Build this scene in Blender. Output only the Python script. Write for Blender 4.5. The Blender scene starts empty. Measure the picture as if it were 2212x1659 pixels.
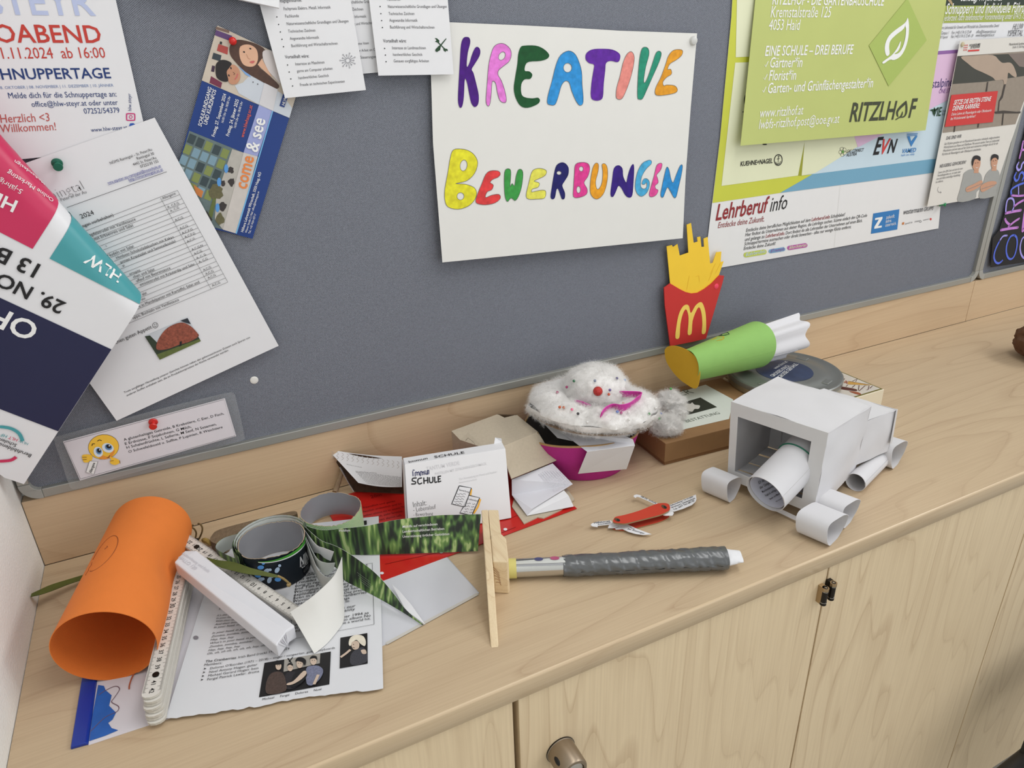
import bpy, bmesh, math, random
from mathutils import Vector, Matrix, noise
from mathutils.geometry import tessellate_polygon
from mathutils.bvhtree import BVHTree
random.seed(7)
sc = bpy.context.scene
COL = sc.collection

# ---------------------------------------------------------------- camera
ZC = 0.86                                   # height of the worktop above the floor
RC = ((0.89800509, -0.43892519, -0.03052103),
      (-0.20632553, -0.35882564, -0.91031530),
      (0.38860859, 0.82376504, -0.41278872))
CAM = Vector((0.232286, -0.909717, 0.558184 + ZC))
FPX = 1521.3612
cam_d = bpy.data.cameras.new('camera')
cam_d.sensor_width = 36.0
cam_d.lens = 36.0 * FPX / 2212.0
cam_d.clip_start = 0.01
cam_o = bpy.data.objects.new('camera', cam_d)
COL.objects.link(cam_o)
mw = Matrix(((RC[0][0], -RC[1][0], -RC[2][0], CAM.x), (RC[0][1], -RC[1][1], -RC[2][1], CAM.y), (RC[0][2], -RC[1][2], -RC[2][2], CAM.z), (0, 0, 0, 1)))
cam_o.matrix_world = mw
sc.camera = cam_o

# ---------------------------------------------------------------- light and exposure
sc.view_settings.view_transform = 'Standard'
sc.view_settings.look = 'None'
sc.view_settings.gamma = 1.0
sc.view_settings.exposure = -0.08
sc.view_settings.use_curve_mapping = False
w = bpy.data.worlds.new('room_light'); sc.world = w; w.use_nodes = True
w.node_tree.nodes['Background'].inputs[0].default_value = (0.95, 0.97, 1.0, 1)
w.node_tree.nodes['Background'].inputs[1].default_value = 0.66

def area(name, loc, target, sx, sy, power, col=(1, 0.985, 0.965)):
    l = bpy.data.lights.new(name, 'AREA'); l.shape = 'RECTANGLE'; l.size = sx; l.size_y = sy
    l.energy = power; l.color = col
    o = bpy.data.objects.new(name, l); COL.objects.link(o)
    o.location = loc
    o.rotation_euler = (Vector(target) - Vector(loc)).to_track_quat('-Z', 'Y').to_euler()
    return o
# ceiling luminaires of the corridor (2.7 m up): one far right, one nearer, both set to brighten the left wall
area('ceiling_lamp', (3.0, -1.1, 2.68), (0.4, -0.25, 0.9), 1.5, 0.5, 22)
area('ceiling_lamp', (0.95, -0.75, 2.7), (0.1, -0.2, 0.9), 1.2, 0.5, 11)
# added fill from the room side, brightens the doors and other upright faces
area('room_fill', (1.6, -2.5, 1.5), (0.5, -0.1, 0.75), 2.4, 1.8, 12, (0.97, 0.985, 1))

# ---------------------------------------------------------------- photo point -> place
RCM = Matrix(RC)
def ray(x, y):
    return (RCM.transposed() @ Vector(((x - 1106.0) / FPX, (y - 829.5) / FPX, 1.0))).normalized()
def hit(px, P, N):
    d = ray(*px); return CAM + d * ((P - CAM).dot(N) / d.dot(N))
def T(x, y, h=0.0):                          # on a level h above the worktop
    return hit((x, y), Vector((0, 0, ZC + h)), Vector((0, 0, 1)))
def Y(x, y, yy=0.0):                         # on an upright plane at world y
    return hit((x, y), Vector((0, yy, 0)), Vector((0, 1, 0)))
def crop(ox, oy, s):
    return lambda *pts: [(ox + x * s, oy + y * s) for x, y in pts]

# ---------------------------------------------------------------- materials
def lin(c):
    c = c / 255.0
    return c / 12.92 if c <= 0.04045 else ((c + 0.055) / 1.055) ** 2.4
def L(c): return (lin(c[0]), lin(c[1]), lin(c[2]), 1.0)
MATS = {}
def M(name, c, rough=0.6, var=0.05, scale=60.0, bump=0.0, bscale=None, metal=0.0, spec=0.4, alpha=None, trans=0.0, sheen=0.0, coat=0.0):
    if name in MATS: return MATS[name]
    m = bpy.data.materials.new(name); m.use_nodes = True; MATS[name] = m
    nt = m.node_tree; b = nt.nodes['Principled BSDF']
    b.inputs['Roughness'].default_value = rough; b.inputs['Metallic'].default_value = metal
    b.inputs['Specular IOR Level'].default_value = spec
    b.inputs['Coat Weight'].default_value = coat
    if sheen: b.inputs['Sheen Weight'].default_value = sheen
    if trans: b.inputs['Transmission Weight'].default_value = trans
    if alpha is not None: b.inputs['Alpha'].default_value = alpha
    tc = nt.nodes.new('ShaderNodeTexCoord')
    n = nt.nodes.new('ShaderNodeTexNoise'); n.inputs['Scale'].default_value = scale; n.inputs['Detail'].default_value = 3
    nt.links.new(tc.outputs['Object'], n.inputs['Vector'])
    r = nt.nodes.new('ShaderNodeMix'); r.data_type = 'RGBA'
    col = L(c)
    r.inputs['A'].default_value = tuple(min(1, x * (1 - var)) for x in col[:3]) + (1,)
    r.inputs['B'].default_value = tuple(min(1, x * (1 + var)) for x in col[:3]) + (1,)
    nt.links.new(n.outputs['Fac'], r.inputs['Factor']); nt.links.new(r.outputs['Result'], b.inputs['Base Color'])
    if bump:
        n2 = nt.nodes.new('ShaderNodeTexNoise'); n2.inputs['Scale'].default_value = bscale or scale * 4; n2.inputs['Detail'].default_value = 2
        nt.links.new(tc.outputs['Object'], n2.inputs['Vector'])
        bp = nt.nodes.new('ShaderNodeBump'); bp.inputs['Strength'].default_value = bump; bp.inputs['Distance'].default_value = 0.002
        nt.links.new(n2.outputs['Fac'], bp.inputs['Height']); nt.links.new(bp.outputs['Normal'], b.inputs['Normal'])
    return m

def wood(name, c, dark, axis, line=0.55, freq=1.0, rough=0.45, seed=0.0, contour=9.0):
    """maple-like board: contour figure of a stretched noise, plus fine streaks; axis = grain direction"""
    if name in MATS: return MATS[name]
    m = bpy.data.materials.new(name); m.use_nodes = True; MATS[name] = m
    nt = m.node_tree; b = nt.nodes['Principled BSDF']; b.inputs['Roughness'].default_value = rough
    b.inputs['Specular IOR Level'].default_value = 0.35
    N = nt.nodes.new; K = nt.links.new
    tc = N('ShaderNodeTexCoord'); mp = N('ShaderNodeMapping'); mp.inputs['Location'].default_value = (seed, seed * 1.7, seed * .6)
    s = [9 * freq] * 3; s[axis] = 1.1 * freq; mp.inputs['Scale'].default_value = s
    K(tc.outputs['Object'], mp.inputs['Vector'])
    n = N('ShaderNodeTexNoise'); n.inputs['Scale'].default_value = 1.0; n.inputs['Detail'].default_value = 1.5; n.inputs['Roughness'].default_value = .4
    K(mp.outputs['Vector'], n.inputs['Vector'])
    mu = N('ShaderNodeMath'); mu.operation = 'MULTIPLY'; mu.inputs[1].default_value = contour; K(n.outputs['Fac'], mu.inputs[0])
    fr = N('ShaderNodeMath'); fr.operation = 'FRACT'; K(mu.outputs[0], fr.inputs[0])
    rp = N('ShaderNodeValToRGB'); e = rp.color_ramp.elements
    e[0].position = 0.0; e[0].color = (1, 1, 1, 1); e[1].position = 0.09; e[1].color = (0, 0, 0, 1)
    e2 = e.new(0.62); e2.color = (0, 0, 0, 1); e3 = e.new(1.0); e3.color = (.42, .42, .42, 1)
    K(fr.outputs[0], rp.inputs['Fac'])
    mp2 = N('ShaderNodeMapping'); s2 = [420 * freq] * 3; s2[axis] = 9 * freq; mp2.inputs['Scale'].default_value = s2
    K(tc.outputs['Object'], mp2.inputs['Vector'])
    n2 = N('ShaderNodeTexNoise'); n2.inputs['Scale'].default_value = 1.0; n2.inputs['Detail'].default_value = 2.0
    K(mp2.outputs['Vector'], n2.inputs['Vector'])
    n3 = N('ShaderNodeTexNoise'); n3.inputs['Scale'].default_value = 0.6; n3.inputs['Detail'].default_value = 2; K(mp.outputs['Vector'], n3.inputs['Vector'])
    a = N('ShaderNodeMath'); a.operation = 'MULTIPLY'; K(rp.outputs['Color'], a.inputs[0]); K(n3.outputs['Fac'], a.inputs[1])
    a1 = N('ShaderNodeMath'); a1.operation = 'MULTIPLY'; a1.inputs[1].default_value = line; K(a.outputs[0], a1.inputs[0])
    a2 = N('ShaderNodeMath'); a2.operation = 'MULTIPLY_ADD'; a2.inputs[1].default_value = 0.55; K(n2.outputs['Fac'], a2.inputs[0]); K(a1.outputs[0], a2.inputs[2])
    a3 = N('ShaderNodeMath'); a3.operation = 'SUBTRACT'; a3.inputs[1].default_value = 0.2; a3.use_clamp = True; K(a2.outputs[0], a3.inputs[0])
    mx = N('ShaderNodeMix'); mx.data_type = 'RGBA'; mx.inputs['A'].default_value = L(c); mx.inputs['B'].default_value = L(dark)
    K(a3.outputs[0], mx.inputs['Factor']); K(mx.outputs['Result'], b.inputs['Base Color'])
    return m

def fabric(name, c):
    m = bpy.data.materials.new(name); m.use_nodes = True; MATS[name] = m
    nt = m.node_tree; b = nt.nodes['Principled BSDF']; b.inputs['Roughness'].default_value = .9; b.inputs['Specular IOR Level'].default_value = .15
    N = nt.nodes.new; K = nt.links.new
    tc = N('ShaderNodeTexCoord')
    hs = []
    for ang in (0.0, math.pi / 2):
        mp = N('ShaderNodeMapping'); mp.inputs['Rotation'].default_value = (0, ang + .62, 0); K(tc.outputs['Object'], mp.inputs['Vector'])
        wv = N('ShaderNodeTexWave'); wv.inputs['Scale'].default_value = 210; wv.inputs['Distortion'].default_value = 1.2; wv.inputs['Detail'].default_value = 1
        K(mp.outputs['Vector'], wv.inputs['Vector']); hs.append(wv)
    mm = N('ShaderNodeMath'); mm.operation = 'MULTIPLY'; K(hs[0].outputs['Fac'], mm.inputs[0]); K(hs[1].outputs['Fac'], mm.inputs[1])
    n = N('ShaderNodeTexNoise'); n.inputs['Scale'].default_value = 900; n.inputs['Detail'].default_value = 2; K(tc.outputs['Object'], n.inputs['Vector'])
    ad = N('ShaderNodeMath'); ad.operation = 'MULTIPLY_ADD'; ad.inputs[1].default_value = .6; K(n.outputs['Fac'], ad.inputs[0]); K(mm.outputs[0], ad.inputs[2])
    mx = N('ShaderNodeMix'); mx.data_type = 'RGBA'
    mx.inputs['A'].default_value = L([x * .58 for x in c]); mx.inputs['B'].default_value = L([x * 1.40 for x in c])
    K(ad.outputs[0], mx.inputs['Factor']); K(mx.outputs['Result'], b.inputs['Base Color'])
    bp = N('ShaderNodeBump'); bp.inputs['Strength'].default_value = .5; bp.inputs['Distance'].default_value = .0006
    K(ad.outputs[0], bp.inputs['Height']); K(bp.outputs['Normal'], b.inputs['Normal'])
    return m

# ---------------------------------------------------------------- objects
def worigin(o):
    v = Vector((0, 0, 0))
    while o: v += o.location; o = o.parent
    return v
def tag(o, label=None, cat=None, group=None, kind=None):
    if label: o['label'] = label
    if cat: o['category'] = cat
    if group: o['group'] = group
    if kind: o['kind'] = kind
    return o
def thing(name, label, cat, loc, group=None):
    o = bpy.data.objects.new(name, None); COL.objects.link(o); o.location = loc; o.empty_display_size = .02
    return tag(o, label, cat, group)

class MB:
    """collects faces and links them as one mesh object"""
    def __init__(s): s.v = []; s.f = []; s.fm = []; s.fs = []; s.mats = []
    def mi(s, m):
        if m not in s.mats: s.mats.append(m)
        return s.mats.index(m)
    def add(s, vs, fs, m, smooth=False):
        k = len(s.v); i = s.mi(m); s.v += [Vector(x) for x in vs]
        for f in fs: s.f.append([k + q for q in f]); s.fm.append(i); s.fs.append(smooth)
        return s
    def box(s, lo, hi, m):
        x0, y0, z0 = lo; x1, y1, z1 = hi
        v = [(x0, y0, z0), (x1, y0, z0), (x1, y1, z0), (x0, y1, z0), (x0, y0, z1), (x1, y0, z1), (x1, y1, z1), (x0, y1, z1)]
        return s.add(v, [(0, 3, 2, 1), (4, 5, 6, 7), (0, 1, 5, 4), (1, 2, 6, 5), (2, 3, 7, 6), (3, 0, 4, 7)], m)
    def hexa(s, bot, top, m):                 # 4 bottom and 4 top corners, both anticlockwise from above
        return s.add(list(bot) + list(top), [(0, 3, 2, 1), (4, 5, 6, 7), (0, 1, 5, 4), (1, 2, 6, 5), (2, 3, 7, 6), (3, 0, 4, 7)], m)
    def prism(s, poly, vec, m, mside=None):   # polygon (3-d points) pushed along vec
        n = len(poly); P = [Vector(p) for p in poly]; vec = Vector(vec)
        tri = tessellate_polygon([P])
        nn = Vector((0, 0, 0))
        for i in range(n): nn += P[i].cross(P[(i + 1) % n])
        fwd = nn.dot(vec) > 0
        a = []; b = []
        for t in tri:
            tn = (P[t[1]] - P[t[0]]).cross(P[t[2]] - P[t[0]])
            t = tuple(t) if tn.dot(vec) < 0 else tuple(reversed(t))
            a.append(t); b.append(tuple(n + q for q in reversed(t)))
        s.add(P + [p + vec for p in P], a + b, m)
        k = len(s.v) - 2 * n; i2 = s.mi(mside or m)
        for i in range(n):
            j = (i + 1) % n
            f = [k + i, k + j, k + n + j, k + n + i]
            if not fwd: f.reverse()
            s.f.append(f); s.fm.append(i2); s.fs.append(False)
        return s
    def panel(s, pts, th, m, mback=None):     # thin flat sheet, th downwards along its normal
        P = [Vector(p) for p in pts]
        nn = Vector((0, 0, 0))
        for i in range(len(P)): nn += P[i].cross(P[(i + 1) % len(P)])
        return s.prism(P, -nn.normalized() * th, m)
    def grid(s, fn, nu, nv, m, th=0.0, smooth=True, closed=False, mback=None):
        F = [[Vector(fn(i / nu, j / nv)) for i in range(nu + 1)] for j in range(nv + 1)]
        def idx(i, j): return j * (nu + 1) + i
        fs = [(idx(i, j), idx(i + 1, j), idx(i + 1, j + 1), idx(i, j + 1)) for j in range(nv) for i in range(nu)]
        vs = [p for r in F for p in r]
        if not th: return s.add(vs, fs, m, smooth)
        Ns = []
        for j in range(nv + 1):
            for i in range(nu + 1):
                du = F[j][min(i + 1, nu)] - F[j][max(i - 1, 0)]; dv = F[min(j + 1, nv)][i] - F[max(j - 1, 0)][i]
                Ns.append(du.cross(dv).normalized())
        s.add(vs, fs, m, smooth)
        s.add([p - n * th for p, n in zip(vs, Ns)], [tuple(reversed(f)) for f in fs], mback or m, smooth)
        k = len(s.v) - 2 * len(vs); K2 = len(s.v) - len(vs); im = s.mi(mback or m)
        loop = [idx(i, 0) for i in range(nu)] + [idx(nu, j) for j in range(nv)] + [idx(i, nv) for i in range(nu, 0, -1)] + [idx(0, j) for j in range(nv, 0, -1)]
        for a, b in zip(loop, loop[1:] + loop[:1]):
            s.f.append([k + b, k + a, K2 + a, K2 + b]); s.fm.append(im); s.fs.append(False)
        return s
    def tube(s, path, r, m, n=10, cap=True, smooth=True):
        P = [Vector(p) for p in path]; R = r if isinstance(r, (list, tuple)) else [r] * len(P)
        t0 = (P[1] - P[0]).normalized(); up = Vector((0, 0, 1)) if abs(t0.z) < .9 else Vector((1, 0, 0))
        u = t0.cross(up).normalized(); vs = []
        for i, p in enumerate(P):
            t = (P[min(i + 1, len(P) - 1)] - P[max(i - 1, 0)]).normalized()
            u = (u - t * u.dot(t)).normalized(); v = t.cross(u)
            for k in range(n):
                a = 2 * math.pi * k / n; vs.append(p + (u * math.cos(a) + v * math.sin(a)) * R[i])
        fs = [(i * n + k, i * n + (k + 1) % n, (i + 1) * n + (k + 1) % n, (i + 1) * n + k) for i in range(len(P) - 1) for k in range(n)]
        s.add(vs, fs, m, smooth)
        if cap:
            k0 = len(s.v) - len(vs); i = s.mi(m)
            s.f.append([k0 + k for k in reversed(range(n))]); s.fm.append(i); s.fs.append(False)
            s.f.append([k0 + (len(P) - 1) * n + k for k in range(n)]); s.fm.append(i); s.fs.append(False)
        return s
    def lathe(s, base, prof, m, n=48, axis=None, smooth=True, ph=0.0, wob=None):   # prof: (radius, height) along axis
        ax = Vector(axis).normalized() if axis else Vector((0, 0, 1))
        e1 = ax.orthogonal().normalized(); e2 = ax.cross(e1); base = Vector(base); vs = []
        for q, (r, h) in enumerate(prof):
            for k in range(n):
                a = 2 * math.pi * k / n + ph; rr = r; hh = h
                if wob: rr, hh = wob(q, a, r, h)
                vs.append(base + ax * hh + (e1 * math.cos(a) + e2 * math.sin(a)) * rr)
        fs = [(i * n + k, i * n + (k + 1) % n, (i + 1) * n + (k + 1) % n, (i + 1) * n + k) for i in range(len(prof) - 1) for k in range(n)]
        return s.add(vs, fs, m, smooth)
    def ball(s, c, r, m, n=12, sc3=(1, 1, 1)):
        c = Vector(c); vs = [c + Vector((0, 0, r * sc3[2]))]; fs = []
        rows = max(4, n // 2)
        for j in range(1, rows):
            th = math.pi * j / rows
            for k in range(n):
                a = 2 * math.pi * k / n
                vs.append(c + Vector((r * sc3[0] * math.sin(th) * math.cos(a), r * sc3[1] * math.sin(th) * math.sin(a), r * sc3[2] * math.cos(th))))
        vs.append(c - Vector((0, 0, r * sc3[2])))
        for k in range(n): fs.append((0, 1 + k, 1 + (k + 1) % n))
        for j in range(rows - 2):
            for k in range(n):
                a = 1 + j * n + k; b = 1 + j * n + (k + 1) % n; fs.append((a, a + n, b + n, b))
        q = len(vs) - 1; o = 1 + (rows - 2) * n
        for k in range(n): fs.append((q, o + (k + 1) % n, o + k))
        return s.add(vs, fs, m, True)
    def build(s, name, parent=None, label=None, cat=None, group=None, kind=None, bevel=0.0, sharp=35, seg=2):
        if parent is not None: o0 = worigin(parent)
        else:
            xs = [v.x for v in s.v]; ys = [v.y for v in s.v]; zs = [v.z for v in s.v]
            o0 = Vector(((min(xs) + max(xs)) / 2, (min(ys) + max(ys)) / 2, min(zs)))
        me = bpy.data.meshes.new(name)
        me.from_pydata([v - o0 for v in s.v], [], s.f)
        for m in s.mats: me.materials.append(m)
        me.polygons.foreach_set('material_index', s.fm); me.polygons.foreach_set('use_smooth', s.fs)
        me.update()
        if any(s.fs): me.set_sharp_from_angle(angle=math.radians(sharp))
        o = bpy.data.objects.new(name, me); COL.objects.link(o)
        if parent is not None: o.parent = parent
        else: o.location = o0
        if bevel:
            bv = o.modifiers.new('edge', 'BEVEL'); bv.width = bevel; bv.segments = seg; bv.limit_method = 'ANGLE'; bv.angle_limit = math.radians(40)
        return tag(o, label, cat, group, kind)

# ---------------------------------------------------------------- surfaces one can print on
class Plane:
    def __init__(s, O, U, V, disp=None):
        s.O = Vector(O); s.U = Vector(U).normalized(); s.V = Vector(V); s.V = (s.V - s.U * s.U.dot(s.V)).normalized(); s.N = s.U.cross(s.V); s.disp = disp
    def flat(s, px):
        l = 0.0
        for _ in range(4 if s.disp else 1):
            q = hit(px, s.O + s.N * l, s.N) - s.O; a, b = q.dot(s.U), q.dot(s.V)
            if s.disp: l = s.disp(a, b)
        return a, b
    def pos(s, a, b, l=0.0):
        return s.O + s.U * a + s.V * b + s.N * (l + (s.disp(a, b) if s.disp else 0.0))
    def at(s, px, l=0.0): return s.pos(*s.flat(px), l)
def wallp(d, disp=None): return Plane((0, -d, ZC), (1, 0, 0), (0, 0, 1), disp)
def topp(h, disp=None): return Plane((0, 0, ZC + h), (1, 0, 0), (0, 1, 0), disp)
def plane3(P, Q, R, disp=None):               # facing the side from which P, Q, R run anticlockwise
    P, Q, R = Vector(P), Vector(Q), Vector(R); n = (Q - P).cross(R - P)
    return Plane(P, Q - P, n.cross(Q - P), disp)
class Cyl:
    def __init__(s, A, D, r, inside=False, r1=None, Ln=1.0):
        s.A = Vector(A); s.D = Vector(D).normalized(); s.r = r; s.e1 = s.D.orthogonal().normalized(); s.e2 = s.D.cross(s.e1); s.inside = inside
        toc = CAM - s.A; toc -= s.D * toc.dot(s.D); s.e1 = toc.normalized(); s.e2 = s.D.cross(s.e1)
    def flat(s, px):
        d = ray(*px); o = CAM - s.A; dp = d - s.D * d.dot(s.D); op = o - s.D * o.dot(s.D)
        a, b, c = dp.dot(dp), 2 * dp.dot(op), op.dot(op) - s.r ** 2
        q = b * b - 4 * a * c; q = math.sqrt(q) if q > 0 else 0.0
        t = (-b + q) / (2 * a) if s.inside else (-b - q) / (2 * a)
        P = o + d * t; th = math.atan2(P.dot(s.e2), P.dot(s.e1))
        if s.inside and th < 0: th += 2 * math.pi
        return (-th if s.inside else th) * s.r, P.dot(s.D)
    def pos(s, a, b, l=0.0):
        th = (-a if s.inside else a) / s.r; rr = s.r + (-l if s.inside else l)
        return s.A + s.D * b + (s.e1 * math.cos(th) + s.e2 * math.sin(th)) * rr
    def at(s, px, l=0.0): return s.pos(*s.flat(px), l)

class OnMesh:
    """print that follows a bent sheet: plane coordinates dropped onto the sheet along the plane normal"""
    def __init__(s, base, mb): s.b = base; s.N = base.N; s.bv = BVHTree.FromPolygons(mb.v, mb.f)
    def flat(s, px):
        h_ = s.bv.ray_cast(CAM, ray(*px))
        if h_[0] is None: return s.b.flat(px)
        q = h_[0] - s.b.O; return q.dot(s.b.U), q.dot(s.b.V)
    def pos(s, a, b, l=0.0):
        p = s.b.O + s.b.U * a + s.b.V * b; h_ = s.bv.ray_cast(p + s.N * .08, -s.N)
        return (h_[0] if h_[0] is not None else p) + s.N * l
    def at(s, px, l=0.0): return s.pos(*s.flat(px), l)
GL = {}
def glyphs(txt, bold, shear, res):
    k = (txt, bold, shear, res)
    if k in GL: return GL[k]
    cu = bpy.data.curves.new('lettering', 'FONT'); cu.body = txt; cu.size = 1.0; cu.offset = bold * .55; cu.shear = shear; cu.resolution_u = res
    ob = bpy.data.objects.new('lettering', cu)
    me = bpy.data.meshes.new_from_object(ob)
    r = ([(v.co.x, v.co.y) for v in me.vertices], [tuple(p.vertices) for p in me.polygons])
    bpy.data.objects.remove(ob); bpy.data.curves.remove(cu); bpy.data.meshes.remove(me)
    GL[k] = r
    return r
class Ink(MB):
    """print, ink and paint lying on a surface"""
    def __init__(s, surf, lift=0.00035): MB.__init__(s); s.S = surf; s.l = lift
    def face2(s, fl, tris, m, l):
        vs = [s.S.pos(a, b, l) for a, b in fl]; out = []
        for t in tris:
            (x0, y0), (x1, y1), (x2, y2) = fl[t[0]], fl[t[1]], fl[t[2]]
            out.append(tuple(t) if (x1 - x0) * (y2 - y0) - (x2 - x0) * (y1 - y0) > 0 else tuple(reversed(t)))
        s.add(vs, out, m)
    def fpoly(s, fl, m, l=None, holes=()):
        loops = [[Vector((a, b, 0)) for a, b in fl]] + [[Vector((a, b, 0)) for a, b in h] for h in holes]
        al = list(fl)
        for h in holes: al += list(h)
        s.face2(al, tessellate_polygon(loops), m, s.l if l is None else l)
        return s
    def poly(s, pts, m, l=None, holes=()):
        return s.fpoly([s.S.flat(p) for p in pts], m, l, [[s.S.flat(p) for p in h] for h in holes])
    def curve(s, pts, m, l=None, holes=(), n=5):
        return s.poly(smooth(pts, n), m, l, [smooth(h, n) for h in holes])
    def quad(s, p4, m, l=None, n=12, nv=None):
        q = [Vector(s.S.flat(p)) for p in p4]; nv = nv or n; l = s.l if l is None else l
        def fn(u, v):
            a = q[0].lerp(q[1], u); b = q[3].lerp(q[2], u); c = a.lerp(b, v); return s.S.pos(c.x, c.y, l)
        return s.grid(fn, n, nv, m)
    def ell(s, c, rx, ry, m, l=None, rot=0.0, n=20, hole=None):   # radii in photo pixels
        def pts(k): return [(c[0] + k * (rx * math.cos(t) * math.cos(rot) - ry * math.sin(t) * math.sin(rot)), c[1] + k * (rx * math.cos(t) * math.sin(rot) + ry * math.sin(t) * math.cos(rot))) for t in [2 * math.pi * i / n for i in range(n)]]
        return s.poly(pts(1), m, l, [pts(hole)] if hole else ())
    def line(s, pts, w, m, l=None, closed=False):             # w in metres
        F = [Vector(s.S.flat(p)) for p in pts]
        if closed: F.append(F[0])
        l = s.l if l is None else l
        ws = w if isinstance(w, (list, tuple)) else [w] * len(F)
        A = []; B = []
        for i, p in enumerate(F):
            t = (F[min(i + 1, len(F) - 1)] - F[max(i - 1, 0)]); t = t.normalized() if t.length > 0 else Vector((1, 0))
            nn = Vector((-t.y, t.x)) * ws[i] / 2; A.append(p + nn); B.append(p - nn)
        vs = [s.S.pos(p.x, p.y, l) for p in A] + [s.S.pos(p.x, p.y, l) for p in B]; k = len(F)
        return s.add(vs, [(i + k, i + 1 + k, i + 1, i) for i in range(k - 1)], m)
    def stroke(s, pts, w, m, l=None, sm=4):                   # round-ended pen stroke, w in metres
        s.line(smooth(pts, sm, False) if sm and len(pts) > 2 else pts, w, m, l)
        for p in (pts[0], pts[-1]):
            a, b = s.S.flat(p); s.fpoly([(a + w / 2 * math.cos(t * .7854), b + w / 2 * math.sin(t * .7854)) for t in range(8)], m, l)
        return s
    def text(s, txt, p0, p1, m, ys=1.0, bold=0.0, shear=0.0, pre='', l=None, res=2, post=''):
        a = Vector(s.S.flat(p0)); b = Vector(s.S.flat(p1)); ex = (b - a); wd = ex.length; ex /= wd; ey = Vector((-ex.y, ex.x)); l = s.l if l is None else l
        V, F = glyphs(pre + txt + post, bold, shear, res)
        if not V: return s
        if pre or post:
            V2, _ = glyphs(txt, bold, shear, res); V1, _ = glyphs(pre + txt, bold, shear, res)
            x1 = max(v[0] for v in V1); x0 = x1 - (max(v[0] for v in V2) - min(v[0] for v in V2))
        else:
            x0 = min(v[0] for v in V); x1 = max(v[0] for v in V)
        k = wd / (x1 - x0)
        fl = []
        for x, y in V:
            q = a + ex * ((x - x0) * k) + ey * (y * k * ys); fl.append((q.x, q.y))
        tr = []
        for f in F:
            for i in range(1, len(f) - 1): tr.append((f[0], f[i], f[i + 1]))
        s.face2(fl, tr, m, l)
        return s
def smooth(pts, n=5, closed=True):
    P = [Vector(p) for p in pts]; out = []; N = len(P)
    for i in range(N if closed else N - 1):
        if closed: p0, p1, p2, p3 = P[i - 1], P[i], P[(i + 1) % N], P[(i + 2) % N]
        else: p0, p1, p2, p3 = P[max(i - 1, 0)], P[i], P[i + 1], P[min(i + 2, N - 1)]
        for k in range(n):
            t = k / n
            out.append(tuple(0.5 * ((2 * p1) + (p2 - p0) * t + (2 * p0 - 5 * p1 + 4 * p2 - p3) * t * t + (3 * p1 - p0 - 3 * p2 + p3) * t ** 3)))
    if not closed: out.append(tuple(P[-1]))
    return out
def sheet(surf, pts, m, th=0.0003, n=1, mb=None):
    """a sheet of paper with the given outline; n > 1 gives a four-cornered sheet a grid so that it can bend"""
    mb = mb or MB(); fl = [Vector(surf.flat(p)) for p in pts]
    if n > 1:
        def fn(u, v):
            c = fl[0].lerp(fl[1], u).lerp(fl[3].lerp(fl[2], u), v); return surf.pos(c.x, c.y)
        return mb.grid(fn, n, n, m, th)
    P = [surf.pos(p.x, p.y) for p in fl]
    return mb.prism(P, -surf.N * th, m)

# ---------------------------------------------------------------- common materials
paper = M('white_paper', (222, 222, 224), .75, .02, 40)
paper_warm = M('cream_paper', (221, 220, 215), .75, .02, 30)
black = M('black_ink', (28, 27, 28), .7)
grey_ink = M('grey_ink', (95, 95, 98), .7)
white_ink = M('white_print', (232, 232, 230), .7)
navy = M('navy_print', (26, 27, 62), .5)
blue_ink = M('dark_blue_print', (28, 54, 112), .6)
# ================================================================ room shell
D = 0.4431                                    # depth of the worktop
XS = 1.7955                                   # seam between the two boards / backsplash pieces
plaster = M('white_plaster', (236, 237, 233), .85, .025, 25, bump=.35, bscale=350)
lino = M('grey_linoleum', (176, 172, 162), .5, .08, 14)
MB().box((-.4, -2.6, -.02), (4.2, .15, 0), lino).build('floor', kind='structure')
MB().box((-.4, .02, 0), (4.2, .15, 2.7), plaster).build('wall_back', kind='structure')
MB().box((-.12, -2.6, 0), (0, .02, 2.7), plaster).build('wall_left', kind='structure')

maple = wood('maple_top', (196, 174, 143), (156, 127, 100), 0, line=.7, contour=13)
maple_bs = wood('maple_strip', (206, 181, 148), (166, 132, 102), 0, line=.65, seed=3.1, freq=.8)
maple_door = wood('maple_door', (222, 201, 166), (178, 150, 116), 2, line=.75, seed=7.7, contour=15)
maple_edge = wood('maple_edge', (204, 182, 150), (172, 142, 110), 0, line=.35, seed=1.3, rough=.24)
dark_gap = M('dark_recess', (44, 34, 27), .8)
brown_gap = M('door_edge', (112, 84, 58), .7)

# worktop (one continuous slab), with an edge band
wt = thing('worktop', 'long light maple worktop running along the wall under the pinboards', 'worktop', (1.5, -D / 2, ZC - .024))
MB().box((.0008, -D + .0032, ZC - .024), (3.3, -.0005, ZC), maple).build('slab', wt)
eb = MB(); R_ = .0028; pr = [(-D + .0014, -.024), (-D + .0005, -.024), (-D, -.0235)] + [(-D + R_ - R_ * math.cos(a * .1963), -R_ + R_ * math.sin(a * .1963)) for a in range(9)] + [(-D + .0031, 0.0), (-D + .0031, -.0010), (-D + .0014, -.0040)]
eb.add([(x, y, ZC + z) for x in (.0008, 3.3) for y, z in pr], [(i, len(pr) + i, len(pr) + i + 1, i + 1) for i in range(len(pr) - 1)] + [tuple(range(len(pr))), tuple(range(2 * len(pr) - 1, len(pr) - 1, -1))], maple_edge, True)
eb.build('edge_band', wt, label='pale rounded edge strip', sharp=60)
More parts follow.
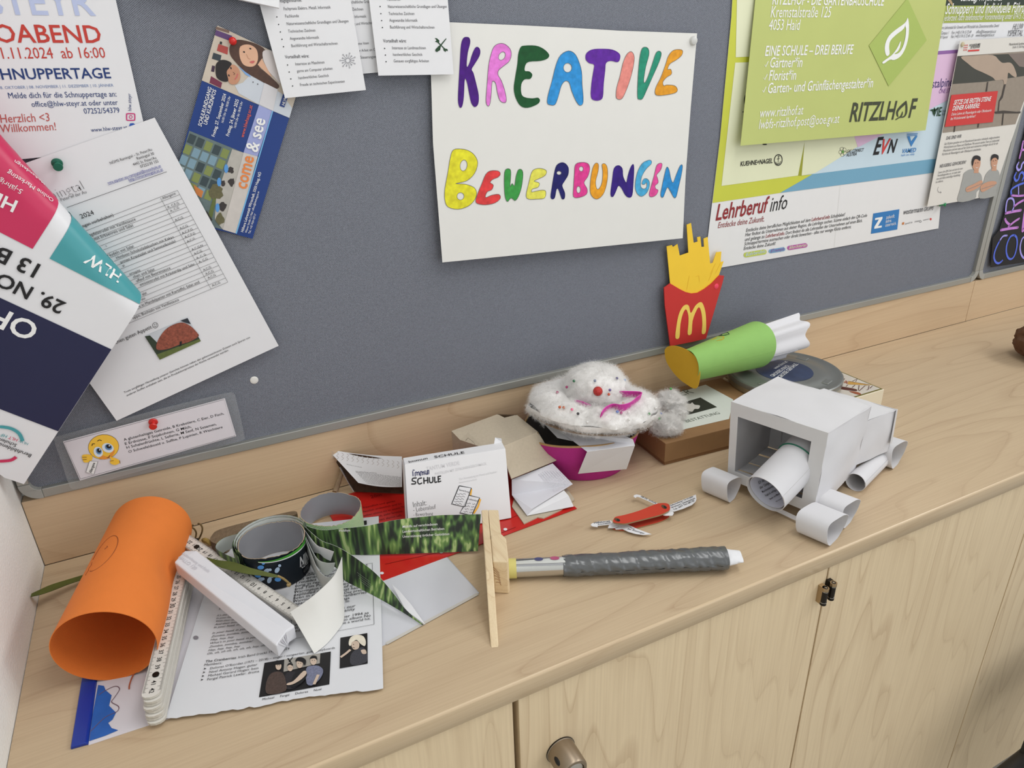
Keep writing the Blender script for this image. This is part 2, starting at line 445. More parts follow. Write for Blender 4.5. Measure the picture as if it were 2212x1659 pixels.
for x0, x1, lab in ((.0008, XS - .0006, 'long maple backsplash strip below the large pinboard'), (XS + .0006, 3.3, 'maple backsplash strip right of the seam below the second pinboard')):
    b = MB().box((x0, 0, ZC + .0002), (x1, .0175, ZC + .0943), maple_bs)
    b.build('backsplash', None, lab, 'backsplash', 'backsplash strips', bevel=.0008)

# cabinets
DF = -D + .003                                # door front
ZT = ZC - .0255
def cabinet(x0, x1, lab, doors):
    t = thing('cabinet', lab, 'cabinet', ((x0 + x1) / 2, -.22, 0.0), 'maple cabinets under the worktop')
    b = MB(); b.box((x0 + .001, DF + .021, .08), (x0 + .019, -.001, ZT + .0012), maple_door); b.box((x1 - .019, DF + .021, .08), (x1 - .001, -.001, ZT + .0012), maple_door)
    b.box((x0 + .019, DF + .021, .08), (x1 - .019, -.001, .1), maple_door); b.box((x0 + .019, -.012, .1), (x1 - .019, -.001, ZT), maple_door)
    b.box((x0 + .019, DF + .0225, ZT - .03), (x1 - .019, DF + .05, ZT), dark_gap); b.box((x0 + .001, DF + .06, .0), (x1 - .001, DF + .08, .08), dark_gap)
    b.build('body', t)
    out = []
    for a, c in doors:
        d = MB().box((a, DF, .09), (c, DF + .018, ZT - .0012), maple_door).build('door', t, bevel=.0007)
        out.append(d)
    return t, out
cL = cabinet(.004, .4458, 'left maple cabinet in the corner by the white wall', [(.006, .4425)])
cM = cabinet(.4462, .8842, 'middle maple cabinet with the round metal lock knob', [(.4492, .8826)])
cR = cabinet(.8852, 1.3275, 'maple cabinet right of the double hinge', [(.8856, 1.3258)])
cQ = cabinet(1.3285, 1.80, 'rightmost maple cabinet beside the black chair', [(1.3288, 1.798)])
MB().box((.4430, DF + .019, .09), (.4486, DF + .0205, ZT), dark_gap).build('gap_strip', cL[0], label='dark gap strip')
MB().box((.8827, DF + .010, .09), (.8849, DF + .017, ZT), brown_gap).build('gap_strip', cM[0], label='brown gap strip')
MB().box((1.3262, DF + .010, .09), (1.3284, DF + .017, ZT), brown_gap).build('gap_strip', cR[0], label='brown gap strip')
# lock knob
knob_m = M('satin_nickel', (150, 136, 118), .38, .04, 90, metal=.85)
steel = M('bright_steel', (205, 203, 200), .18, .02, metal=1.0)
dark_metal = M('dark_metal', (52, 48, 44), .3, metal=.8)
kc = Vector((.4975, DF, ZC - .1275)); ax = (0, -1, 0)
kb = MB().lathe(kc, [(.0, .0005), (.0172, .0005), (.0172, .0015), (.0165, .002), (.0162, .029), (.0150, .031), (.0118, .0312), (.0118, .0285), (0, .0285)], knob_m, 40, ax)
k = kb.build('lock_knob', cM[1][0])
MB().lathe(kc, [(.0176, .0002), (.0176, .0012), (.0160, .0014)], dark_metal, 40, ax).build('seal_ring', k)
MB().lathe(kc, [(.0108, .0284), (.0108, .0300), (.0095, .0306), (0, .0306)], steel, 32, ax).build('lock_cylinder', k)
for a in (2.6, -.35):
    c = kc + Vector((math.cos(a) * .0150, -.0170, math.sin(a) * .0150)); b = MB()
    b.ball(c, .0035, black, 12, (.7, 1.9, 1.1)); b.build('grip_dimple', k)
# double-barrel hinge
hinge_b = M('hinge_brass', (176, 152, 118), .3, metal=.75)
for hx, hz, nm in ((.8735, ZC - .0485, 0), (.8865, ZC - .0455, 1)):
    yc = DF - .0085; b = MB()
    for z0, z1, r, mm in ((0, -.004, .0042, hinge_b), (-.0045, -.0052, .0042, steel), (-.0052, -.0212, .0038, dark_metal), (-.0215, -.0222, .0042, steel), (-.0222, -.026, .0041, dark_metal)):
        b.lathe((hx, yc, hz + z1), [(0, 0), (r, 0), (r, z0 - z1), (0, z0 - z1)], mm, 20)
    h_ = b.build('hinge', (cM, cR)[nm][0], label='black and brass hinge barrel')
    MB().box((hx - .0035, yc, hz - .026), (hx + .0035, DF, hz), hinge_b if nm == 0 else dark_metal).build('hinge_leaf', h_)
    MB().lathe((hx, yc, hz), [(.0026, 0), (.0026, .0003), (.0016, .0003), (.0016, 0)], black, 18).lathe((hx, yc, hz), [(.0013, .0002), (.0, .0003)], steel, 12).build('hinge_pin', h_)

# pinboards
felt = fabric('board_fabric', (107, 110, 118))
alu = M('aluminium_rail', (168, 168, 162), .42, .02, 30, metal=.55)
cap_m = M('grey_plastic_corner', (160, 160, 154), .5, .02)
FY = 0.004                                    # fabric face
def pinboard(x0, x1, z0, z1, lab):
    t = thing('pinboard', lab, 'pinboard', ((x0 + x1) / 2, 0, z0), 'grey pinboards on the wall')
    MB().box((x0 + .012, FY, z0 + .010), (x1 - .012, .0195, z1 - .012), felt).build('fabric_panel', t)
    b0 = .0122; r = .022
    for lo, hi in (((x0 + r, -.003, z0), (x1 - r, .0195, z0 + b0)), ((x0 + r, -.003, z1 - b0), (x1 - r, .0195, z1)), ((x0, -.003, z0 + r), (x0 + b0, .0195, z1 - r)), ((x1 - b0, -.003, z0 + r), (x1, .0195, z1 - r))):
        MB().box(lo, hi, alu).build('frame_rail', t, bevel=.001)
    for cx, cz, a0 in ((x0 + r, z0 + r, math.pi), (x1 - r, z0 + r, 1.5 * math.pi), (x1 - r, z1 - r, 0), (x0 + r, z1 - r, .5 * math.pi)):
        o = [(cx + r * math.cos(a0 + i * math.pi / 16), -.0036, cz + r * math.sin(a0 + i * math.pi / 16)) for i in range(9)]
        ri = r - b0
        inn = [(cx + ri * math.cos(a0 + i * math.pi / 16), -.0036, cz + ri * math.sin(a0 + i * math.pi / 16)) for i in range(9)]
        MB().prism(o + inn[::-1], (0, .0231, 0), cap_m).build('corner_cap', t, bevel=.0006)
    return t
pinboard(.0035, XS - .0008, ZC + .0955, ZC + 1.15, 'large grey pinboard covered with school posters')
pinboard(XS + .0008, 3.3, ZC + .0955, ZC + 1.15, 'second grey pinboard at the right behind the black chalk poster')
# ================================================================ sheets and posters on the pinboard
c1 = crop(0, 0, .30137); c2 = crop(0, 400, .40994); c3 = crop(560, 0, .20796); c4 = crop(900, 40, .33755); c5 = crop(1520, 0, .36173)
c6 = crop(1380, 460, .37613); d8 = crop(1900, 0, .37365); e6 = crop(380, 40, .28926); e7 = crop(0, 280, .46988)
f1 = crop(1880, 0, .16878); f6 = crop(100, 840, .20796); g3 = crop(2050, 280, .21687)
def tilt(pt, dt, pb, db, disp=None):          # plane parallel to x, dt off the board at pixel pt and db at pixel pb
    A = Y(pt[0], pt[1], -dt); B_ = Y(pb[0], pb[1], -db); v = A - B_; v.x = 0
    return Plane(A, (1, 0, 0), v, disp)
def one(f, x, y): return f((x, y))[0]
def two(f, a, b, c, d): return f((a, b), (c, d))
def root(name, lab, cat, S, px, group=None): return thing(name, lab, cat, S.at(px), group)
def lines(ink, f, rows, m, **k):
    for r in rows:
        kk = dict(k)
        if len(r) > 5: kk.update(r[5])
        ink.text(r[0], *f((r[1], r[2]), (r[3], r[4])), r[5].pop('m', m) if len(r) > 5 and 'm' in r[5] else m, **{q: z for q, z in kk.items() if q != 'm'})

# ---------------------------------------------------------------- info evening poster, upper left
S = tilt((250, 0), .0005, (60, 340), .001)
t = root('poster', 'white info evening poster with red and blue lettering, upper left corner of the board', 'poster', S, (150, 340))
sheet(S, [(-190, 366), (322, 318), (205, -190), (-300, -170)][0:1] + [(322, 318), (205, -200), (-300, -180)], paper).build('paper', t)
red_p = M('brick_red_print', (190, 58, 48), .6); pale_blue = M('pale_blue_print', (180, 190, 220), .6); mid_blue = M('mid_blue_print', (118, 138, 178), .6); pen_red = M('red_pen', (186, 84, 78), .6)
k = Ink(S)
lines(k, c1, [('TEYR', 42, 102, 690, 110, dict(pre='HLW S'))], pale_blue, bold=.025)
lines(k, c1, [('ABEND', 128, 304, 735, 306, dict(pre='INFO'))], red_p, bold=.022)
lines(k, c1, [('1.11.2024  ab 16:00', 22, 421, 760, 415, dict(pre='2'))], red_p, ys=1.25)
lines(k, c1, [('HNUPPERTAGE', 15, 570, 798, 560, dict(pre='SC'))], blue_ink, bold=.022)
k.build('heading', t)
k = Ink(S)
lines(k, c1, [('OKTOBER | 08. NOVEMBER | 11. DEZEMBER | 10. JÄNNER', 38, 638, 815, 620, dict(pre='18. ', m=mid_blue)),
              ('Melde dich für die Schnuppertage an:', 65, 705, 838, 692, dict(ys=1.2)), ('office@hlw-steyr.at oder unter', 230, 766, 847, 751, dict(ys=1.2)),
              ('07252/54379', 605, 815, 860, 808, dict(ys=1.2)), ('www.hlw-steyr.at', 655, 946, 915, 925, dict(ys=1.2)), ('hlw.steyr', 943, 795, 938, 672, {})], blue_ink)
k.build('body_text', t)
k = Ink(S)
lines(k, c1, [('Herzlich <3', 8, 880, 362, 868), ('Willkommen!', 12, 950, 408, 932)], pen_red, ys=1.25, shear=.12)
k.build('handwriting', t, label='red handwriting')
insta = M('magenta_print', (196, 60, 120), .5); fbblue = M('bright_blue_print', (40, 84, 170), .5)
k = Ink(S)
k.line(smooth(c1((912, 815), (960, 815), (966, 825), (966, 855), (958, 862), (915, 862), (908, 855), (908, 822)), 2), .0012, insta, closed=True)
k.ell(one(c1, 937, 838), 4, 4, insta, hole=.6); k.poly(c1((925, 905), (932, 884), (955, 882), (968, 890), (966, 897)), fbblue)
k.build('icons', t)

# ---------------------------------------------------------------- canteen menu, A4
S = tilt((334, 254), .0025, (252, 908), .006)
a, b_, c_ = [Vector(S.flat(p)) for p in ((334, 254), (602, 747), (252, 908))]
dtl = a + (c_ - b_)
t = root('menu_sheet', 'white canteen menu page with a ruled table and a red tree photo', 'paper', S, (252, 908))
mb = MB()
def fn(u, v):
    p = dtl.lerp(a, u).lerp(c_.lerp(b_, u), 1 - v); return S.pos(p.x, p.y, .006 * max(0, .25 - v) * (1 - u) + .0)
mb.grid(fn, 8, 12, paper, .0002); mb.build('paper', t)
k = Ink(S, .0012)
lines(k, c1, [('NÖMS Ramingtal – St. Peter/Au', 793, 1178, 1092, 1078), ('Ramingtal 30', 985, 1145, 1107, 1107), ('4442 St. Peter/Au', 957, 1188, 1122, 1137), ('07252/30 155', 1010, 1203, 1138, 1162)], black, ys=1.15)
link = M('link_blue', (52, 60, 150), .7)
lines(k, c1, [('nms.stpeter-au-ramingtal@noeschule.at', 777, 1320, 1155, 1195), ('http://nmsramingtal.ac.at', 927, 1300, 1170, 1220)], link, ys=1.15)
k.line(two(c1, 777, 1325, 1155, 1200), .0003, link); k.line(two(c1, 927, 1305, 1170, 1225), .0003, link)
lines(k, c1, [('ingtal', 428, 1418, 607, 1356, dict(pre='Ram', bold=-.05)), ('Peter in der Au', 440, 1442, 624, 1383, dict(m=grey_ink))], black, ys=1.1)
k.line(two(c1, 480, 1487, 1195, 1230), .0004, black)
k.build('letterhead', t)
k = Ink(S, .0012)
E0 = Vector((935, 27)); E1 = Vector((1200, 510)); NR = 22
for i in range(NR + 1):
    q = E0.lerp(E1, i / NR); sl_ = .385 + .031 * i / NR; k.line(c2((q.x, q.y), (q.x - 590, q.y + 590 * sl_)), .0003, black)
k.line(two(c2, *E0, *E1), .0003, black); k.line(two(c2, 845, 66, 1112, 547), .0003, black)
k.build('table_grid', t)
k = Ink(S, .0012)
lines(k, c1, [('2024', 585, 1567, 678, 1535)], black)
lines(k, c2, [('Allergene', 858, 75, 927, 47), ('A, C,F,G', 885, 122, 945, 98), ('A, C,G', 900, 142, 945, 122), ('A,C,G', 925, 190, 966, 173), ('A,C,G', 950, 234, 991, 217), ('A,C,F,G', 962, 259, 1017, 236), ('A,C,F,G', 976, 279, 1030, 257),
              ('A,C,G', 988, 303, 1029, 285), ('A,C,G,N', 1013, 345, 1070, 321), ('A,C,G', 1025, 367, 1066, 349), ('A, C, G', 1038, 389, 1086, 368), ('A, C,G', 1050, 410, 1095, 390), ('A,C,G', 1073, 452, 1113, 434), ('A,C,G', 1085, 473, 1126, 455), ('A,C,G', 1097, 494, 1138, 476), ('A,C,G', 1120, 534, 1161, 516)], black)
lines(k, c2, [('en vorbehalten)', 460, 214, 600, 162, dict(pre='(Änderung')), ('elstrudel mit Vanillesauce', 503, 262, 717, 184, dict(pre='Apf')), ('it Erbsenreis und Salat', 517, 285, 705, 216, dict(pre='Reisfleisch m')), ('t', 560, 325, 565, 323, {}),
              ('deln mit Salat', 598, 368, 708, 326, dict(pre='Nu')), ('Himbeer-Schokoladekuchen mit Kakao', 617, 389, 918, 277, {}), ('armen Krautsalat und Semmelknödel', 637, 412, 927, 300, {}), ('at', 648, 430, 660, 425, {}), ('ernspitz', 685, 473, 742, 452, {}),
              ('chen und Salat', 705, 490, 817, 447, {}), ('uflauf mit Beerensauce', 722, 510, 900, 440, {}), ('emüsestrudel mit Kräuterdip und Salat', 740, 530, 1028, 420, {}), ('alat', 752, 580, 776, 570, {}), ('alat', 748, 607, 768, 598, {}),
              ('e in Mandelpanier mit Kartoffel, Salat und', 735, 644, 1052, 514, {}), ('uppe, Buchteln mit Vanillesauce', 703, 705, 945, 607, {}), ('en guten Appetit', 635, 826, 803, 752, dict(pre='Wir wünsch', ys=1.1))], black, ys=1.1)
k.build('body_text', t); k = Ink(S, .0012)
lines(k, c2, [('Trotz sorgfältiger Herstellung unserer Gerichte können neben den gekennzeichneten Zutaten auch Spuren von', 657, 1095, 1318, 804), ('anderen Stoffen enthalten sein, die im Produktionsprozess der Küche verwendet werden.', 669, 1111, 1206, 871)], black, shear=.2)
cc = one(c2, 818, 737); k.ell(cc, 6.3, 6.3, black, hole=.86); k.ell((cc[0] - 2, cc[1] - 1.5), .8, 1, black); k.ell((cc[0] + 2, cc[1] - 2.3), .8, 1, black)
k.line([(cc[0] - 3.2, cc[1] + 2), (cc[0], cc[1] + 3.4), (cc[0] + 3.2, cc[1] + .8)], .0005, black)
k.build('footnote', t)
k = Ink(S, .0011)
k.poly(c2((763, 795), (988, 698), (1058, 820), (842, 918)), M('photo_sky', (196, 200, 205), .5, .08, 30))
k.poly(c2((763, 795), (790, 790), (830, 830), (842, 850), (1040, 788), (1058, 820), (842, 918)), M('photo_hedge', (44, 56, 40), .5, .3, 200), .0013)
k.poly(c2((826, 890), (1052, 808), (1058, 820), (842, 918)), M('photo_lawn', (92, 104, 52), .5, .2, 200), .0015)
rt = M('photo_red_leaves', (140, 74, 56), .5, .8, 420)
k.curve(c2((825, 862), (835, 810), (880, 752), (950, 722), (1000, 738), (1038, 775), (1045, 795), (1000, 822), (940, 840), (880, 862)), rt, .0017, n=4)
k.poly(c2((944, 848), (956, 844), (958, 820), (947, 822)), black, .0018)
k.poly(c2((950, 712), (988, 698), (1005, 730), (975, 722)), M('photo_dark_leaves', (40, 44, 52), .5, .3, 300), .0018)
k.build('photo', t)

# ---------------------------------------------------------------- "come & see" flyer
S = wallp(-.0005)
bl = M('royal_blue_print', (18, 54, 122), .35, .05, 60)
t = root('flyer', 'blue glossy flyer with two portraits, pinned at a slant', 'flyer', S, one(e6, 572, 1645))
sheet(S, e6((-90, 1474), (572, 1645), (963, 358), (310, 52)), bl).build('paper', t)
k = Ink(S, .0004)
beige = M('photo_shelf', (196, 184, 168), .4, .1, 60); skin = M('photo_skin', (216, 170, 140), .4, .08, 80); skin2 = M('photo_skin_tan', (190, 138, 108), .4, .08, 80)
hair_b = M('photo_brown_hair', (78, 52, 40), .4, .3, 300); hair_k = M('photo_black_hair', (30, 24, 24), .4, .2, 200); shirt = M('photo_pale_shirt', (196, 202, 210), .4, .05, 60)
k.poly(e6((310, 52), (963, 358), (847, 742), (193, 462)), beige)
for i, (pts, cx) in enumerate([((300, 85, 420, 130, 410, 170, 290, 125), (90, 60, 110)), ((318, 190, 390, 215, 385, 270, 305, 240), (170, 70, 62)), ((280, 255, 340, 275, 330, 320, 268, 300), (50, 60, 66)), ((262, 430, 345, 480, 335, 520, 250, 480), (112, 42, 66)), ((330, 170, 345, 175, 342, 195, 325, 190), (30, 30, 30)), ((300, 60, 400, 90, 396, 110, 296, 80), (120, 96, 84)), ((270, 350, 292, 356, 285, 400, 262, 395), (60, 40, 60))]):
    k.poly(e6(*[(pts[j], pts[j + 1]) for j in range(0, 8, 2)]), M('photo_book_%s' % 'abcdefg'[i], cx, .4), .0006)
k.poly(e6((440, 500), (500, 478), (555, 420), (640, 460), (720, 520), (790, 560), (868, 670), (847, 742), (640, 655), (470, 560)), shirt, .0006)
k.poly(e6((470, 360), (540, 395), (560, 440), (520, 420)), M('photo_blue_collar', (120, 160, 210), .4), .0007)
k.curve(e6((400, 215), (430, 168), (490, 160), (600, 190), (665, 235), (650, 290), (615, 350), (690, 420), (770, 500), (735, 525), (640, 470), (520, 400), (440, 320), (405, 270)), hair_b, .0008, n=3)
k.curve(e6((480, 210), (545, 195), (600, 230), (612, 300), (590, 350), (545, 360), (500, 340), (475, 280)), skin, .001, n=4)
k.poly(e6((610, 345), (640, 300), (720, 440), (690, 420)), skin, .0009)
k.curve(e6((655, 240), (735, 262), (780, 480), (735, 440), (690, 390), (650, 300)), M('photo_white_top', (214, 206, 204), .4), .001, n=3)
for q, r in (((508, 250), 8), ((555, 225), 8)): k.ell(one(e6, *q), r * .3, r * .2, hair_k, .0012, .4)
k.curve(e6((548, 325), (575, 315), (588, 322), (572, 336)), M('photo_lip', (196, 98, 96), .4), .0012, n=3); k.line(e6((525, 265), (540, 300), (555, 302)), .0005, skin2, .0012)
k.curve(e6((380, 365), (430, 345), (470, 380), (480, 440), (455, 485), (410, 490), (385, 450)), skin2, .001, n=4)
k.curve(e6((295, 385), (300, 340), (330, 312), (375, 312), (415, 335), (400, 365), (378, 400), (390, 465), (345, 468), (305, 440)), hair_k, .0011, n=4)
for q in ((410, 370), (395, 425)): k.ell(one(e6, *q), 2.6, 1.5, hair_k, .0012, 1.2)
k.line(e6((440, 455), (455, 435), (460, 412)), .0011, M('photo_lip', (196, 98, 96)), .0012); k.line(e6((425, 400), (440, 412), (430, 420)), .0005, hair_b, .0012)
for q in ((575, 475), (610, 490)): k.ell(one(e6, *q), 1.2, 1.2, hair_k, .0012)
k.poly(e6((620, 640), (660, 480), (760, 530), (724, 690)), M('photo_pale_veil', (206, 204, 206), .4), .0009)
k.build('photo', t, label='photo of two smiling young people')
k = Ink(S, .0004)
k.poly(e6((100, 838), (515, 1005), (350, 1575), (-90, 1474)), M('photo_glass_front', (96, 112, 112), .4, .3, 150))
gl = [M('photo_pane_a', (120, 150, 165), .4), M('photo_pane_b', (52, 66, 70), .4), M('photo_pane_c', (124, 136, 76), .4), M('photo_pane_d', (168, 184, 186), .4)]
rr = random.Random(4)
for i in range(5):
    for j in range(5):
        o = Vector((105 + i * 62 - j * 30, 858 + i * 27 + j * 78)); k.poly(e6((o.x, o.y), (o.x + 50, o.y + 21), (o.x + 24, o.y + 85), (o.x - 26, o.y + 64)), rr.choice(gl), .0006)
k.poly(e6((420, 975), (515, 1005), (350, 1575), (290, 1500), (300, 1330)), M('photo_plaza', (176, 172, 164), .4, .15, 120), .0007)
k.poly(e6((285, 1310), (305, 1320), (270, 1490), (240, 1470)), M('photo_lawn', (92, 104, 52)), .0008); k.poly(e6((130, 1240), (205, 1290), (190, 1340), (150, 1310)), M('photo_orange', (196, 120, 60), .4), .0008)
fol = M('photo_foliage', (96, 92, 62), .4, .4, 600); crowd = M('photo_crowd', (54, 48, 46), .4, .5, 700)
for q, r, mm in (((300, 1290), 70, fol), ((330, 1500), 50, fol), ((220, 1500), 60, crowd), ((410, 1130), 32, crowd), ((415, 1220), 34, crowd), ((350, 1400), 40, crowd), ((350, 1230), 26, crowd)):
    k.poly(e6(*[(q[0] + r * rr.uniform(.6, 1.1) * .8 * math.cos(a * .4488), q[1] + r * rr.uniform(.6, 1.1) * math.sin(a * .4488)) for a in range(14)]), mm, .0009)
um = M('photo_blue_parasol', (84, 146, 206), .4)
for q in ((375, 1120), (322, 1220), (310, 1412)): k.ell(one(e6, *q), 4.5, 9.5, um, .0011)
k.poly(e6((505, 1000), (610, 1030), (450, 1605), (350, 1575)), M('photo_pale_strip', (196, 190, 184), .4, .12, 90), .001)
k.build('photo', t, label='photo of a glass school building and plaza')
k = Ink(S, .0005)
k.poly(e6((620, 645), (722, 690), (610, 1030), (505, 1000)), M('lavender_print', (152, 160, 206), .4)); k.poly(e6((718, 688), (726, 691), (454, 1606), (444, 1603)), M('sky_line_print', (110, 172, 216), .4), .0012)
k.build('stripe', t)
k = Ink(S, .0014); org = M('orange_print', (222, 128, 62), .4); org2 = M('orange_red_print', (214, 92, 62), .4)
lines(k, e6, [('& see', 606, 1003, 668, 757, dict(bold=.03)), ('come', 524, 1278, 583, 1038, dict(bold=.03, m=org)), ('SCHULRUNDGANG', 190, 808, 268, 518, dict(bold=.02, shear=.15)), ('UND KURZINFOS', 231, 795, 302, 535, dict(bold=.02, shear=.15)),
              ('Freitag, 27. September 2024', 288, 884, 376, 567, dict(bold=.015)), ('16:00 Uhr bis 18:00 Uhr', 353, 780, 408, 583, {}), ('Freitag, 24. Jänner 2025', 395, 880, 469, 608, dict(bold=.015)), ('16:00 Uhr bis 18:00 Uhr', 446, 818, 499, 622, {}),
              ('www.hlwhaag.ac.at', 505, 890, 571, 652, dict(m=org2, bold=.012)), ('Höhere Lehranstalt Wirtschaft, 3350 Haag, NÖ', 502, 1595, 637, 1150, dict(bold=.015)), ('Wiener Straße 2 | Mail: office@hlwhaag.ac.at', 528, 1600, 622, 1292, {}), ('Tel.: +43 7434 43717', 553, 1607, 599, 1460, {})], white_ink, ys=1.15)
k.build('lettering', t)
k = Ink(S, .0012); k.poly(e6((772, 652), (808, 664), (838, 575), (800, 562)), bl); lines(k, e6, [('HLW', 807, 650, 826, 590, dict(bold=.02, l=.0016))], white_ink); k.build('logo', t)

# ---------------------------------------------------------------- three school subject sheets at the top
def bullets(k, pts):
    for q in pts: k.ell(one(c3, *q), 1.3, 1.3, black)
S = wallp(.001)
t = root('info_sheet', 'white subject sheet hanging behind the two others, only its middle strip showing', 'paper', S, one(c3, 1150, 760), 'subject sheets at the top of the board')
sheet(S, c3((760, 793), (1700, 712), (1600, -330), (650, -250)), paper).build('paper', t)
k = Ink(S)
lines(k, c3, [('schaftliche Grun', 947, 37, 1150, 30, dict(post='dlagen')), ('Zeichnen', 967, 110, 1080, 108, {}), ('e Informatik', 970, 187, 1112, 181, {}), ('g und Wirtschaf', 985, 263, 1175, 250, dict(post='tsrechnen')), ('eme lösen', 1022, 466, 1138, 459, {}), ('er Arbeit am C', 1033, 538, 1202, 528, dict(post='omputer')), ('Steuerungsw', 1053, 610, 1212, 602, dict(post='esen'))], grey_ink, ys=1.25)
k.build('body_text', t)
S = tilt((760, 20), .006, (760, 200), .008)
t = root('info_sheet', 'left white subject sheet with a grey gear symbol, overlapping the flyer corner', 'paper', S, one(c3, 700, 980), 'subject sheets at the top of the board')
sheet(S, c3((268, 1020), (1108, 935), (890, -350), (-75, -250)), paper).build('paper', t)
k = Ink(S)
lines(k, c3, [('gegenstände:', 252, 22, 443, 15, dict(pre='Unterrichts', bold=.01)), ('Fachpraxis Elektro, Metall, Informatik', 257, 106, 743, 88, {}), ('Fachkunde', 273, 183, 413, 178, {}), ('Naturwissenschaftliche Grundlagen und Übungen', 288, 262, 927, 232, {}), ('Technisches Zeichnen', 303, 339, 585, 328, {}),
              ('Angewandte Informatik', 320, 415, 623, 401, {}), ('Buchführung und Wirtschaftsrechnen', 336, 490, 815, 463, {}), ('Vorteilhaft wäre:', 270, 608, 518, 596, dict(bold=.015)), ('Interesse an Maschinen', 378, 680, 678, 659, {}), ('gerne am Computer arbeiten', 393, 752, 762, 723, {}), ('handwerkliches Geschick', 410, 823, 725, 796, {}), ('Freude an technischen Experimenten', 427, 895, 888, 857, {})], grey_ink, ys=1.25)
bullets(k, [(183, 176), (201, 254), (219, 332), (236, 408), (252, 485), (294, 675), (311, 748), (328, 820), (346, 893)])
k.build('body_text', t)
k = Ink(S); gi = M('pale_grey_ink', (150, 150, 155), .7)
for i in range(14):
    a = i * 2 * math.pi / 14; r1 = 72 if i % 2 else 52; cx, cy = 920, 628
    k.line(c3((cx + 26 * math.cos(a), cy + 24 * math.sin(a)), (cx + r1 * math.cos(a), cy + r1 * .95 * math.sin(a))), .0006, gi)
    k.ell(one(c3, cx + (r1 + 8) * math.cos(a), cy + (r1 + 8) * .95 * math.sin(a)), 1.6, 1.6, gi, hole=.5 if i % 2 else None)
k.ell(one(c3, 920, 628), 5.5, 5.2, gi, hole=.8); k.build('gear_symbol', t)
S = tilt((870, 10), .006, (870, 160), .010)
t = root('info_sheet', 'right white subject sheet with a green wrench and screwdriver symbol', 'paper', S, one(c3, 1620, 780), 'subject sheets at the top of the board')
sheet(S, c3((1238, 786), (2020, 772), (1925, -420), (1090, -420)), paper).build('paper', t)
k = Ink(S); dg = M('dark_green_ink', (34, 66, 40), .7)
lines(k, c3, [('Fachkunde', 1330, 8, 1465, 5, {}), ('Naturwissenschaftliche Grundlagen und Übungen', 1338, 83, 1948, 82, {}), ('Technisches Zeichnen', 1345, 156, 1612, 155, {}), ('Angewandte Informatik', 1352, 226, 1645, 225, {}), ('Buchführung und Wirtschaftsrechnen', 1360, 296, 1820, 297, {}),
              ('Vorteilhaft wäre:', 1288, 441, 1528, 440, dict(bold=.015)), ('Interesse an Landmaschinen', 1382, 512, 1730, 511, {}), ('handwerkliches Geschick', 1390, 580, 1695, 579, {}), ('Genaues sorgfältiges Arbeiten', 1397, 647, 1762, 646, {})], grey_ink, ys=1.25)
bullets(k, [(1255, 68), (1263, 142), (1271, 214), (1279, 286), (1302, 503), (1310, 572), (1317, 641)]); k.build('body_text', t)
k = Ink(S)
k.poly(c3((1822, 395), (1845, 398), (1870, 420), (1868, 445), (1930, 505), (1955, 510), (1958, 532), (1940, 525), (1935, 540), (1915, 525), (1910, 500), (1850, 442), (1825, 432), (1842, 418)), dg)
k.poly(c3((1938, 398), (1944, 404), (1885, 480), (1878, 520), (1845, 540), (1828, 530), (1828, 515), (1860, 480), (1876, 470)), dg, .0005); k.build('tool_symbol', t)
S = tilt((450, -80), .010, (603, 17), .018)
sheet(S, [(300, -48), (603, 17), (607, -75), (330, -130)], paper, .0035).build('cardboard_sheet', None, 'thick white card whose lower edge just enters at the top of the board', 'card')

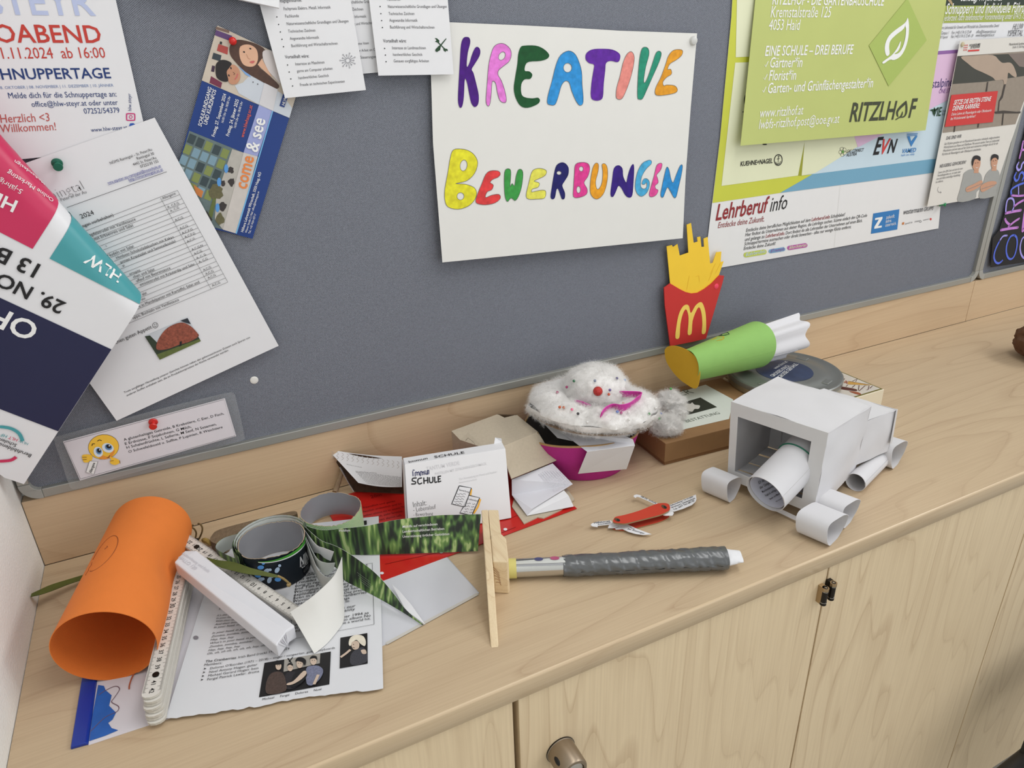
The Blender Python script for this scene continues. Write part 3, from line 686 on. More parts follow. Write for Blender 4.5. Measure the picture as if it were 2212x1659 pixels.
# ---------------------------------------------------------------- the big lettered A3 sheet
S = tilt((1200, 60), .0015, (1200, 545), .011)
t = root('lettered_poster', 'large cream A3 sheet with hand coloured bubble letters in two words', 'poster', S, one(c4, 900, 1480))
sheet(S, c4((165, 1561), (450, 1533), (1000, 1478), (1703, 1406), (1722, 1000), (1755, 560), (1795, 95), (1300, 78), (1000, 60), (700, 45), (350, 30), (70, 18), (92, 365), (105, 800)), paper_warm, .0004).build('paper', t)
def felt_pen(nm, c): return M('felt_pen_' + nm, c, .5, .45, 130, spec=.25)
pk = M('pencil_grey', (92, 90, 88), .7)
LET = [
 ('purple letter K', (70, 18, 120), [(325, 120), (300, 125), (285, 165), (278, 260), (270, 400), (265, 520), (275, 567), (290, 560), (300, 500), (305, 400), (313, 385), (325, 420), (340, 500), (352, 545), (372, 565), (392, 545), (395, 490), (380, 420), (362, 350), (350, 325), (370, 290), (400, 240), (405, 205), (393, 185), (375, 188), (355, 230), (340, 280), (325, 310), (318, 295), (325, 220), (340, 160), (338, 130)], []),
 ('pink letter R', (236, 122, 208), [(530, 160), (495, 180), (475, 230), (460, 300), (450, 420), (443, 520), (450, 555), (465, 555), (475, 500), (480, 420), (488, 400), (505, 415), (515, 470), (530, 520), (550, 537), (570, 535), (572, 505), (560, 450), (540, 395), (520, 360), (525, 330), (560, 300), (590, 275), (605, 235), (597, 195), (565, 165)], [(545, 240, 20, 29, .5)]),
 ('dark green letter E', (18, 78, 38), [(665, 185), (690, 175), (760, 175), (810, 195), (845, 230), (835, 255), (790, 270), (720, 275), (695, 295), (690, 335), (720, 340), (738, 360), (725, 385), (690, 388), (668, 420), (668, 480), (690, 505), (740, 512), (775, 508), (787, 525), (770, 548), (710, 570), (665, 558), (635, 510), (622, 450), (630, 380), (645, 290), (650, 230)], []),
 ('blue letter A', (44, 140, 206), [(970, 207), (920, 235), (890, 300), (865, 400), (840, 490), (835, 540), (855, 553), (885, 550), (905, 500), (925, 430), (950, 400), (975, 410), (990, 460), (1015, 520), (1040, 555), (1062, 545), (1065, 500), (1058, 420), (1055, 340), (1035, 270), (1010, 225)], [(965, 315, 27, 30, 0)]),
 ('violet letter T', (92, 34, 150), [(1120, 200), (1180, 195), (1250, 200), (1295, 225), (1300, 255), (1285, 278), (1240, 270), (1210, 285), (1205, 330), (1195, 420), (1190, 500), (1170, 522), (1135, 522), (1115, 500), (1118, 420), (1130, 340), (1135, 295), (1105, 285), (1082, 262), (1085, 225)], []),
 ('salmon letter I', (236, 136, 126), [(1365, 212), (1340, 235), (1318, 290), (1300, 370), (1280, 440), (1275, 500), (1290, 517), (1315, 510), (1340, 460), (1365, 390), (1385, 310), (1392, 250), (1382, 220)], []),
 ('teal green letter V', (38, 140, 112), [(1462, 183), (1440, 195), (1425, 260), (1415, 380), (1412, 500), (1425, 517), (1445, 512), (1470, 460), (1510, 370), (1550, 280), (1565, 225), (1550, 208), (1530, 222), (1510, 280), (1480, 370), (1460, 410), (1452, 395), (1465, 310), (1485, 235), (1482, 195)], []),
 ('orange letter E', (234, 152, 36), [(1675, 198), (1640, 205), (1610, 240), (1590, 300), (1560, 380), (1530, 440), (1525, 480), (1545, 493), (1600, 488), (1655, 475), (1668, 455), (1650, 430), (1600, 425), (1580, 430), (1575, 405), (1600, 375), (1630, 355), (1625, 325), (1605, 325), (1620, 290), (1660, 265), (1695, 235), (1700, 205)], []),
 ('big yellow letter B', (232, 214, 44), [(285, 835), (235, 840), (215, 890), (200, 980), (180, 1090), (180, 1160), (200, 1205), (265, 1220), (330, 1200), (370, 1160), (383, 1115), (365, 1080), (310, 1060), (248, 1056), (320, 1038), (370, 990), (390, 925), (370, 875), (330, 845)], [(300, 940, 23, 36, .15), (280, 1137, 23, 24, 0)]),
 ('red letter E', (216, 62, 62), [(470, 975), (440, 1000), (415, 1060), (390, 1120), (377, 1165), (390, 1185), (440, 1192), (500, 1180), (535, 1150), (525, 1125), (480, 1130), (440, 1145), (450, 1110), (480, 1095), (490, 1065), (470, 1050), (485, 1030), (520, 1015), (535, 995), (520, 975)], []),
 ('green letter W', (58, 148, 66), [(570, 965), (560, 1000), (560, 1080), (565, 1140), (580, 1172), (600, 1150), (615, 1155), (630, 1165), (650, 1140), (670, 1080), (680, 1000), (672, 968), (650, 968), (635, 1010), (625, 1070), (610, 1055), (597, 1075), (600, 1030), (602, 985), (595, 963)], []),
 ('yellow letter E', (232, 216, 86), [(760, 962), (735, 985), (715, 1060), (700, 1130), (715, 1155), (770, 1155), (818, 1148), (825, 1105), (800, 1098), (760, 1105), (735, 1110), (740, 1090), (775, 1080), (785, 1055), (765, 1045), (750, 1040), (780, 1025), (820, 1005), (830, 975), (800, 960)], []),
 ('navy letter R', (26, 26, 96), [(925, 922), (895, 940), (880, 990), (865, 1080), (857, 1140), (868, 1155), (883, 1145), (893, 1095), (905, 1090), (920, 1130), (930, 1155), (945, 1150), (947, 1115), (930, 1070), (945, 1040), (968, 1000), (970, 955), (950, 928)], [(910, 988, 15, 12, 0)]),
 ('magenta letter B', (222, 60, 142), [(1055, 920), (1015, 935), (1008, 1000), (1003, 1080), (1003, 1140), (1040, 1145), (1085, 1125), (1090, 1090), (1070, 1050), (1095, 1010), (1107, 960), (1095, 928)], [(1052, 962, 14, 16, 0), (1035, 1095, 13, 22, 0)]),
 ('orange letter U', (246, 154, 34), [(1145, 925), (1125, 960), (1110, 1050), (1112, 1120), (1140, 1153), (1170, 1148), (1200, 1110), (1220, 1030), (1220, 960), (1205, 930), (1185, 935), (1190, 980), (1185, 1050), (1165, 1090), (1150, 1085), (1145, 1040), (1160, 980), (1163, 935)], []),
 ('indigo letter N', (48, 22, 118), [(1290, 940), (1262, 960), (1250, 1040), (1240, 1125), (1255, 1140), (1272, 1110), (1290, 1070), (1310, 1085), (1335, 1130), (1360, 1145), (1378, 1130), (1385, 1060), (1390, 960), (1383, 932), (1365, 960), (1350, 1010), (1340, 1050), (1320, 1010), (1315, 960)], []),
 ('light blue letter G', (72, 166, 210), [(1480, 907), (1440, 930), (1410, 990), (1397, 1070), (1410, 1120), (1440, 1138), (1475, 1110), (1490, 1060), (1480, 1030), (1455, 1025), (1440, 1055), (1455, 1062), (1470, 1050), (1470, 1080), (1450, 1090), (1432, 1070), (1440, 1010), (1470, 960), (1500, 930), (1500, 910)], []),
 ('pink letter E', (228, 76, 150), [(1560, 925), (1535, 940), (1520, 1000), (1500, 1070), (1487, 1125), (1500, 1142), (1530, 1130), (1545, 1100), (1530, 1090), (1525, 1070), (1545, 1050), (1540, 1020), (1535, 1000), (1560, 970), (1570, 935)], []),
 ('blue letter N', (40, 136, 200), [(1600, 950), (1585, 1000), (1570, 1070), (1560, 1130), (1575, 1145), (1590, 1110), (1605, 1080), (1625, 1110), (1645, 1145), (1660, 1140), (1675, 1080), (1695, 990), (1700, 940), (1685, 942), (1660, 1000), (1640, 1050), (1625, 1020), (1615, 970)], [])]
for i, (lab, col, pts, holes) in enumerate(LET):
    k = Ink(S, .0004); m = felt_pen(lab.replace(' letter', '').replace(' ', '_'), col); out = smooth(c4(*pts), 3)
    hs = [[(h[0] + h[2] * math.cos(t_) * math.cos(h[4]) - h[3] * math.sin(t_) * math.sin(h[4]), h[1] + h[2] * math.cos(t_) * math.sin(h[4]) + h[3] * math.sin(t_) * math.cos(h[4])) for t_ in [2 * math.pi * q / 14 for q in range(14)]] for h in holes]
    hp = [c4(*h) for h in hs]
    k.poly(out, m, None, hp); k.line(out, .0005, pk if i not in (0, 2, 4, 12, 15) else m, .0006, closed=True)
    for h in hp: k.line(h, .0004, pk, .0006, closed=True)
    k.build('letter', t, label=lab)
# ---------------------------------------------------------------- apprenticeship poster (lime, blue and white)
S = wallp(-.0022)
t = root('poster', 'large lime, blue and white apprenticeship poster right of the bubble letter sheet', 'poster', S, one(c5, 700, 1480))
sheet(S, c5((8, 1612), (110, 1597), (780, 1480), (1402, 1364), (1415, 1226), (1520, 296), (1560, -150), (178, -150), (165, 100), (97, 830), (52, 1200), (25, 1420)), M('poster_white', (224, 223, 222), .5, .02), .0003).build('paper', t)
lime = M('lime_print', (196, 200, 66), .45, .05, 20); palel = M('pale_lime_print', (222, 224, 190), .45, .03, 20); paleb = M('pale_blue_field', (196, 214, 224), .45, .03, 20); teal_b = M('steel_blue_field', (112, 162, 188), .45, .05, 20)
pinkf = M('pale_pink_field', (218, 184, 212), .45, .03, 20); violet = M('violet_strip', (140, 96, 158), .45)
k = Ink(S, .0003)
k.poly(c5((178, -150), (165, 100), (97, 830), (52, 1212), (455, 1152), (650, 1045), (1100, 980), (1560, -150)), lime)
k.poly(c5((455, 1152), (1371, 1031), (1386, 948), (1000, 980), (650, 1040)), teal_b, .0005)
k.poly(c5((200, -150), (190, 342), (330, 336), (350, -150)), palel, .0006); k.poly(c5((187, 374), (105, 1110), (562, 1048), (603, 840), (640, 360)), palel, .0006)
k.poly(c5((650, 300), (583, 1048), (1391, 946), (1516, 330), (1100, 320)), paleb, .0006)
k.poly(c5((650, 300), (583, 1048), (664, 1033), (922, 872), (880, 600)), palel, .0008); k.poly(c5((860, 700), (918, 880), (1090, 792), (1200, 600)), pinkf, .001)
k.poly(c5((1300, 330), (1519, 312), (1455, 598), (1346, 652), (1280, 700)), pinkf, .001); k.poly(c5((1300, 312), (1522, 296), (1519, 316), (1300, 334)), violet, .0012)
k.build('colour_fields', t)
crease = M('fold_crease', (206, 206, 202), .5)
k = Ink(S, .0003)
k.poly(c5((605, 815), (612, 800), (603, 838), (562, 1048), (583, 1048), (585, 1040)), M('dark_lime_gap', (150, 152, 40), .5), .0007)
k.line(two(c5, 815, 1105, 778, 1480), .0004, crease, .0007); k.build('crease', t)
k = Ink(S, .0012)
lines(k, c5, [('KUEHNE+NAGEL', 217, 992, 408, 972, dict(bold=.03))], black, ys=1.15)
ac = one(c5, 443, 955); k.ell(ac, 9.2, 12.6, black, hole=.84, rot=.1)
k.line([(ac[0] + .6, ac[1] - 6), (ac[0] - .6, ac[1] + 9)], .0009, black); k.line([(ac[0] - 3, ac[1] - 2.2), (ac[0] + 3, ac[1] - 3)], .0009, black); k.line([(ac[0] - 5.6, ac[1] + 4), (ac[0] - 4, ac[1] + 8), (ac[0] - .6, ac[1] + 9), (ac[0] + 3, ac[1] + 7.4), (ac[0] + 5.2, ac[1] + 2.6)], .001, black); k.ell((ac[0] + .7, ac[1] - 7.5), 1.6, 2, black, hole=.5)
k.ell(one(c5, 362, 862), 5, 1.5, black); k.poly(c5((262, 410), (268, 410), (266, 450), (260, 450)), black); k.curve(c5((250, 560), (238, 590), (240, 625), (248, 630)), black); k.line(two(c5, 228, 668, 245, 668), .0015, grey_ink)
k.build('logo', t)
k = Ink(S, .0012)
lines(k, c5, [('GAS CONNECT', 851, 913, 952, 903, {}), ('AUSTRIA', 848, 935, 910, 928, {})], black, ys=1.3, shear=.2, bold=.012)
for i in range(5):
    a = i * 1.2566 + .5; k.ell(one(c5, 828 + 15 * math.cos(a), 906 + 20 * math.sin(a)), 3.2, 4.3, black, hole=.85, rot=a)
k.ell(one(c5, 828, 906), 2.6, 3.3, M('leaf_green_print', (96, 150, 70))); k.build('logo', t)
k = Ink(S, .0013); redv = M('logo_red', (206, 56, 52), .5); vb = M('logo_blue', (54, 126, 190), .5)
lines(k, c5, [('E', 1008, 923, 1055, 918, {}), ('N', 1092, 914, 1143, 908, {})], black, ys=1.25, shear=.25, bold=.04)
lines(k, c5, [('V', 1052, 919, 1100, 914, dict(m=redv))], redv, ys=1.15, shear=.25, bold=.04); k.build('logo', t)
k = Ink(S, .0013)
k.poly(c5((1211, 815), (1228, 814), (1236, 845), (1262, 812), (1274, 812), (1236, 876)), vb)
for i in range(3): k.poly(c5((1210, 798 + i * 6), (1276 - i * 2, 795 + i * 6), (1275 - i * 2, 798 + i * 6), (1211, 801 + i * 6)), vb, .0015)
lines(k, c5, [('VAMED', 1181, 915, 1263, 907, dict(bold=.02, ys=.95)), ('health. care. vitality.', 1175, 933, 1256, 925, {})], vb, ys=1.2, shear=.15); k.build('logo', t)
k = Ink(S, .0014)
lines(k, c5, [('stalpine', 1357, 526, 1479, 513, dict(pre='voe', m=M('indigo_print', (62, 52, 110)), ys=1.15)), ('ONE STEP', 1400, 558, 1483, 551, dict(m=violet)), ('VIE', 1362, 695, 1411, 691, dict(bold=.03, ys=1.3, m=M('dark_green_ink', (34, 66, 40)))), ('Vienna', 1420, 672, 1455, 668, {}), ('Airport', 1417, 690, 1453, 686, {})], grey_ink, ys=1.2)
k.poly(c5((1345, 658), (1360, 652), (1398, 648), (1375, 668), (1368, 690), (1362, 664)), M('dark_green_ink', (34, 66, 40))); k.build('logo', t)
k = Ink(S, .0005); dr = M('dark_red_print', (142, 40, 44), .6)
lines(k, c5, [('Lehrberuf', 70, 1316, 385, 1263, dict(bold=.03, m=dr)), ('info', 394, 1264, 495, 1246, dict(m=black)), ('Entdecke deine Zukunft.', 84, 1362, 360, 1322, dict(m=dr))], dr, ys=1.35, shear=.2); k.build('heading', t)
k = Ink(S, .0005)
lines(k, c5, [('Entdecke deine beruflichen Möglichkeiten auf dem', 252, 1385, 637, 1322, {}), ('Lehrberuf.info', 643, 1321, 752, 1304, dict(m=dr, bold=.015)), ('Schulplakat!', 757, 1303, 842, 1289, {}), ('Hier findest du Unternehmen aus deiner Region, die Lehrlinge suchen. Scanne einfach den QR-Code', 247, 1412, 974, 1294, {}),
    ('und gelange zu', 245, 1440, 362, 1421, {}), ('Lehrberuf.info.', 369, 1420, 483, 1402, dict(m=dr, bold=.015)), ('Dort findest du alle Lehrstellen der Unternehmen auf einen Blick.', 488, 1401, 946, 1325, {}),
    ('Schnuppertermine ausmachen oder direkt bewerben - alles nur wenige Klicks entfernt.', 242, 1466, 880, 1362, {}), ('Entdecke deine Zukunft!', 238, 1493, 428, 1462, {})], black, ys=1.18, shear=.15); k.build('body_text', t)
for (q, col, txt, tc_) in (((238, 375, 1508, 30), (190, 200, 84), '#Lehrberufinfo', paleb), ((387, 487, 1486, 24), (116, 164, 196), '#Traumjob', violet), ((498, 619, 1466, 26), (180, 84, 158), '#durchstarten', palel)):
    k = Ink(S, .0005); x0, x1, y0, h = q; sl = -.165
    pts = []
    for i in range(9): a = math.pi / 2 + i * math.pi / 8; pts.append((x0 + 14 + 14 * math.cos(a), y0 + 14 + h / 2 * -math.sin(a) + 0 * sl))
    for i in range(9): a = -math.pi / 2 + i * math.pi / 8; pts.append((x1 - 14 + 14 * math.cos(a), y0 + 14 + sl * (x1 - x0 - 28) + h / 2 * -math.sin(a)))
    k.poly(c5(*pts), M('tag_' + txt[1:6], col, .5)); k.text(txt, *c5((x0 + 10, y0 + 21), (x1 - 8, y0 + 21 + sl * (x1 - x0 - 18))), tc_, ys=1.2, bold=.012, l=.0009); k.build('hashtag', t)
k = Ink(S, .0005)
k.poly(c5((1012, 1275), (1168, 1249), (1155, 1370), (998, 1396)), M('logo_blue_square', (46, 118, 180), .5, .06, 20))
k.poly(c5((1022, 1302), (1066, 1294), (1065, 1306), (1038, 1350), (1062, 1346), (1060, 1358), (1016, 1366), (1017, 1354), (1044, 1310), (1020, 1314)), white_ink, .0009)
lines(k, c5, [('zukunft.', 1086, 1308, 1138, 1298, {}), ('lehre.', 1084, 1331, 1119, 1325, {}), ('österreich.', 1081, 1354, 1147, 1341, {})], white_ink, ys=1.3, l=.0009); k.build('logo', t)
k = Ink(S, .0005)
lines(k, c5, [('westermann', 1190, 1281, 1306, 1263, dict(bold=.015)), ('GRUPPE', 1312, 1262, 1371, 1253, {}), ('Jugend & Volk', 1200, 1340, 1245, 1332, {}), ('DORNER', 1258, 1328, 1284, 1324, {}), ('westermann', 1310, 1318, 1344, 1311, {})], grey_ink, ys=1.3, shear=.2)
k.poly(c5((1185, 1328), (1197, 1326), (1196, 1340), (1184, 1342)), M('photo_orange', (196, 120, 60))); k.ell(one(c5, 1293, 1322), 2.4, 2.6, grey_ink, hole=.7); k.ell(one(c5, 1355, 1308), 2, 2.4, redv); k.build('logo', t)

# ---------------------------------------------------------------- green gardening school poster
S = tilt((1800, 20), .003, (1800, 290), .013)
grn = M('apple_green_print', (184, 192, 114), .32, .05, 12, bump=.25, bscale=14)
t = root('poster', 'glossy apple green gardening school poster with a white leaf emblem', 'poster', S, one(c5, 800, 815))
sheet(S, c5((220, 870), (1325, 778), (1475, -160), (325, -160)), grn, .0004).build('paper', t)
k = Ink(S, .0004); dgr = M('olive_black_print', (58, 62, 40), .5)
lines(k, c5, [('RITZLHOF - DIE GARTENBAUSCHULE', 408, 27, 1075, 34, dict(bold=.02)), ('Kremstalstraße 125', 398, 104, 757, 104, dict(ys=1.4)), ('4053 Haid', 387, 180, 573, 179, dict(ys=1.4)), ], white_ink, ys=1.35, shear=.15); k.build('address_text', t); k = Ink(S, .0004)
lines(k, c5, [('EINE SCHULE – DREI BERUFE', 365, 334, 890, 322, dict(bold=.02)), ('Gärtner*in', 394, 404, 586, 400, dict(bold=.012)), ('Florist*in', 387, 481, 549, 476, dict(bold=.012)),
    ('Garten- und Grünflächengestalter*in', 381, 557, 1008, 521, dict(bold=.012)), ], white_ink, ys=1.35, shear=.15); k.build('profession_list', t); k = Ink(S, .0004)
lines(k, c5, [('www.ritzlhof.at', 334, 703, 592, 683, dict(ys=1.4)), ('lwbfs-ritzlhof.post@ooe.gv.at', 328, 771, 807, 733, dict(ys=1.4))], white_ink, ys=1.35, shear=.15)
k.build('contact_text', t); k = Ink(S, .0004)
for q in ((373, 390), (367, 467), (360, 542)): k.line(c5((q[0] - 9, q[1] - 3), (q[0] - 4, q[1] + 10), (q[0] + 12, q[1] - 24)), .0012, white_ink)
k.build('check_marks', t)
k = Ink(S, .0005)
lines(k, c5, [('RITZLH', 868, 726, 1140, 711, {}), ('F', 1221, 701, 1262, 698, {})], dgr, ys=1.25, shear=.15, bold=.035)
k.curve(crop(1560, 180, .22604)((1758, 165), (1700, 215), (1664, 265), (1664, 305), (1682, 322), (1680, 275), (1712, 235), (1750, 200)), dgr, n=3)
k.curve(crop(1560, 180, .22604)((1758, 165), (1768, 230), (1762, 290), (1735, 325), (1695, 330), (1660, 350), (1655, 342), (1700, 312), (1722, 265), (1722, 300), (1712, 318), (1740, 305), (1750, 260), (1750, 200)), dgr, .0007, n=3); k.build('logo', t)
k = Ink(S, .0007)
k.poly(c5((1215, -10), (1330, 240), (1103, 515), (985, 272)), M('deep_green_print', (164, 182, 92), .4, .03, 20)); k.build('diamond', t)
k = Ink(S, .0010)
k.curve(f1((470, 228), (436, 295), (320, 380), (232, 460), (186, 560), (180, 650), (203, 716), (240, 690), (234, 600), (252, 520), (330, 440), (425, 362)), white_ink, n=3)
k.curve(f1((470, 228), (487, 330), (478, 480), (440, 620), (380, 720), (300, 768), (240, 765), (165, 815), (152, 790), (262, 710), (330, 625), (381, 525), (372, 600), (345, 655), (300, 692), (355, 678), (408, 600), (440, 480), (449, 370), (440, 330)), white_ink, .0012, n=3)
k.build('leaf_emblem', t)

# ---------------------------------------------------------------- upper right posters
S = wallp(-.0012)
t = root('poster', 'poster with a dark photo and olive green band, upper right behind the green poster', 'poster', S, f1((1500, 560))[0])
sheet(S, f1((600, 680), (2300, 590), (2330, -900), (700, -900)), paper, .0003).build('paper', t)
k = Ink(S, .0004)
k.poly(f1((700, 310), (930, 295), (2310, 262), (2318, 66), (960, 74), (720, 84)), M('olive_green_print', (158, 170, 76), .5, .05, 30)); k.build('band', t)
k = Ink(S, .0004); dph = M('photo_dark_forest', (40, 52, 40), .5, .4, 60)
k.poly(f1((720, 84), (960, 74), (2318, 66), (2328, -880), (710, -880)), dph); k.poly(f1((985, 0), (1030, 0), (1065, 70), (1040, 70)), M('photo_path_tan', (170, 146, 106), .5), .0006); k.build('photo', t)
k = Ink(S, .0008)
lines(k, f1, [('Samstag, 11. Juni 2025', 1150, 12, 1690, 6, dict(bold=.02)), ('Schnuppern und individuelle Führun', 950, 180, 1990, 157, dict(post='gen', bold=.02)), ('ederzeit nach telefonischer Voranmeldung unter 07415 7249', 945, 267, 2010, 238, dict(pre='j'))], white_ink, ys=1.5, shear=.2)
lines(k, f1, [('Lehranstalt für Umwelt und Wirtschaft des Zisterzienserstiftes Zwettl', 945, 372, 1640, 345, dict(pre='Höhere ')), ('Campus 1', 900, 441, 998, 438, {}), ('Fon: (+43) 0 74 15 72 49', 1035, 436, 1285, 428, {}), ('office@hluwyspertal.ac.at', 1350, 425, 1602, 418, {}), ('Yspertal', 915, 491, 985, 488, dict(pre='3683 ')), ('Fax: (+43) 0 74 15 72 49 - 59', 1028, 485, 1310, 475, {}), ('www.hluwyspertal.ac.at', 1345, 470, 1580, 462, {}), ('HLUW', 1815, 378, 1950, 372, {}), ('YSPERTAL', 1748, 462, 1940, 456, {})], grey_ink, ys=1.35, shear=.2)
k.build('lettering', t)
S = wallp(.0062)
wcol = M('warm_flyer_paper', (216, 212, 204), .5, .03, 30)
t = root('flyer', 'trade flyer with a hand on stone blocks and red text box', 'flyer', S, (2080, 434))
TLp, TRp, BRp, BLp = (2074, 88), (2262, 76), (2144.7, 422.5), (2002.8, 447)
sheet(S, [BLp, BRp, TRp, TLp], wcol, .0003).build('paper', t)
k = Ink(S, .0004)
k.poly([(2068, 121), (2252, 108), (2193, 268), (2035.6, 287)], M('photo_stone_block', (146, 134, 120), .5, .12, 120))
dk = M('photo_shadow_olive', (62, 62, 54), .5, .1, 40); arm = M('photo_forearm', (172, 152, 134), .5, .06, 60)
k.poly(f1((1113, 720), (1967, 682), (2208, 664), (2050, 960), (1870, 985), (1480, 1045), (1050, 1075)), dk, .0006)
k.curve(f1((1155, 730), (1300, 715), (1560, 705), (1640, 770), (1690, 805), (1780, 800), (1830, 850), (1868, 960), (1850, 990), (1800, 960), (1760, 930), (1750, 1000), (1730, 1080), (1705, 1070), (1690, 1020), (1600, 1030), (1560, 990), (1440, 930), (1330, 880), (1240, 810)), arm, .0008, n=3)
k.poly(f1((1760, 690), (2208, 664), (2090, 880), (1900, 850)), M('photo_grey_sleeve', (126, 112, 104), .5), .0008)
jn = M('photo_mortar_joint', (66, 58, 52), .6)
k.poly(f1((1490, 1050), (1505, 1045), (1490, 1170), (1470, 1172)), jn, .0009); k.poly(f1((1705, 1085), (1730, 1075), (1690, 1250), (1650, 1300), (1640, 1420), (1625, 1420), (1640, 1290), (1675, 1220)), jn, .0009)
k.poly(f1((1570, 1430), (1700, 1415), (1870, 1430), (1920, 1425), (1915, 1450), (1700, 1450), (1600, 1455)), jn, .0009); k.poly(f1((1690, 1450), (1705, 1450), (1690, 1600), (1675, 1602)), jn, .0009); k.poly(f1((1370, 1580), (1390, 1578), (1380, 1632), (1365, 1634)), jn, .0009); k.poly(f1((1070, 1610), (1085, 1609), (1075, 1690), (1060, 1690)), jn, .0009)
k.build('photo', t, label='photo of a hand gripping a stone block')
k = Ink(S, .0014); k.poly(f1((1030, 1215), (1625, 1164), (1558, 1562), (945, 1624)), M('flyer_red_box', (200, 54, 50), .45)); k.build('text_box', t, label='red text box')
k = Ink(S, .0018)
lines(k, f1, [('SETZE DIE ERSTEN STEINE', 1052, 1340, 1530, 1290, dict(bold=.03)), ('DEINER KARRIERE:', 1036, 1416, 1384, 1376, dict(bold=.03)), ('Deine Lehre als Fliesenlegerin oder Ofenbauerin', 1024, 1480, 1535, 1426, {}), ('bei Wohnkeramik Seyrlehner!', 1013, 1537, 1332, 1500, {})], white_ink, ys=1.22, shear=.2)
lines(k, f1, [('WOHNKERAMIK', 1262, 596, 1405, 580, dict(bold=.015)), ('SEYRLEHNER', 1278, 622, 1397, 612, dict(bold=.015)), ('Meisterbetrieb Seyrlehner', 1772, 582, 1975, 570, {}), ('Straße 10, 3350 Haag', 1815, 618, 1972, 608, dict(m=grey_ink))], black, ys=1.3, shear=.15, l=.0006)
k.build('lettering', t)
k = Ink(S, .0006)
for i in range(3):
    for j in range(3): k.poly(f1((1196 + i * 18 - j * 5, 574 + j * 30 - i), (1210 + i * 18 - j * 5, 573 + j * 30 - i), (1204 + i * 18 - j * 5, 596 + j * 30 - i), (1200 + i * 18 - j * 5, 580 + j * 30)), redv)
k.poly(f1((1250, 640), (1393, 631), (1390, 652), (1246, 661)), redv); k.build('logo', t)
k = Ink(S, .0006)
lines(k, d8, [('DAS SIND WIR', 383, 808, 470, 796, dict(bold=.02)), ('Seit 30 Jahren gestalten wir mit Fliesenkeramik besondere individuelle, maßgeschneiderte', 373, 838, 692, 797, {}), ('Wohn(t)räume aus Fliesen und Ofenfliesen. Mit unserem starken Team aus Leidenschaft', 370, 858, 690, 816, {}), ('Mitarbeitern sind wir stets auf der Suche nach motivierten Lehrlingen die sich für die', 366, 878, 682, 834, {}), ('Karriere als Fliesenlegerin oder Ofenbauerin entscheiden.', 360, 898, 585, 868, {}),
    ('NEUGIERIG GEWORDEN?', 345, 970, 497, 945, dict(bold=.02)), ('Scanne den QR-Code und sieh dir unser', 337, 1003, 480, 978, {}), ('Vorstellungsvideo an, um mehr über', 333, 1021, 468, 998, {}), ('uns und deine zukünftige Ausbildung', 328, 1040, 465, 1016, {}), ('zu erfahren.', 323, 1058, 366, 1051, {})], grey_ink, ys=1.3, shear=.15)
k.line(smooth(d8((340, 1080), (334, 1095), (340, 1110), (355, 1113)), 4, False), .0006, grey_ink); k.line(d8((350, 1106), (356, 1113), (350, 1117)), .0006, grey_ink); k.build('body_text', t)
sh1 = M('photo_grey_shirt', (158, 158, 154), .5, .06, 100); sk3 = M('photo_warm_skin', (196, 148, 120), .5, .06, 100); sh2 = M('photo_shirt_fold', (134, 134, 132), .5)
for nm, body, arms, head, hair, cx in (('left', ((452, 1166), (464, 1095), (480, 1030), (488, 1000), (525, 978), (560, 988), (586, 1010), (592, 1050), (585, 1085), (560, 1110), (548, 1150)), ((498, 1085), (545, 1062), (585, 1042), (592, 1060), (560, 1090), (505, 1110)), (558, 945, 23, 42), ((530, 935), (540, 905), (560, 898), (580, 908), (578, 930), (560, 920), (545, 925), (535, 960)), 0),
                               ('right', ((578, 1147), (580, 1095), (600, 1050), (612, 1010), (645, 975), (680, 982), (692, 1010), (688, 1060), (672, 1100), (668, 1132)), ((582, 1075), (625, 1050), (668, 1048), (672, 1065), (640, 1085), (590, 1110)), (661, 932, 19, 42), ((640, 930), (645, 900), (662, 890), (684, 900), (682, 925), (670, 912), (652, 915)), 0)):
    k = Ink(S, .0006); k.curve(d8(*body), sh1, n=3); k.curve(d8(*arms), sk3, .001, n=3); k.line(d8(((arms[0][0] + arms[5][0]) / 2, (arms[0][1] + arms[5][1]) / 2), arms[3]), .001, sh2, .0012)
    k.poly(d8((head[0] - 12, head[1] + 25), (head[0] + 14, head[1] + 20), (head[0] + 12, head[1] + 55), (head[0] - 16, head[1] + 55)), sk3, .0008); k.ell(one(d8, *head[:2]), head[2] * .374, head[3] * .374, sk3, .001, .12); k.curve(d8(*hair), hair_k, .0012, n=3)
    k.line(d8((head[0] - 6, head[1] + 22), (head[0] + 2, head[1] + 26), (head[0] + 9, head[1] + 20)), .0008, white_ink, .0014)
    for e in (-7, 7): k.ell(one(d8, head[0] + e, head[1] - 4 - e * .2), .9, .8, hair_k, .0014)
    k.build('printed_figure', t, label='man with folded arms, ' + nm + ' one in the flyer photo')

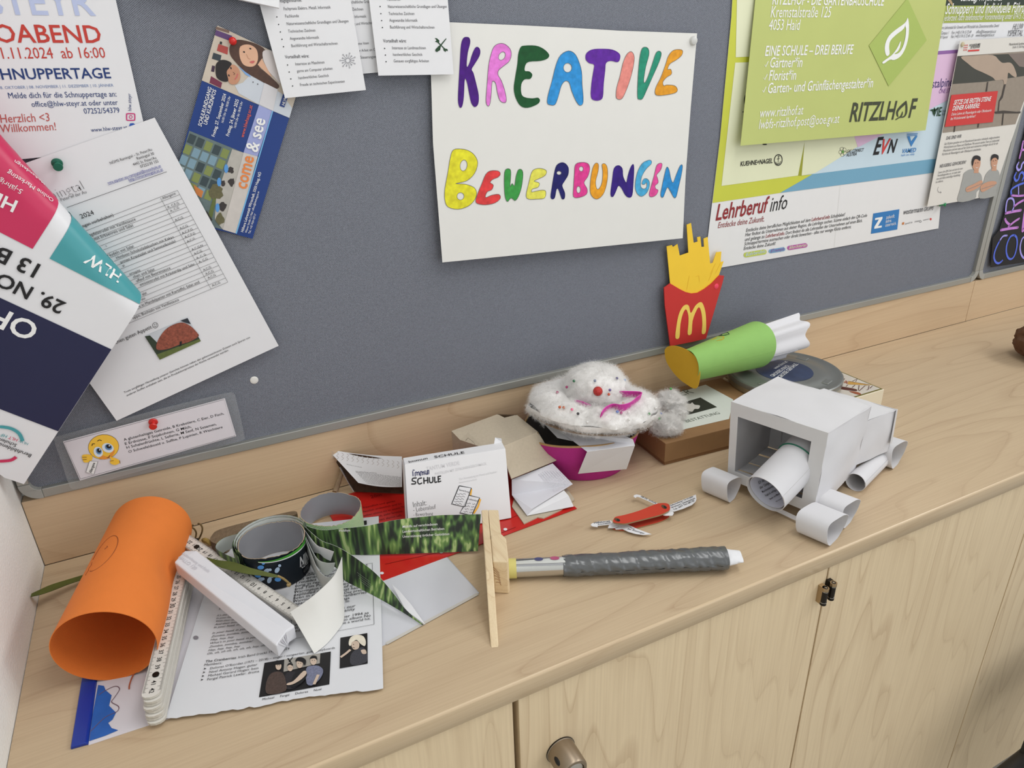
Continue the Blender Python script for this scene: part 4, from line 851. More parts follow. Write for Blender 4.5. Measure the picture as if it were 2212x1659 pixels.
# ---------------------------------------------------------------- black chalk poster on the second board
S = tilt((2190, 300), .0, (2190, 560), .004)
blk = M('black_card', (34, 33, 34), .8, .15, 40)
t = root('poster', 'black card poster with hand painted violet and blue letters, far right', 'poster', S, (2180, 575))
sheet(S, g3((415, 1372), (900, 1300), (1600, 1190), (1750, -1100), (960, -950), (747, 60), (690, 300), (612, 620), (560, 820), (500, 1000), (436, 1080), (428, 1200)), blk, .0005).build('paper', t)
cp = M('chalk_violet', (192, 128, 206), .8, .25, 120); cb = M('chalk_blue', (86, 108, 214), .8, .25, 120); cl = M('chalk_lilac', (158, 150, 226), .8, .25, 120)
def chalk(lab, *sts):
    k = Ink(S, .0006)
    for pts, w_, m in sts: k.stroke(g3(*pts), w_ * .62, m)
    k.build('letter', t, label=lab)
chalk('painted letter C', ([(575, 1055), (535, 1062), (500, 1110)], .0065, cl), ([(500, 1110), (462, 1190), (445, 1265), (462, 1318), (495, 1330), (528, 1305)], .0075, cb))
chalk('painted letter O', ([(650, 1050), (610, 1065), (575, 1140), (568, 1220), (590, 1280), (625, 1285), (655, 1240), (675, 1150), (672, 1080), (650, 1050)], .0072, cb))
chalk('painted letter O', ([(760, 1060), (725, 1090), (706, 1170), (716, 1240), (750, 1280), (800, 1230), (820, 1120), (790, 1060), (760, 1060)], .0072, cl))
chalk('painted letter K', ([(515, 1000), (600, 985), (682, 975)], .0095, cp), ([(605, 950), (570, 920), (556, 890)], .0085, cp), ([(590, 965), (650, 915), (695, 887)], .0085, cp))
chalk('painted letter R', ([(562, 832), (640, 815), (712, 803)], .0095, cp), ([(562, 828), (568, 750), (585, 695), (625, 685), (645, 720), (640, 780), (622, 812)], .0070, cl), ([(645, 765), (690, 730), (745, 700)], .0085, cp))
chalk('painted letter A', ([(620, 655), (690, 660), (745, 655)], .0070, cp), ([(620, 650), (618, 600), (670, 560), (745, 530)], .0075, cb), ([(690, 650), (690, 565)], .0055, cl))
SP = [(.95, .82), (.55, 1.0), (.12, .82), (.28, .56), (.7, .46), (.9, .2), (.5, 0), (.05, .18)]
for y0, y1, xl, xr, cs in ((525, 432, 648, 745, cb), (418, 330, 672, 768, cl)):
    chalk('painted letter S', ([(xr - (xr - xl) * v_, y0 - (y0 - y1) * u_ - .22 * (xr - (xr - xl) * v_ - xl)) for u_, v_ in SP], .0078, cs))
chalk('painted letter T', ([(700, 280), (720, 200), (735, 120)], .0080, cp), ([(715, 205), (780, 195)], .0075, cp))
chalk('painted block letter', ([(735, 1000), (745, 900), (760, 800)], .017, cp))

# ---------------------------------------------------------------- paper chips bag on the board
S = tilt((1500, 490), .003, (1490, 745), .0085)
t = root('paper_fries_bag', 'red card fries bag with yellow paper fries pinned below the apprenticeship poster', 'paper model', S, (1490, 745))
yel = M('yellow_card', (240, 198, 54), .7, .04, 40); redc = M('red_card', (196, 48, 44), .7, .04, 40)
S2 = Plane(S.O + S.N * .0012, S.U, S.V)
sheet(S2, c6((160, 192), (190, 184), (196, 196), (222, 178), (235, 245), (285, 228), (275, 68), (300, 58), (315, 172), (338, 165), (335, 140), (353, 136), (360, 196), (375, 194), (372, 148), (395, 138), (410, 292), (425, 286), (445, 226), (474, 222), (470, 282), (487, 278), (455, 372), (432, 430), (360, 500), (290, 500), (200, 440), (180, 405)), yel, .0009).build('fries', t, label='yellow paper fries')
k = Ink(S2, .0003); ye2 = M('yellow_card_strip', (232, 184, 44), .7)
for a, b_ in (((290, 360), (275, 440)), ((325, 365), (345, 360)), ((345, 360), (348, 395)), ((410, 350), (440, 290)), ((440, 345), (470, 285)), ((400, 390), (425, 330))): k.line(c6(a, b_), .0007, ye2)
k.build('cut_marks', t)
S3 = Plane(S.O + S.N * .0035, S.U, S.V)
sheet(S3, c6((145, 430), (180, 405), (236, 438), (270, 455), (305, 463), (340, 459), (380, 436), (420, 405), (465, 358), (490, 361), (481, 400), (440, 540), (386, 722), (300, 742), (181, 765), (150, 530)), redc, .0018).build('bag', t, label='red card bag')
k = Ink(S3, .0003); my = M('pale_yellow_letter', (240, 204, 96), .7)
k.curve(c6((210, 718), (214, 660), (228, 585), (250, 540), (272, 526), (288, 536), (298, 575), (322, 535), (348, 513), (366, 520), (382, 570), (386, 640), (382, 688), (361, 692), (364, 640), (360, 580), (347, 542), (330, 560), (308, 620), (302, 692), (280, 696), (284, 640), (284, 590), (270, 553), (252, 580), (238, 640), (232, 715)), my, n=3); k.build('letter', t, label='pale yellow rounded letter M')

# ---------------------------------------------------------------- laminated allergen strip
S = wallp(.0064)
film = M('laminating_film', (205, 208, 208), .25, .02, alpha=.10, spec=.5)
t = root('laminated_strip', 'laminated allergen list strip with a yellow smiley along the bottom rail', 'notice', S, one(f6, 700, 960))
sheet(S, smooth(f6((78, 530), (110, 495), (600, 365), (1200, 205), (1860, 45), (1925, 48), (1965, 80), (2055, 470), (2040, 530), (1900, 580), (1200, 790), (600, 960), (320, 1040), (262, 1030), (235, 1000), (150, 740)), 2), film, .0006).build('film', t, label='clear laminating film')
S2 = wallp(.0066)
sheet(S2, f6((350, 952), (172, 546), (1855, 97), (1973, 491)), M('lilac_white_card', (216, 212, 217), .4, .02), .0003).build('card', t)
k = Ink(S2, .0003)
k.line(f6((355, 935), (185, 555), (1845, 110), (1960, 486)), .0004, grey_ink, closed=True)
lines(k, f6, [('A glutenhaltiges Getreide, B Krebstiere, C Eier, D Fisch,', 808, 540, 1848, 264), ('E Erdnüsse, F Sojabohnen, G Milch,', 822, 583, 1509, 401), ('H Schalenfrüchte, L Sellerie, M Senf, N Sesamen,', 838, 622, 1769, 375), ('O Schwefeldioxid u. Sulfite, P Lupinien, R Weichtiere', 857, 665, 1833, 405)], black, bold=.006, ys=.95)
k.build('body_text', t)
k = Ink(S2, .0003); sy = M('smiley_yellow', (238, 192, 66), .4, .1, 40); so = M('smiley_orange', (224, 146, 60), .4); ew = M('eye_white', (214, 226, 236), .4); eb = M('eye_blue', (96, 140, 186), .4)
k.ell(one(f6, 595, 602), 33.6, 27.2, M('smiley_outline', (112, 78, 40)), rot=-.1); k.ell(one(f6, 595, 602), 32.8, 26.4, sy, .0005, rot=-.1)
k.curve(f6((545, 715), (590, 690), (640, 700), (690, 640), (712, 640), (690, 690), (650, 720), (590, 730)), so, .0007, n=4)
for cx, cy, rx, ry, rt_ in ((540, 652, 9.6, 11.5, -.5), (640, 610, 13, 10, .35)):
    k.ell(one(f6, cx, cy), rx, ry, ew, .0008, rt_); k.ell(one(f6, cx + 6, cy - 8), rx * .62, ry * .62, eb, .001, rt_); k.ell(one(f6, cx + 8, cy - 16), rx * .42, ry * .42, black, .0012, rt_); k.ell(one(f6, cx + 16, cy - 24), rx * .14, ry * .14, white_ink, .0014)
k.line(smooth(f6((475, 588), (482, 568), (505, 568)), 4, False), .0008, black, .001); k.line(smooth(f6((532, 540), (550, 528), (576, 535)), 4, False), .0008, black, .001); k.line(f6((628, 712), (646, 712), (660, 690)), .0006, black, .001)
k.curve(f6((655, 700), (690, 705), (750, 730), (765, 760), (720, 785), (675, 775), (660, 750), (672, 730)), sy, .0014, n=4); k.curve(f6((372, 690), (410, 678), (470, 685), (480, 720), (455, 755), (400, 762), (380, 740)), sy, .0008, n=4)
for a, b_ in (((375, 705), (420, 705)), ((378, 730), (420, 728)), ((665, 745), (700, 740)), ((760, 740), (768, 770))): k.line(f6(a, b_), .0006, M('smiley_outline', (112, 78, 40)), .0016)
k.poly(f6((450, 745), (536, 750), (495, 882), (412, 862)), white_ink, .001); k.line(f6((450, 745), (536, 750), (495, 882), (412, 862)), .0004, grey_ink, .0012, closed=True); k.text('Allergene', *f6((470, 870), (510, 765)), black, bold=.02, ys=1.2, l=.0013)
k.build('printed_smiley', t)

# ---------------------------------------------------------------- curled open day poster, folded over at the lower left
class Bent:
    """a flap standing .05 off the board that rolls backwards over a cylinder of radius r and runs back flat"""
    def __init__(s, A, B_, r):
        s.r = r; s.N = Vector((0, -1, 0)); ax = (Vector(B_) - Vector(A)); ax.y = 0; ax.normalize()
        s.V = Vector((-ax.z, 0, ax.x)); s.V = s.V if s.V.z > 0 else -s.V; s.U = s.V.cross(s.N); s.A = Vector(A) - s.V * r
    def flat(s, px):
        q = hit(px, s.A + s.N * s.r, s.N) - s.A; v = q.dot(s.V)
        if v <= 0: return q.dot(s.U), v
        d = ray(*px); o = CAM - s.A; dp = d - s.U * d.dot(s.U); op = o - s.U * o.dot(s.U)
        a, b, c = dp.dot(dp), 2 * dp.dot(op), op.dot(op) - s.r ** 2; disc = max(0.0, b * b - 4 * a * c)
        P = o + d * ((-b - math.sqrt(disc)) / (2 * a)); th = math.atan2(P.dot(s.V), P.dot(s.N))
        return P.dot(s.U), th * s.r
    def pos(s, a, v, l=0.0):
        r = s.r
        if v <= 0: p = s.A + s.V * v + s.N * (r + l)
        elif v < math.pi * r: th = v / r; p = s.A + (s.V * math.sin(th) + s.N * math.cos(th)) * (r + l)
        else: p = s.A - s.V * (v - math.pi * r) - s.N * (r + l)
        p = p + s.U * a
        return Vector((max(p.x, .0035 + l), p.y, p.z))
    def at(s, px, l=0.0): return s.pos(*s.flat(px), l)
rb = .021
S = Bent(Y(0, 292, -.028), Y(303, 632, -.028), rb)
S.A.y = -.029
P1 = Vector(S.flat(one(e7, 638, 812))); P2 = Vector(S.flat(one(e7, 110, 1630)))
ey = (P1 - P2).normalized(); ex = Vector((ey.y, -ey.x))          # ey runs up the flap into the curl, ex to the right
def FP(x, y): q = P2 + ex * x + ey * y; return (q.x, q.y)
t = thing('poster', 'open day poster curled forward at the lower left corner, its print upside down', 'poster', S.at((60, 1030)))
Hh = (P1 - P2).length
white_g = M('glossy_white_paper', (222, 222, 224), .35, .02, 30)
mb = MB(); WID, HEI = .40, Hh + .34
mb.grid(lambda u, v: S.pos(*FP((u - 1) * WID, v * HEI)), 40, 90, white_g, .0003); mb.build('paper', t)
def fblock(x0, x1, y0, y1, m, l=.0006, n=30, cut=0.0):
    k = Ink(S, l)
    k.grid(lambda u, v: S.pos(*FP(x0 + (x1 - x0) * u, y0 + (y1 - y0) * v), l), n, n, m); return k
def yc(q): v = Vector(S.flat(one(e7, *q))) - P2; return v.dot(ey)
def xc(q): v = Vector(S.flat(one(e7, *q))) - P2; return v.dot(ex)
navy_b = M('navy_field', (28, 30, 66), .35, .04, 30); crim = M('crimson_field', (196, 44, 88), .35, .04, 30); tealf = M('teal_field', (70, 152, 158), .35, .04, 30)
fblock(-WID, -.0003, yc((265, 1385)), yc((517, 1012)), navy_b).build('navy_band', t)
xt = xc((228, 592)); yt = yc((228, 592)); fblock(xt, -.0003, yt, yt + .19, tealf).build('teal_block', t)
xp = xc((150, 548)); yp = yc((150, 548)); fblock(-WID, xp, yp, yp + .19, crim).build('crimson_block', t)
k = Ink(S, .0011)
lines(k, e7, [('OF', 186, 898, 4, 818, dict(post='FENE TÜR', bold=.035))], white_ink, res=3); k.build('heading', t); k = Ink(S, .0011)
lines(k, e7, [('H', 84, 330, 26, 304, dict(post='LW', bold=.04)), ('Online Marketi', 243, 322, 70, 205, dict(post='ng')), ('Mediendesi', 198, 248, 92, 158, dict(post='gn')), ('5-jährig', 106, 278, 2, 222, {})], white_ink, res=3); k.build('crimson_block_text', t); k = Ink(S, .0011)
lines(k, e7, [('HLW', 556, 668, 412, 566, dict(bold=.035)), ('5-jährig', 545, 600, 460, 530, {})], white_ink, res=3); k.build('teal_block_text', t)
k = Ink(S, .0011)
lines(k, e7, [('29. NO', 306, 797, 2, 655, dict(post='V.')), ('13 B', 188, 622, 2, 535, dict(post='is 17 Uhr'))], black, bold=.035, res=3); k.build('black_lettering', t)
k = Ink(S, .0011)
lines(k, e7, [('Berufsbildend', 147, 1492, 2, 1438, dict(post='e', bold=.012)), ('Schulen', 80, 1445, 2, 1416, dict(bold=.012)), ('HLW', 132, 1440, 92, 1424, dict(m=tealf)), ('HLT', 84, 1421, 44, 1407, dict(m=crim)), ('HF', 36, 1404, 8, 1394, dict(m=tealf))], black)
k.line(smooth(e7((105, 1430), (88, 1395), (50, 1372), (0, 1364)), 4, False), .0035, tealf); k.line(smooth(e7((75, 1503), (50, 1518), (0, 1523)), 4, False), .0035, crim); k.build('logo', t)

# ---------------------------------------------------------------- pins
def pushpin(px, d, col, lab, name='push_pin', ax=(0.12, -1, -.18), sc_=1.0):
    P = Y(px[0], px[1], -d); t = thing(name, lab, 'pin', P, 'pins in the board'); A = Vector(ax).normalized(); m = M('pin_' + col[0], col[1], .3, .02, spec=.5)
    s = sc_
    MB().lathe(P, [(0, .0), (.0052 * s, .0), (.0055 * s, .0008), (.0050 * s, .0020), (.0026 * s, .0028), (.0022 * s, .0055), (.0027 * s, .0078), (.0044 * s, .0088), (.0047 * s, .0098), (.0042 * s, .0108), (0, .0110)], m, 24, A).build('head', t)
    MB().tube([P + A * .0006, P - A * .008], .0005, steel, 6).build('needle', t)
def flatpin(px, d, r, h, col, lab, name='drawing_pin'):
    P = Y(px[0], px[1], -d); t = thing(name, lab, 'pin', P, 'pins in the board'); m = M('pin_' + col[0], col[1], .35, .02, spec=.5)
    MB().lathe(P, [(0, 0), (r, 0), (r, h * .4), (r * .85, h * .8), (r * .5, h), (0, h * 1.02)], m, 28, (0, -1, 0)).build('head', t)
    MB().tube([P + Vector((0, -.0005, 0)), P + Vector((0, .008, 0))], .0005, steel, 6).build('needle', t)
pushpin((331, 911), .0068, ('red', (206, 48, 44)), 'red push pin holding the laminated allergen strip', ax=(-.1, -1, -.25))
pushpin((123, 352), .005, ('green', (14, 96, 74)), 'dark green push pin at the top left of the canteen menu', ax=(.1, -1, -.35))
pushpin((2030, 441), .0005, ('leaf_green', (36, 138, 84)), 'bright green push pin sticking out sideways at the trade flyer corner', ax=(.75, -1, -.1), sc_=.85)
def ballpin(px, d, r, col, lab):
    P = Y(px[0], px[1], -d); t = thing('ball_pin', lab, 'pin', P, 'pins in the board')
    MB().ball(P + Vector((0, -r * .8, 0)), r, M('pin_' + col[0], col[1], .25, .02, spec=.5), 18).build('head', t); MB().tube([P, P + Vector((0, .006, 0))], .0004, steel, 6).build('needle', t)
ballpin((502, 89), .0003, .0042, ('cherry', (206, 34, 30)), 'small red ball pin in the blue flyer')
flatpin((549, 821), -.0040, .0052, .0012, ('white', (222, 220, 214)), 'flat white drawing pin alone on the grey fabric')
flatpin((1497, 88), .0022, .0062, .0045, ('grey_white', (200, 200, 196)), 'white domed pin in the upper right corner of the bubble letter sheet')
flatpin((1546, 618), .0075, .0052, .0030, ('pink', (236, 62, 92)), 'pink domed pin in the red fries bag')
flatpin((2079, 96), .0066, .0040, .0025, ('beige', (196, 184, 150)), 'beige domed pin at the top of the trade flyer')
# ================================================================ things on the worktop, left group
d1 = crop(680, 880, .27125); d2 = crop(40, 1040, .37303); d3 = crop(380, 1040, .2622); d4 = crop(280, 1180, .2652); d7 = crop(0, 960, .42135)
e5 = crop(400, 1100, .14479); f3 = crop(640, 1060, .21696); f4 = crop(260, 1130, .25913); f7 = crop(960, 860, .16878)
def TP(f, x, y, h): return T(*one(f, x, y), h)
def flatsheet(name, pts3, m, th=.0003, parent=None, **k):
    return MB().panel(pts3, th, m).build(name, parent, **k)
def ribbon(tops, bots, m, mback=None, n=8, nv=4, th=.0003, mb=None, outward=1):
    A = smooth3(tops, n); B_ = smooth3(bots, n); mb = mb or MB(); N_ = len(A) - 1
    def fn(u, v):
        i = min(int(round(u * N_)), N_); return Vector(A[i]).lerp(Vector(B_[i]), v if outward > 0 else 1 - v)
    return mb.grid(fn, N_, nv, m, th, mback=mback)
def smooth3(P, n=6):
    P = [Vector(p) for p in P]; out = []
    for i in range(len(P) - 1):
        p0, p1, p2, p3 = P[max(i - 1, 0)], P[i], P[i + 1], P[min(i + 2, len(P) - 1)]
        for k in range(n):
            t = k / n; out.append(0.5 * ((2 * p1) + (p2 - p0) * t + (2 * p0 - 5 * p1 + 4 * p2 - p3) * t * t + (3 * p1 - p0 - 3 * p2 + p3) * t ** 3))
    return out + [P[-1]]

# clear report folder with the blue spine
S = topp(.0006)
t = thing('report_folder', 'clear report folder with a blue spine under the orange paper tube', 'folder', T(160, 1615, .0))
A = T(191, 1609.5, .0006); B_ = T(360, 1553.5, .0006); sd = (T(177, 1472, .0006) - T(153, 1620, .0006)).normalized(); bd = (B_ - A).normalized()
MB().panel([A, A + bd * .2, A + bd * .2 + sd * .27, A + sd * .27], .0005, M('lilac_white_card', (216, 212, 217), .4, .02)).build('sheet', t)
sp = MB(); C0 = T(152.5, 1620, .0); w_ = (T(192, 1609, 0) - C0)
sp.hexa([C0, C0 + w_, C0 + w_ + sd * .27, C0 + sd * .27], [p + Vector((0, 0, .0035)) for p in (C0 + w_ * .06, C0 + w_ * .9, C0 + w_ * .9 + sd * .27, C0 + w_ * .06 + sd * .27)], M('blue_plastic', (22, 52, 148), .3, .03, 30, spec=.5)).build('spine', t, label='blue plastic spine', bevel=.0008)
k = Ink(S, .0004)
sb = M('splash_blue', (40, 96, 176), .5, .2, 60)
k.poly(d2((462, 1180), (495, 1185), (505, 1210), (540, 1240), (525, 1300), (565, 1340), (545, 1380), (520, 1400), (540, 1430), (578, 1442), (500, 1475), (410, 1505), (430, 1350)), sb)
k.line(smooth(d2((465, 1240), (500, 1215), (560, 1188), (586, 1205), (555, 1255), (540, 1280), (580, 1305), (570, 1335), (500, 1370), (418, 1450)), 4, False), .0007, M('splash_line', (110, 84, 96), .5), .0006)
k.build('printed_splash', t)

# clear sleeve with pale sheets at the right
slv = M('clear_sleeve', (206, 207, 212), .22, .03, 30, spec=.55)
t = thing('plastic_sleeve', 'clear plastic sleeve with a blank grey page below the grass printed strips', 'sleeve', T(1000, 1290, 0))
P0 = T(1035, 1281, .0008); P1 = T(834, 1391, .0008); P2 = T(965, 1203, .0008); u_ = (P1 - P0).normalized(); v_ = (P2 - P0).normalized()
MB().panel([P0, P0 + v_ * .21, P0 + v_ * .21 + u_ * .19, P0 + u_ * .19], .0006, slv).build('page', t)
k = Ink(topp(.0008), .0003); edge = M('sleeve_edge', (186, 186, 190), .3)
k.line([(1032, 1283), (834, 1391)], .004, M('sleeve_weld', (196, 192, 184), .4)); k.line([(1034, 1280), (966, 1204)], .0006, edge)
k.build('weld_seam', t)

# red folder
redf = M('red_plastic', (192, 34, 28), .28, .05, 20, spec=.5); redd = M('dark_red_text', (118, 14, 14), .4)
t = thing('plastic_folder', 'red see-through plastic folder under the white box and the carton', 'folder', Vector((.50, -.12, ZC)))
RB = [T(829, 1253, .0016), T(1246, 1098, .0016)]; ru = (RB[1] - RB[0]).normalized(); rv = Vector((-ru.y, ru.x, 0))
q0 = RB[0] - ru * .016
MB().panel([q0, RB[1] - rv * 0, RB[1] + rv * .20 - ru * .006, q0 + rv * .206], .0009, redf).build('cover', t)
k = Ink(topp(.0016), .0003)
for i, (a, b_) in enumerate((((1485, 1000), (1600, 955)), ((560, 1250), (1010, 1150)))): k.line(d1(a, b_), .0008, redd)
k.line(d1((1500, 905), (1960, 730)), .0006, redd)
for q in ((1518, 973), (1008, 1155), (535, 1322)): k.ell(one(d1, *q), 4.2, 2.8, paper, .0005)
k.build('printed_marks', t)
k = Ink(topp(.0016), .0004)
lines(k, d1, [('1     20m', 360, 748, 535, 705), ('freundlich und genau', 385, 806, 640, 752), ('flexibel, ordentlich und zu', 385, 838, 690, 772), ('(selber alleine als in einem Te', 380, 872, 720, 798), ('lernbereit, sehr kreativ', 410, 894, 700, 832), ('(besuchen damit ich', 420, 925, 690, 866), ('es ein Architekt we', 470, 948, 690, 900), ('interessant)', 520, 965, 650, 938)], redd, ys=1.2)
k.build('shining_text', t)

# song sheet
S = topp(.0030)
A = Vector(S.flat((358, 1553))); B_ = Vector(S.flat((828, 1487))); C_ = Vector(S.flat((818, 1115))); D_ = A + (C_ - B_)
page = M('song_sheet_paper', (214, 215, 218), .7, .03, 25)
t = thing('song_sheet', 'white song lyrics page with two black photos, bottom edge torn', 'paper', S.pos((A.x + B_.x) / 2, A.y, 0))
def cranz(u, v): return .004 * max(0, .16 - v) * (1 + .5 * math.sin(9 * u)) + .02 * max(0, .05 - u) ** 1.5
rr = random.Random(11)
jag = [rr.uniform(-.0012, .0012) for _ in range(41)]
def fn(u, v):
    p = A.lerp(B_, u).lerp(D_.lerp(C_, u), v)
    if v < .01: p = p + (A - D_).normalized() * (jag[int(u * 40)] + .0015 * math.sin(u * 7))
    return S.pos(p.x, p.y, cranz(u, v))
MB().grid(fn, 40, 40, page, .0003).build('page', t)
L2 = .0009
k = Ink(S, L2)
lines(k, d4, [('We n', 727, 522, 800, 514, {}), ('W', 735, 497, 765, 493, {}), ('It’s the same', 712, 574, 862, 562, {}), ('In your head, in', 705, 598, 885, 579, {}), ('With their tanks a', 702, 622, 905, 602, {}), ('And their bombs a', 693, 649, 930, 621, {}), ('In your head, in your', 685, 673, 965, 641, {}), ('In your head, in your he', 673, 719, 1003, 676, {}), ('Zombie, zombie, zombie', 665, 747, 1005, 703, {}), ('Hey, hey, hey', 658, 774, 850, 750, {}),
    ('What’s in your head, in your he', 655, 802, 1085, 744, {}), ('Zombie, zombie, zombie?', 647, 831, 1005, 783, {}), ('Hey, hey, hey, hey', 640, 860, 902, 824, {}), ('Oh, oh, oh oh, oh, oh, oh, hey, oh, yaa', 632, 888, 1160, 808, {})], black, shear=.25, ys=.95)
lines(k, d4, [('The Cranberries', 617, 952, 865, 920, dict(bold=.02)), (': Irish Band (rock) 1989 – 2019', 868, 920, 1302, 846, {}), ('Members:', 608, 980, 752, 962, {}), ('Dolores O’Riordan (1971 – 2018) – singer / songwriter, guitar, keyboards', 655, 1008, 1672, 838, {}), ('Noel Antony Hogan: guitar', 648, 1038, 1040, 975, {}), ('Michael Gerard Hogan: bass', 640, 1068, 1050, 1003, {}), ('Fergal Patrick Lawlar: drums', 632, 1098, 1055, 1030, {}),
    ('Michael     Fergal     Dolores     Noel', 1082, 1260, 1562, 1176, {})], black)
for i in range(4): q = Vector((605 - i * 8, 1008 + i * 30)); k.poly(d4((q.x, q.y - 14), (q.x + 22, q.y - 8), (q.x - 2, q.y + 2), (q.x + 6, q.y - 7)), black)
rows = ['Trouble is a protest song that', 'was written about the long', 'Troubles in Northern Ireland, a', 'song in response to two boys', 'and Tim Parry, killed by the IRA', 'Warrington bombs, where two', 'exploded on a street of shopping', 'been in rubbish bins that had been', 'Warrington on Mother’s Day presents.', 'separate event, the Cranberries', 'wrote after the bombings', 'that the IRA bombings in', 'Dolores felt that', 'the world, this song is our', 'cry against man, inhumanity', '', 'It was released September 1994 as', 'first single from the studio album No', 'Need to Argue and became a world hit.']
for i, r in enumerate(rows):
    if r: y0 = 262 + 25.0 * i; x0 = 1356 - i * 3.2; x1 = min(1965, x0 + 19.5 * len(r)); k.text(r, *d4((x0, y0), (x1, y0 - .168 * (x1 - x0))), black, shear=.1 if i < 15 else 0)
k.line(d4((1370, 235), (1300, 765), (1992, 640), (1977, 140), (1352, 240)), .0005, black)
k.poly(d3((1540, 330), (1572, 325), (1574, 358), (1541, 362)), black)
k.build('lyrics', t)
k = Ink(S, L2)
ph_k = M('photo_black', (22, 21, 22), .5, .2, 60); ph_w = M('photo_pale_wall', (156, 152, 144), .5, .15, 90); ph_s = M('photo_sepia_skin', (196, 176, 158), .5, .06, 90)
k.poly(d4((1100, 955), (1640, 862), (1628, 1130), (1055, 1235)), ph_k); k.poly(d4((1262, 928), (1555, 878), (1550, 960), (1255, 1030)), ph_w, L2 + .0003)
k.line(d4((1290, 920), (1320, 960)), .0012, ph_k, L2 + .0005); k.line(d4((1330, 912), (1300, 950)), .0012, ph_k, L2 + .0005)
def band(head, hair, body, col, l):
    k.curve(d4(*body), col, l, n=3); k.ell(one(d4, *head[:2]), head[2] * .2652, head[3] * .2652, ph_s, l + .0002); k.curve(d4(*hair), ph_k, l + .0004, n=3)
    for e in (-.35, .35): k.ell(one(d4, head[0] + e * head[2], head[1] - 2), .9, .6, ph_k, l + .0005)
pl1 = M('photo_dark_plaid', (74, 60, 54), .6, .6, 500); pl2 = M('photo_blue_plaid', (112, 116, 138), .6, .5, 450); tee = M('photo_dark_tee', (40, 38, 42), .6)
band((1310, 1000, 22, 28), ((1285, 985), (1300, 962), (1330, 968), (1330, 985), (1310, 975)), ((1268, 1060), (1310, 1030), (1360, 1045), (1370, 1150), (1270, 1170)), tee, L2 + .0006)
band((1215, 985, 24, 34), ((1185, 975), (1195, 945), (1225, 945), (1245, 968), (1230, 975)), ((1110, 1150), (1140, 1060), (1200, 1030), (1250, 1045), (1275, 1110), (1270, 1190), (1130, 1215)), pl1, L2 + .0008)
band((1500, 945, 26, 34), ((1470, 930), (1490, 905), (1525, 910), (1530, 940), (1510, 925)), ((1440, 1010), (1480, 985), (1540, 985), (1578, 1020), (1560, 1080), (1500, 1140), (1445, 1130)), pl2, L2 + .0010)
band((1388, 970, 26, 36), ((1352, 950), (1370, 922), (1410, 920), (1440, 945), (1432, 985), (1410, 960), (1375, 950)), ((1330, 1080), (1365, 1030), (1420, 1010), (1448, 1060), (1400, 1130), (1320, 1160)), ph_k, L2 + .0012)
k.curve(d4((1290, 1130), (1340, 1110), (1420, 1030), (1445, 1050), (1400, 1100), (1330, 1140), (1285, 1145)), ph_s, L2 + .0016, n=3); k.line(d4((1540, 1060), (1505, 1140)), .003, ph_s, L2 + .0016)
k.build('photo', t, label='dark photo of a four piece band')
k = Ink(S, L2)
k.poly(d4((1718, 750), (1937, 712), (1940, 960), (1712, 1000)), ph_k)
k.curve(d4((1785, 800), (1800, 750), (1850, 728), (1905, 740), (1925, 785), (1915, 820), (1880, 800), (1850, 770), (1815, 790), (1800, 820)), M('photo_blonde', (222, 214, 196), .6, .15, 200), L2 + .0003, n=3)
k.curve(d4((1812, 790), (1850, 778), (1872, 800), (1865, 840), (1830, 850), (1810, 825)), ph_s, L2 + .0005, n=3); k.ell(one(d4, 1825, 808), 1.1, .8, ph_k, L2 + .0006); k.line(d4((1818, 832), (1836, 836)), .0006, ph_k, L2 + .0006)
k.curve(d4((1840, 850), (1900, 830), (1930, 870), (1930, 950), (1810, 975), (1800, 900)), M('photo_sequins', (60, 60, 66), .5, .9, 900), L2 + .0003, n=3)
k.line(d4((1720, 912), (1765, 880), (1800, 850)), .0028, ph_s, L2 + .0005); k.curve(d4((1885, 855), (1920, 850), (1930, 880), (1900, 885)), ph_s, L2 + .0005, n=3)
k.build('photo', t, label='dark photo of a blonde singer')
k = Ink(S, L2); k.ell(one(d4, 541, 748), 5.6, 4.0, M('hole_shadow', (132, 128, 134), .8)); k.build('punch_hole', t)

# bark slice behind the front can
bark = M('bark', (122, 104, 82), .9, .35, 160, bump=.9, bscale=240)
wood_cut = M('cut_wood', (190, 168, 134), .8, .1, 60)
pts = [T(x, y, .0) for x, y in smooth([(461, 1192), (464, 1178), (480, 1166), (540, 1149), (600, 1134), (640, 1126), (642, 1134), (600, 1143), (545, 1160), (510, 1178), (490, 1200)], 4)]
b = MB(); b.prism([p + Vector((0, 0, .0036)) for p in pts], (0, 0, .013), bark, bark); b.build('bark_slab', None, 'flat slab of bark lying behind the dark cardboard ring', 'wood')

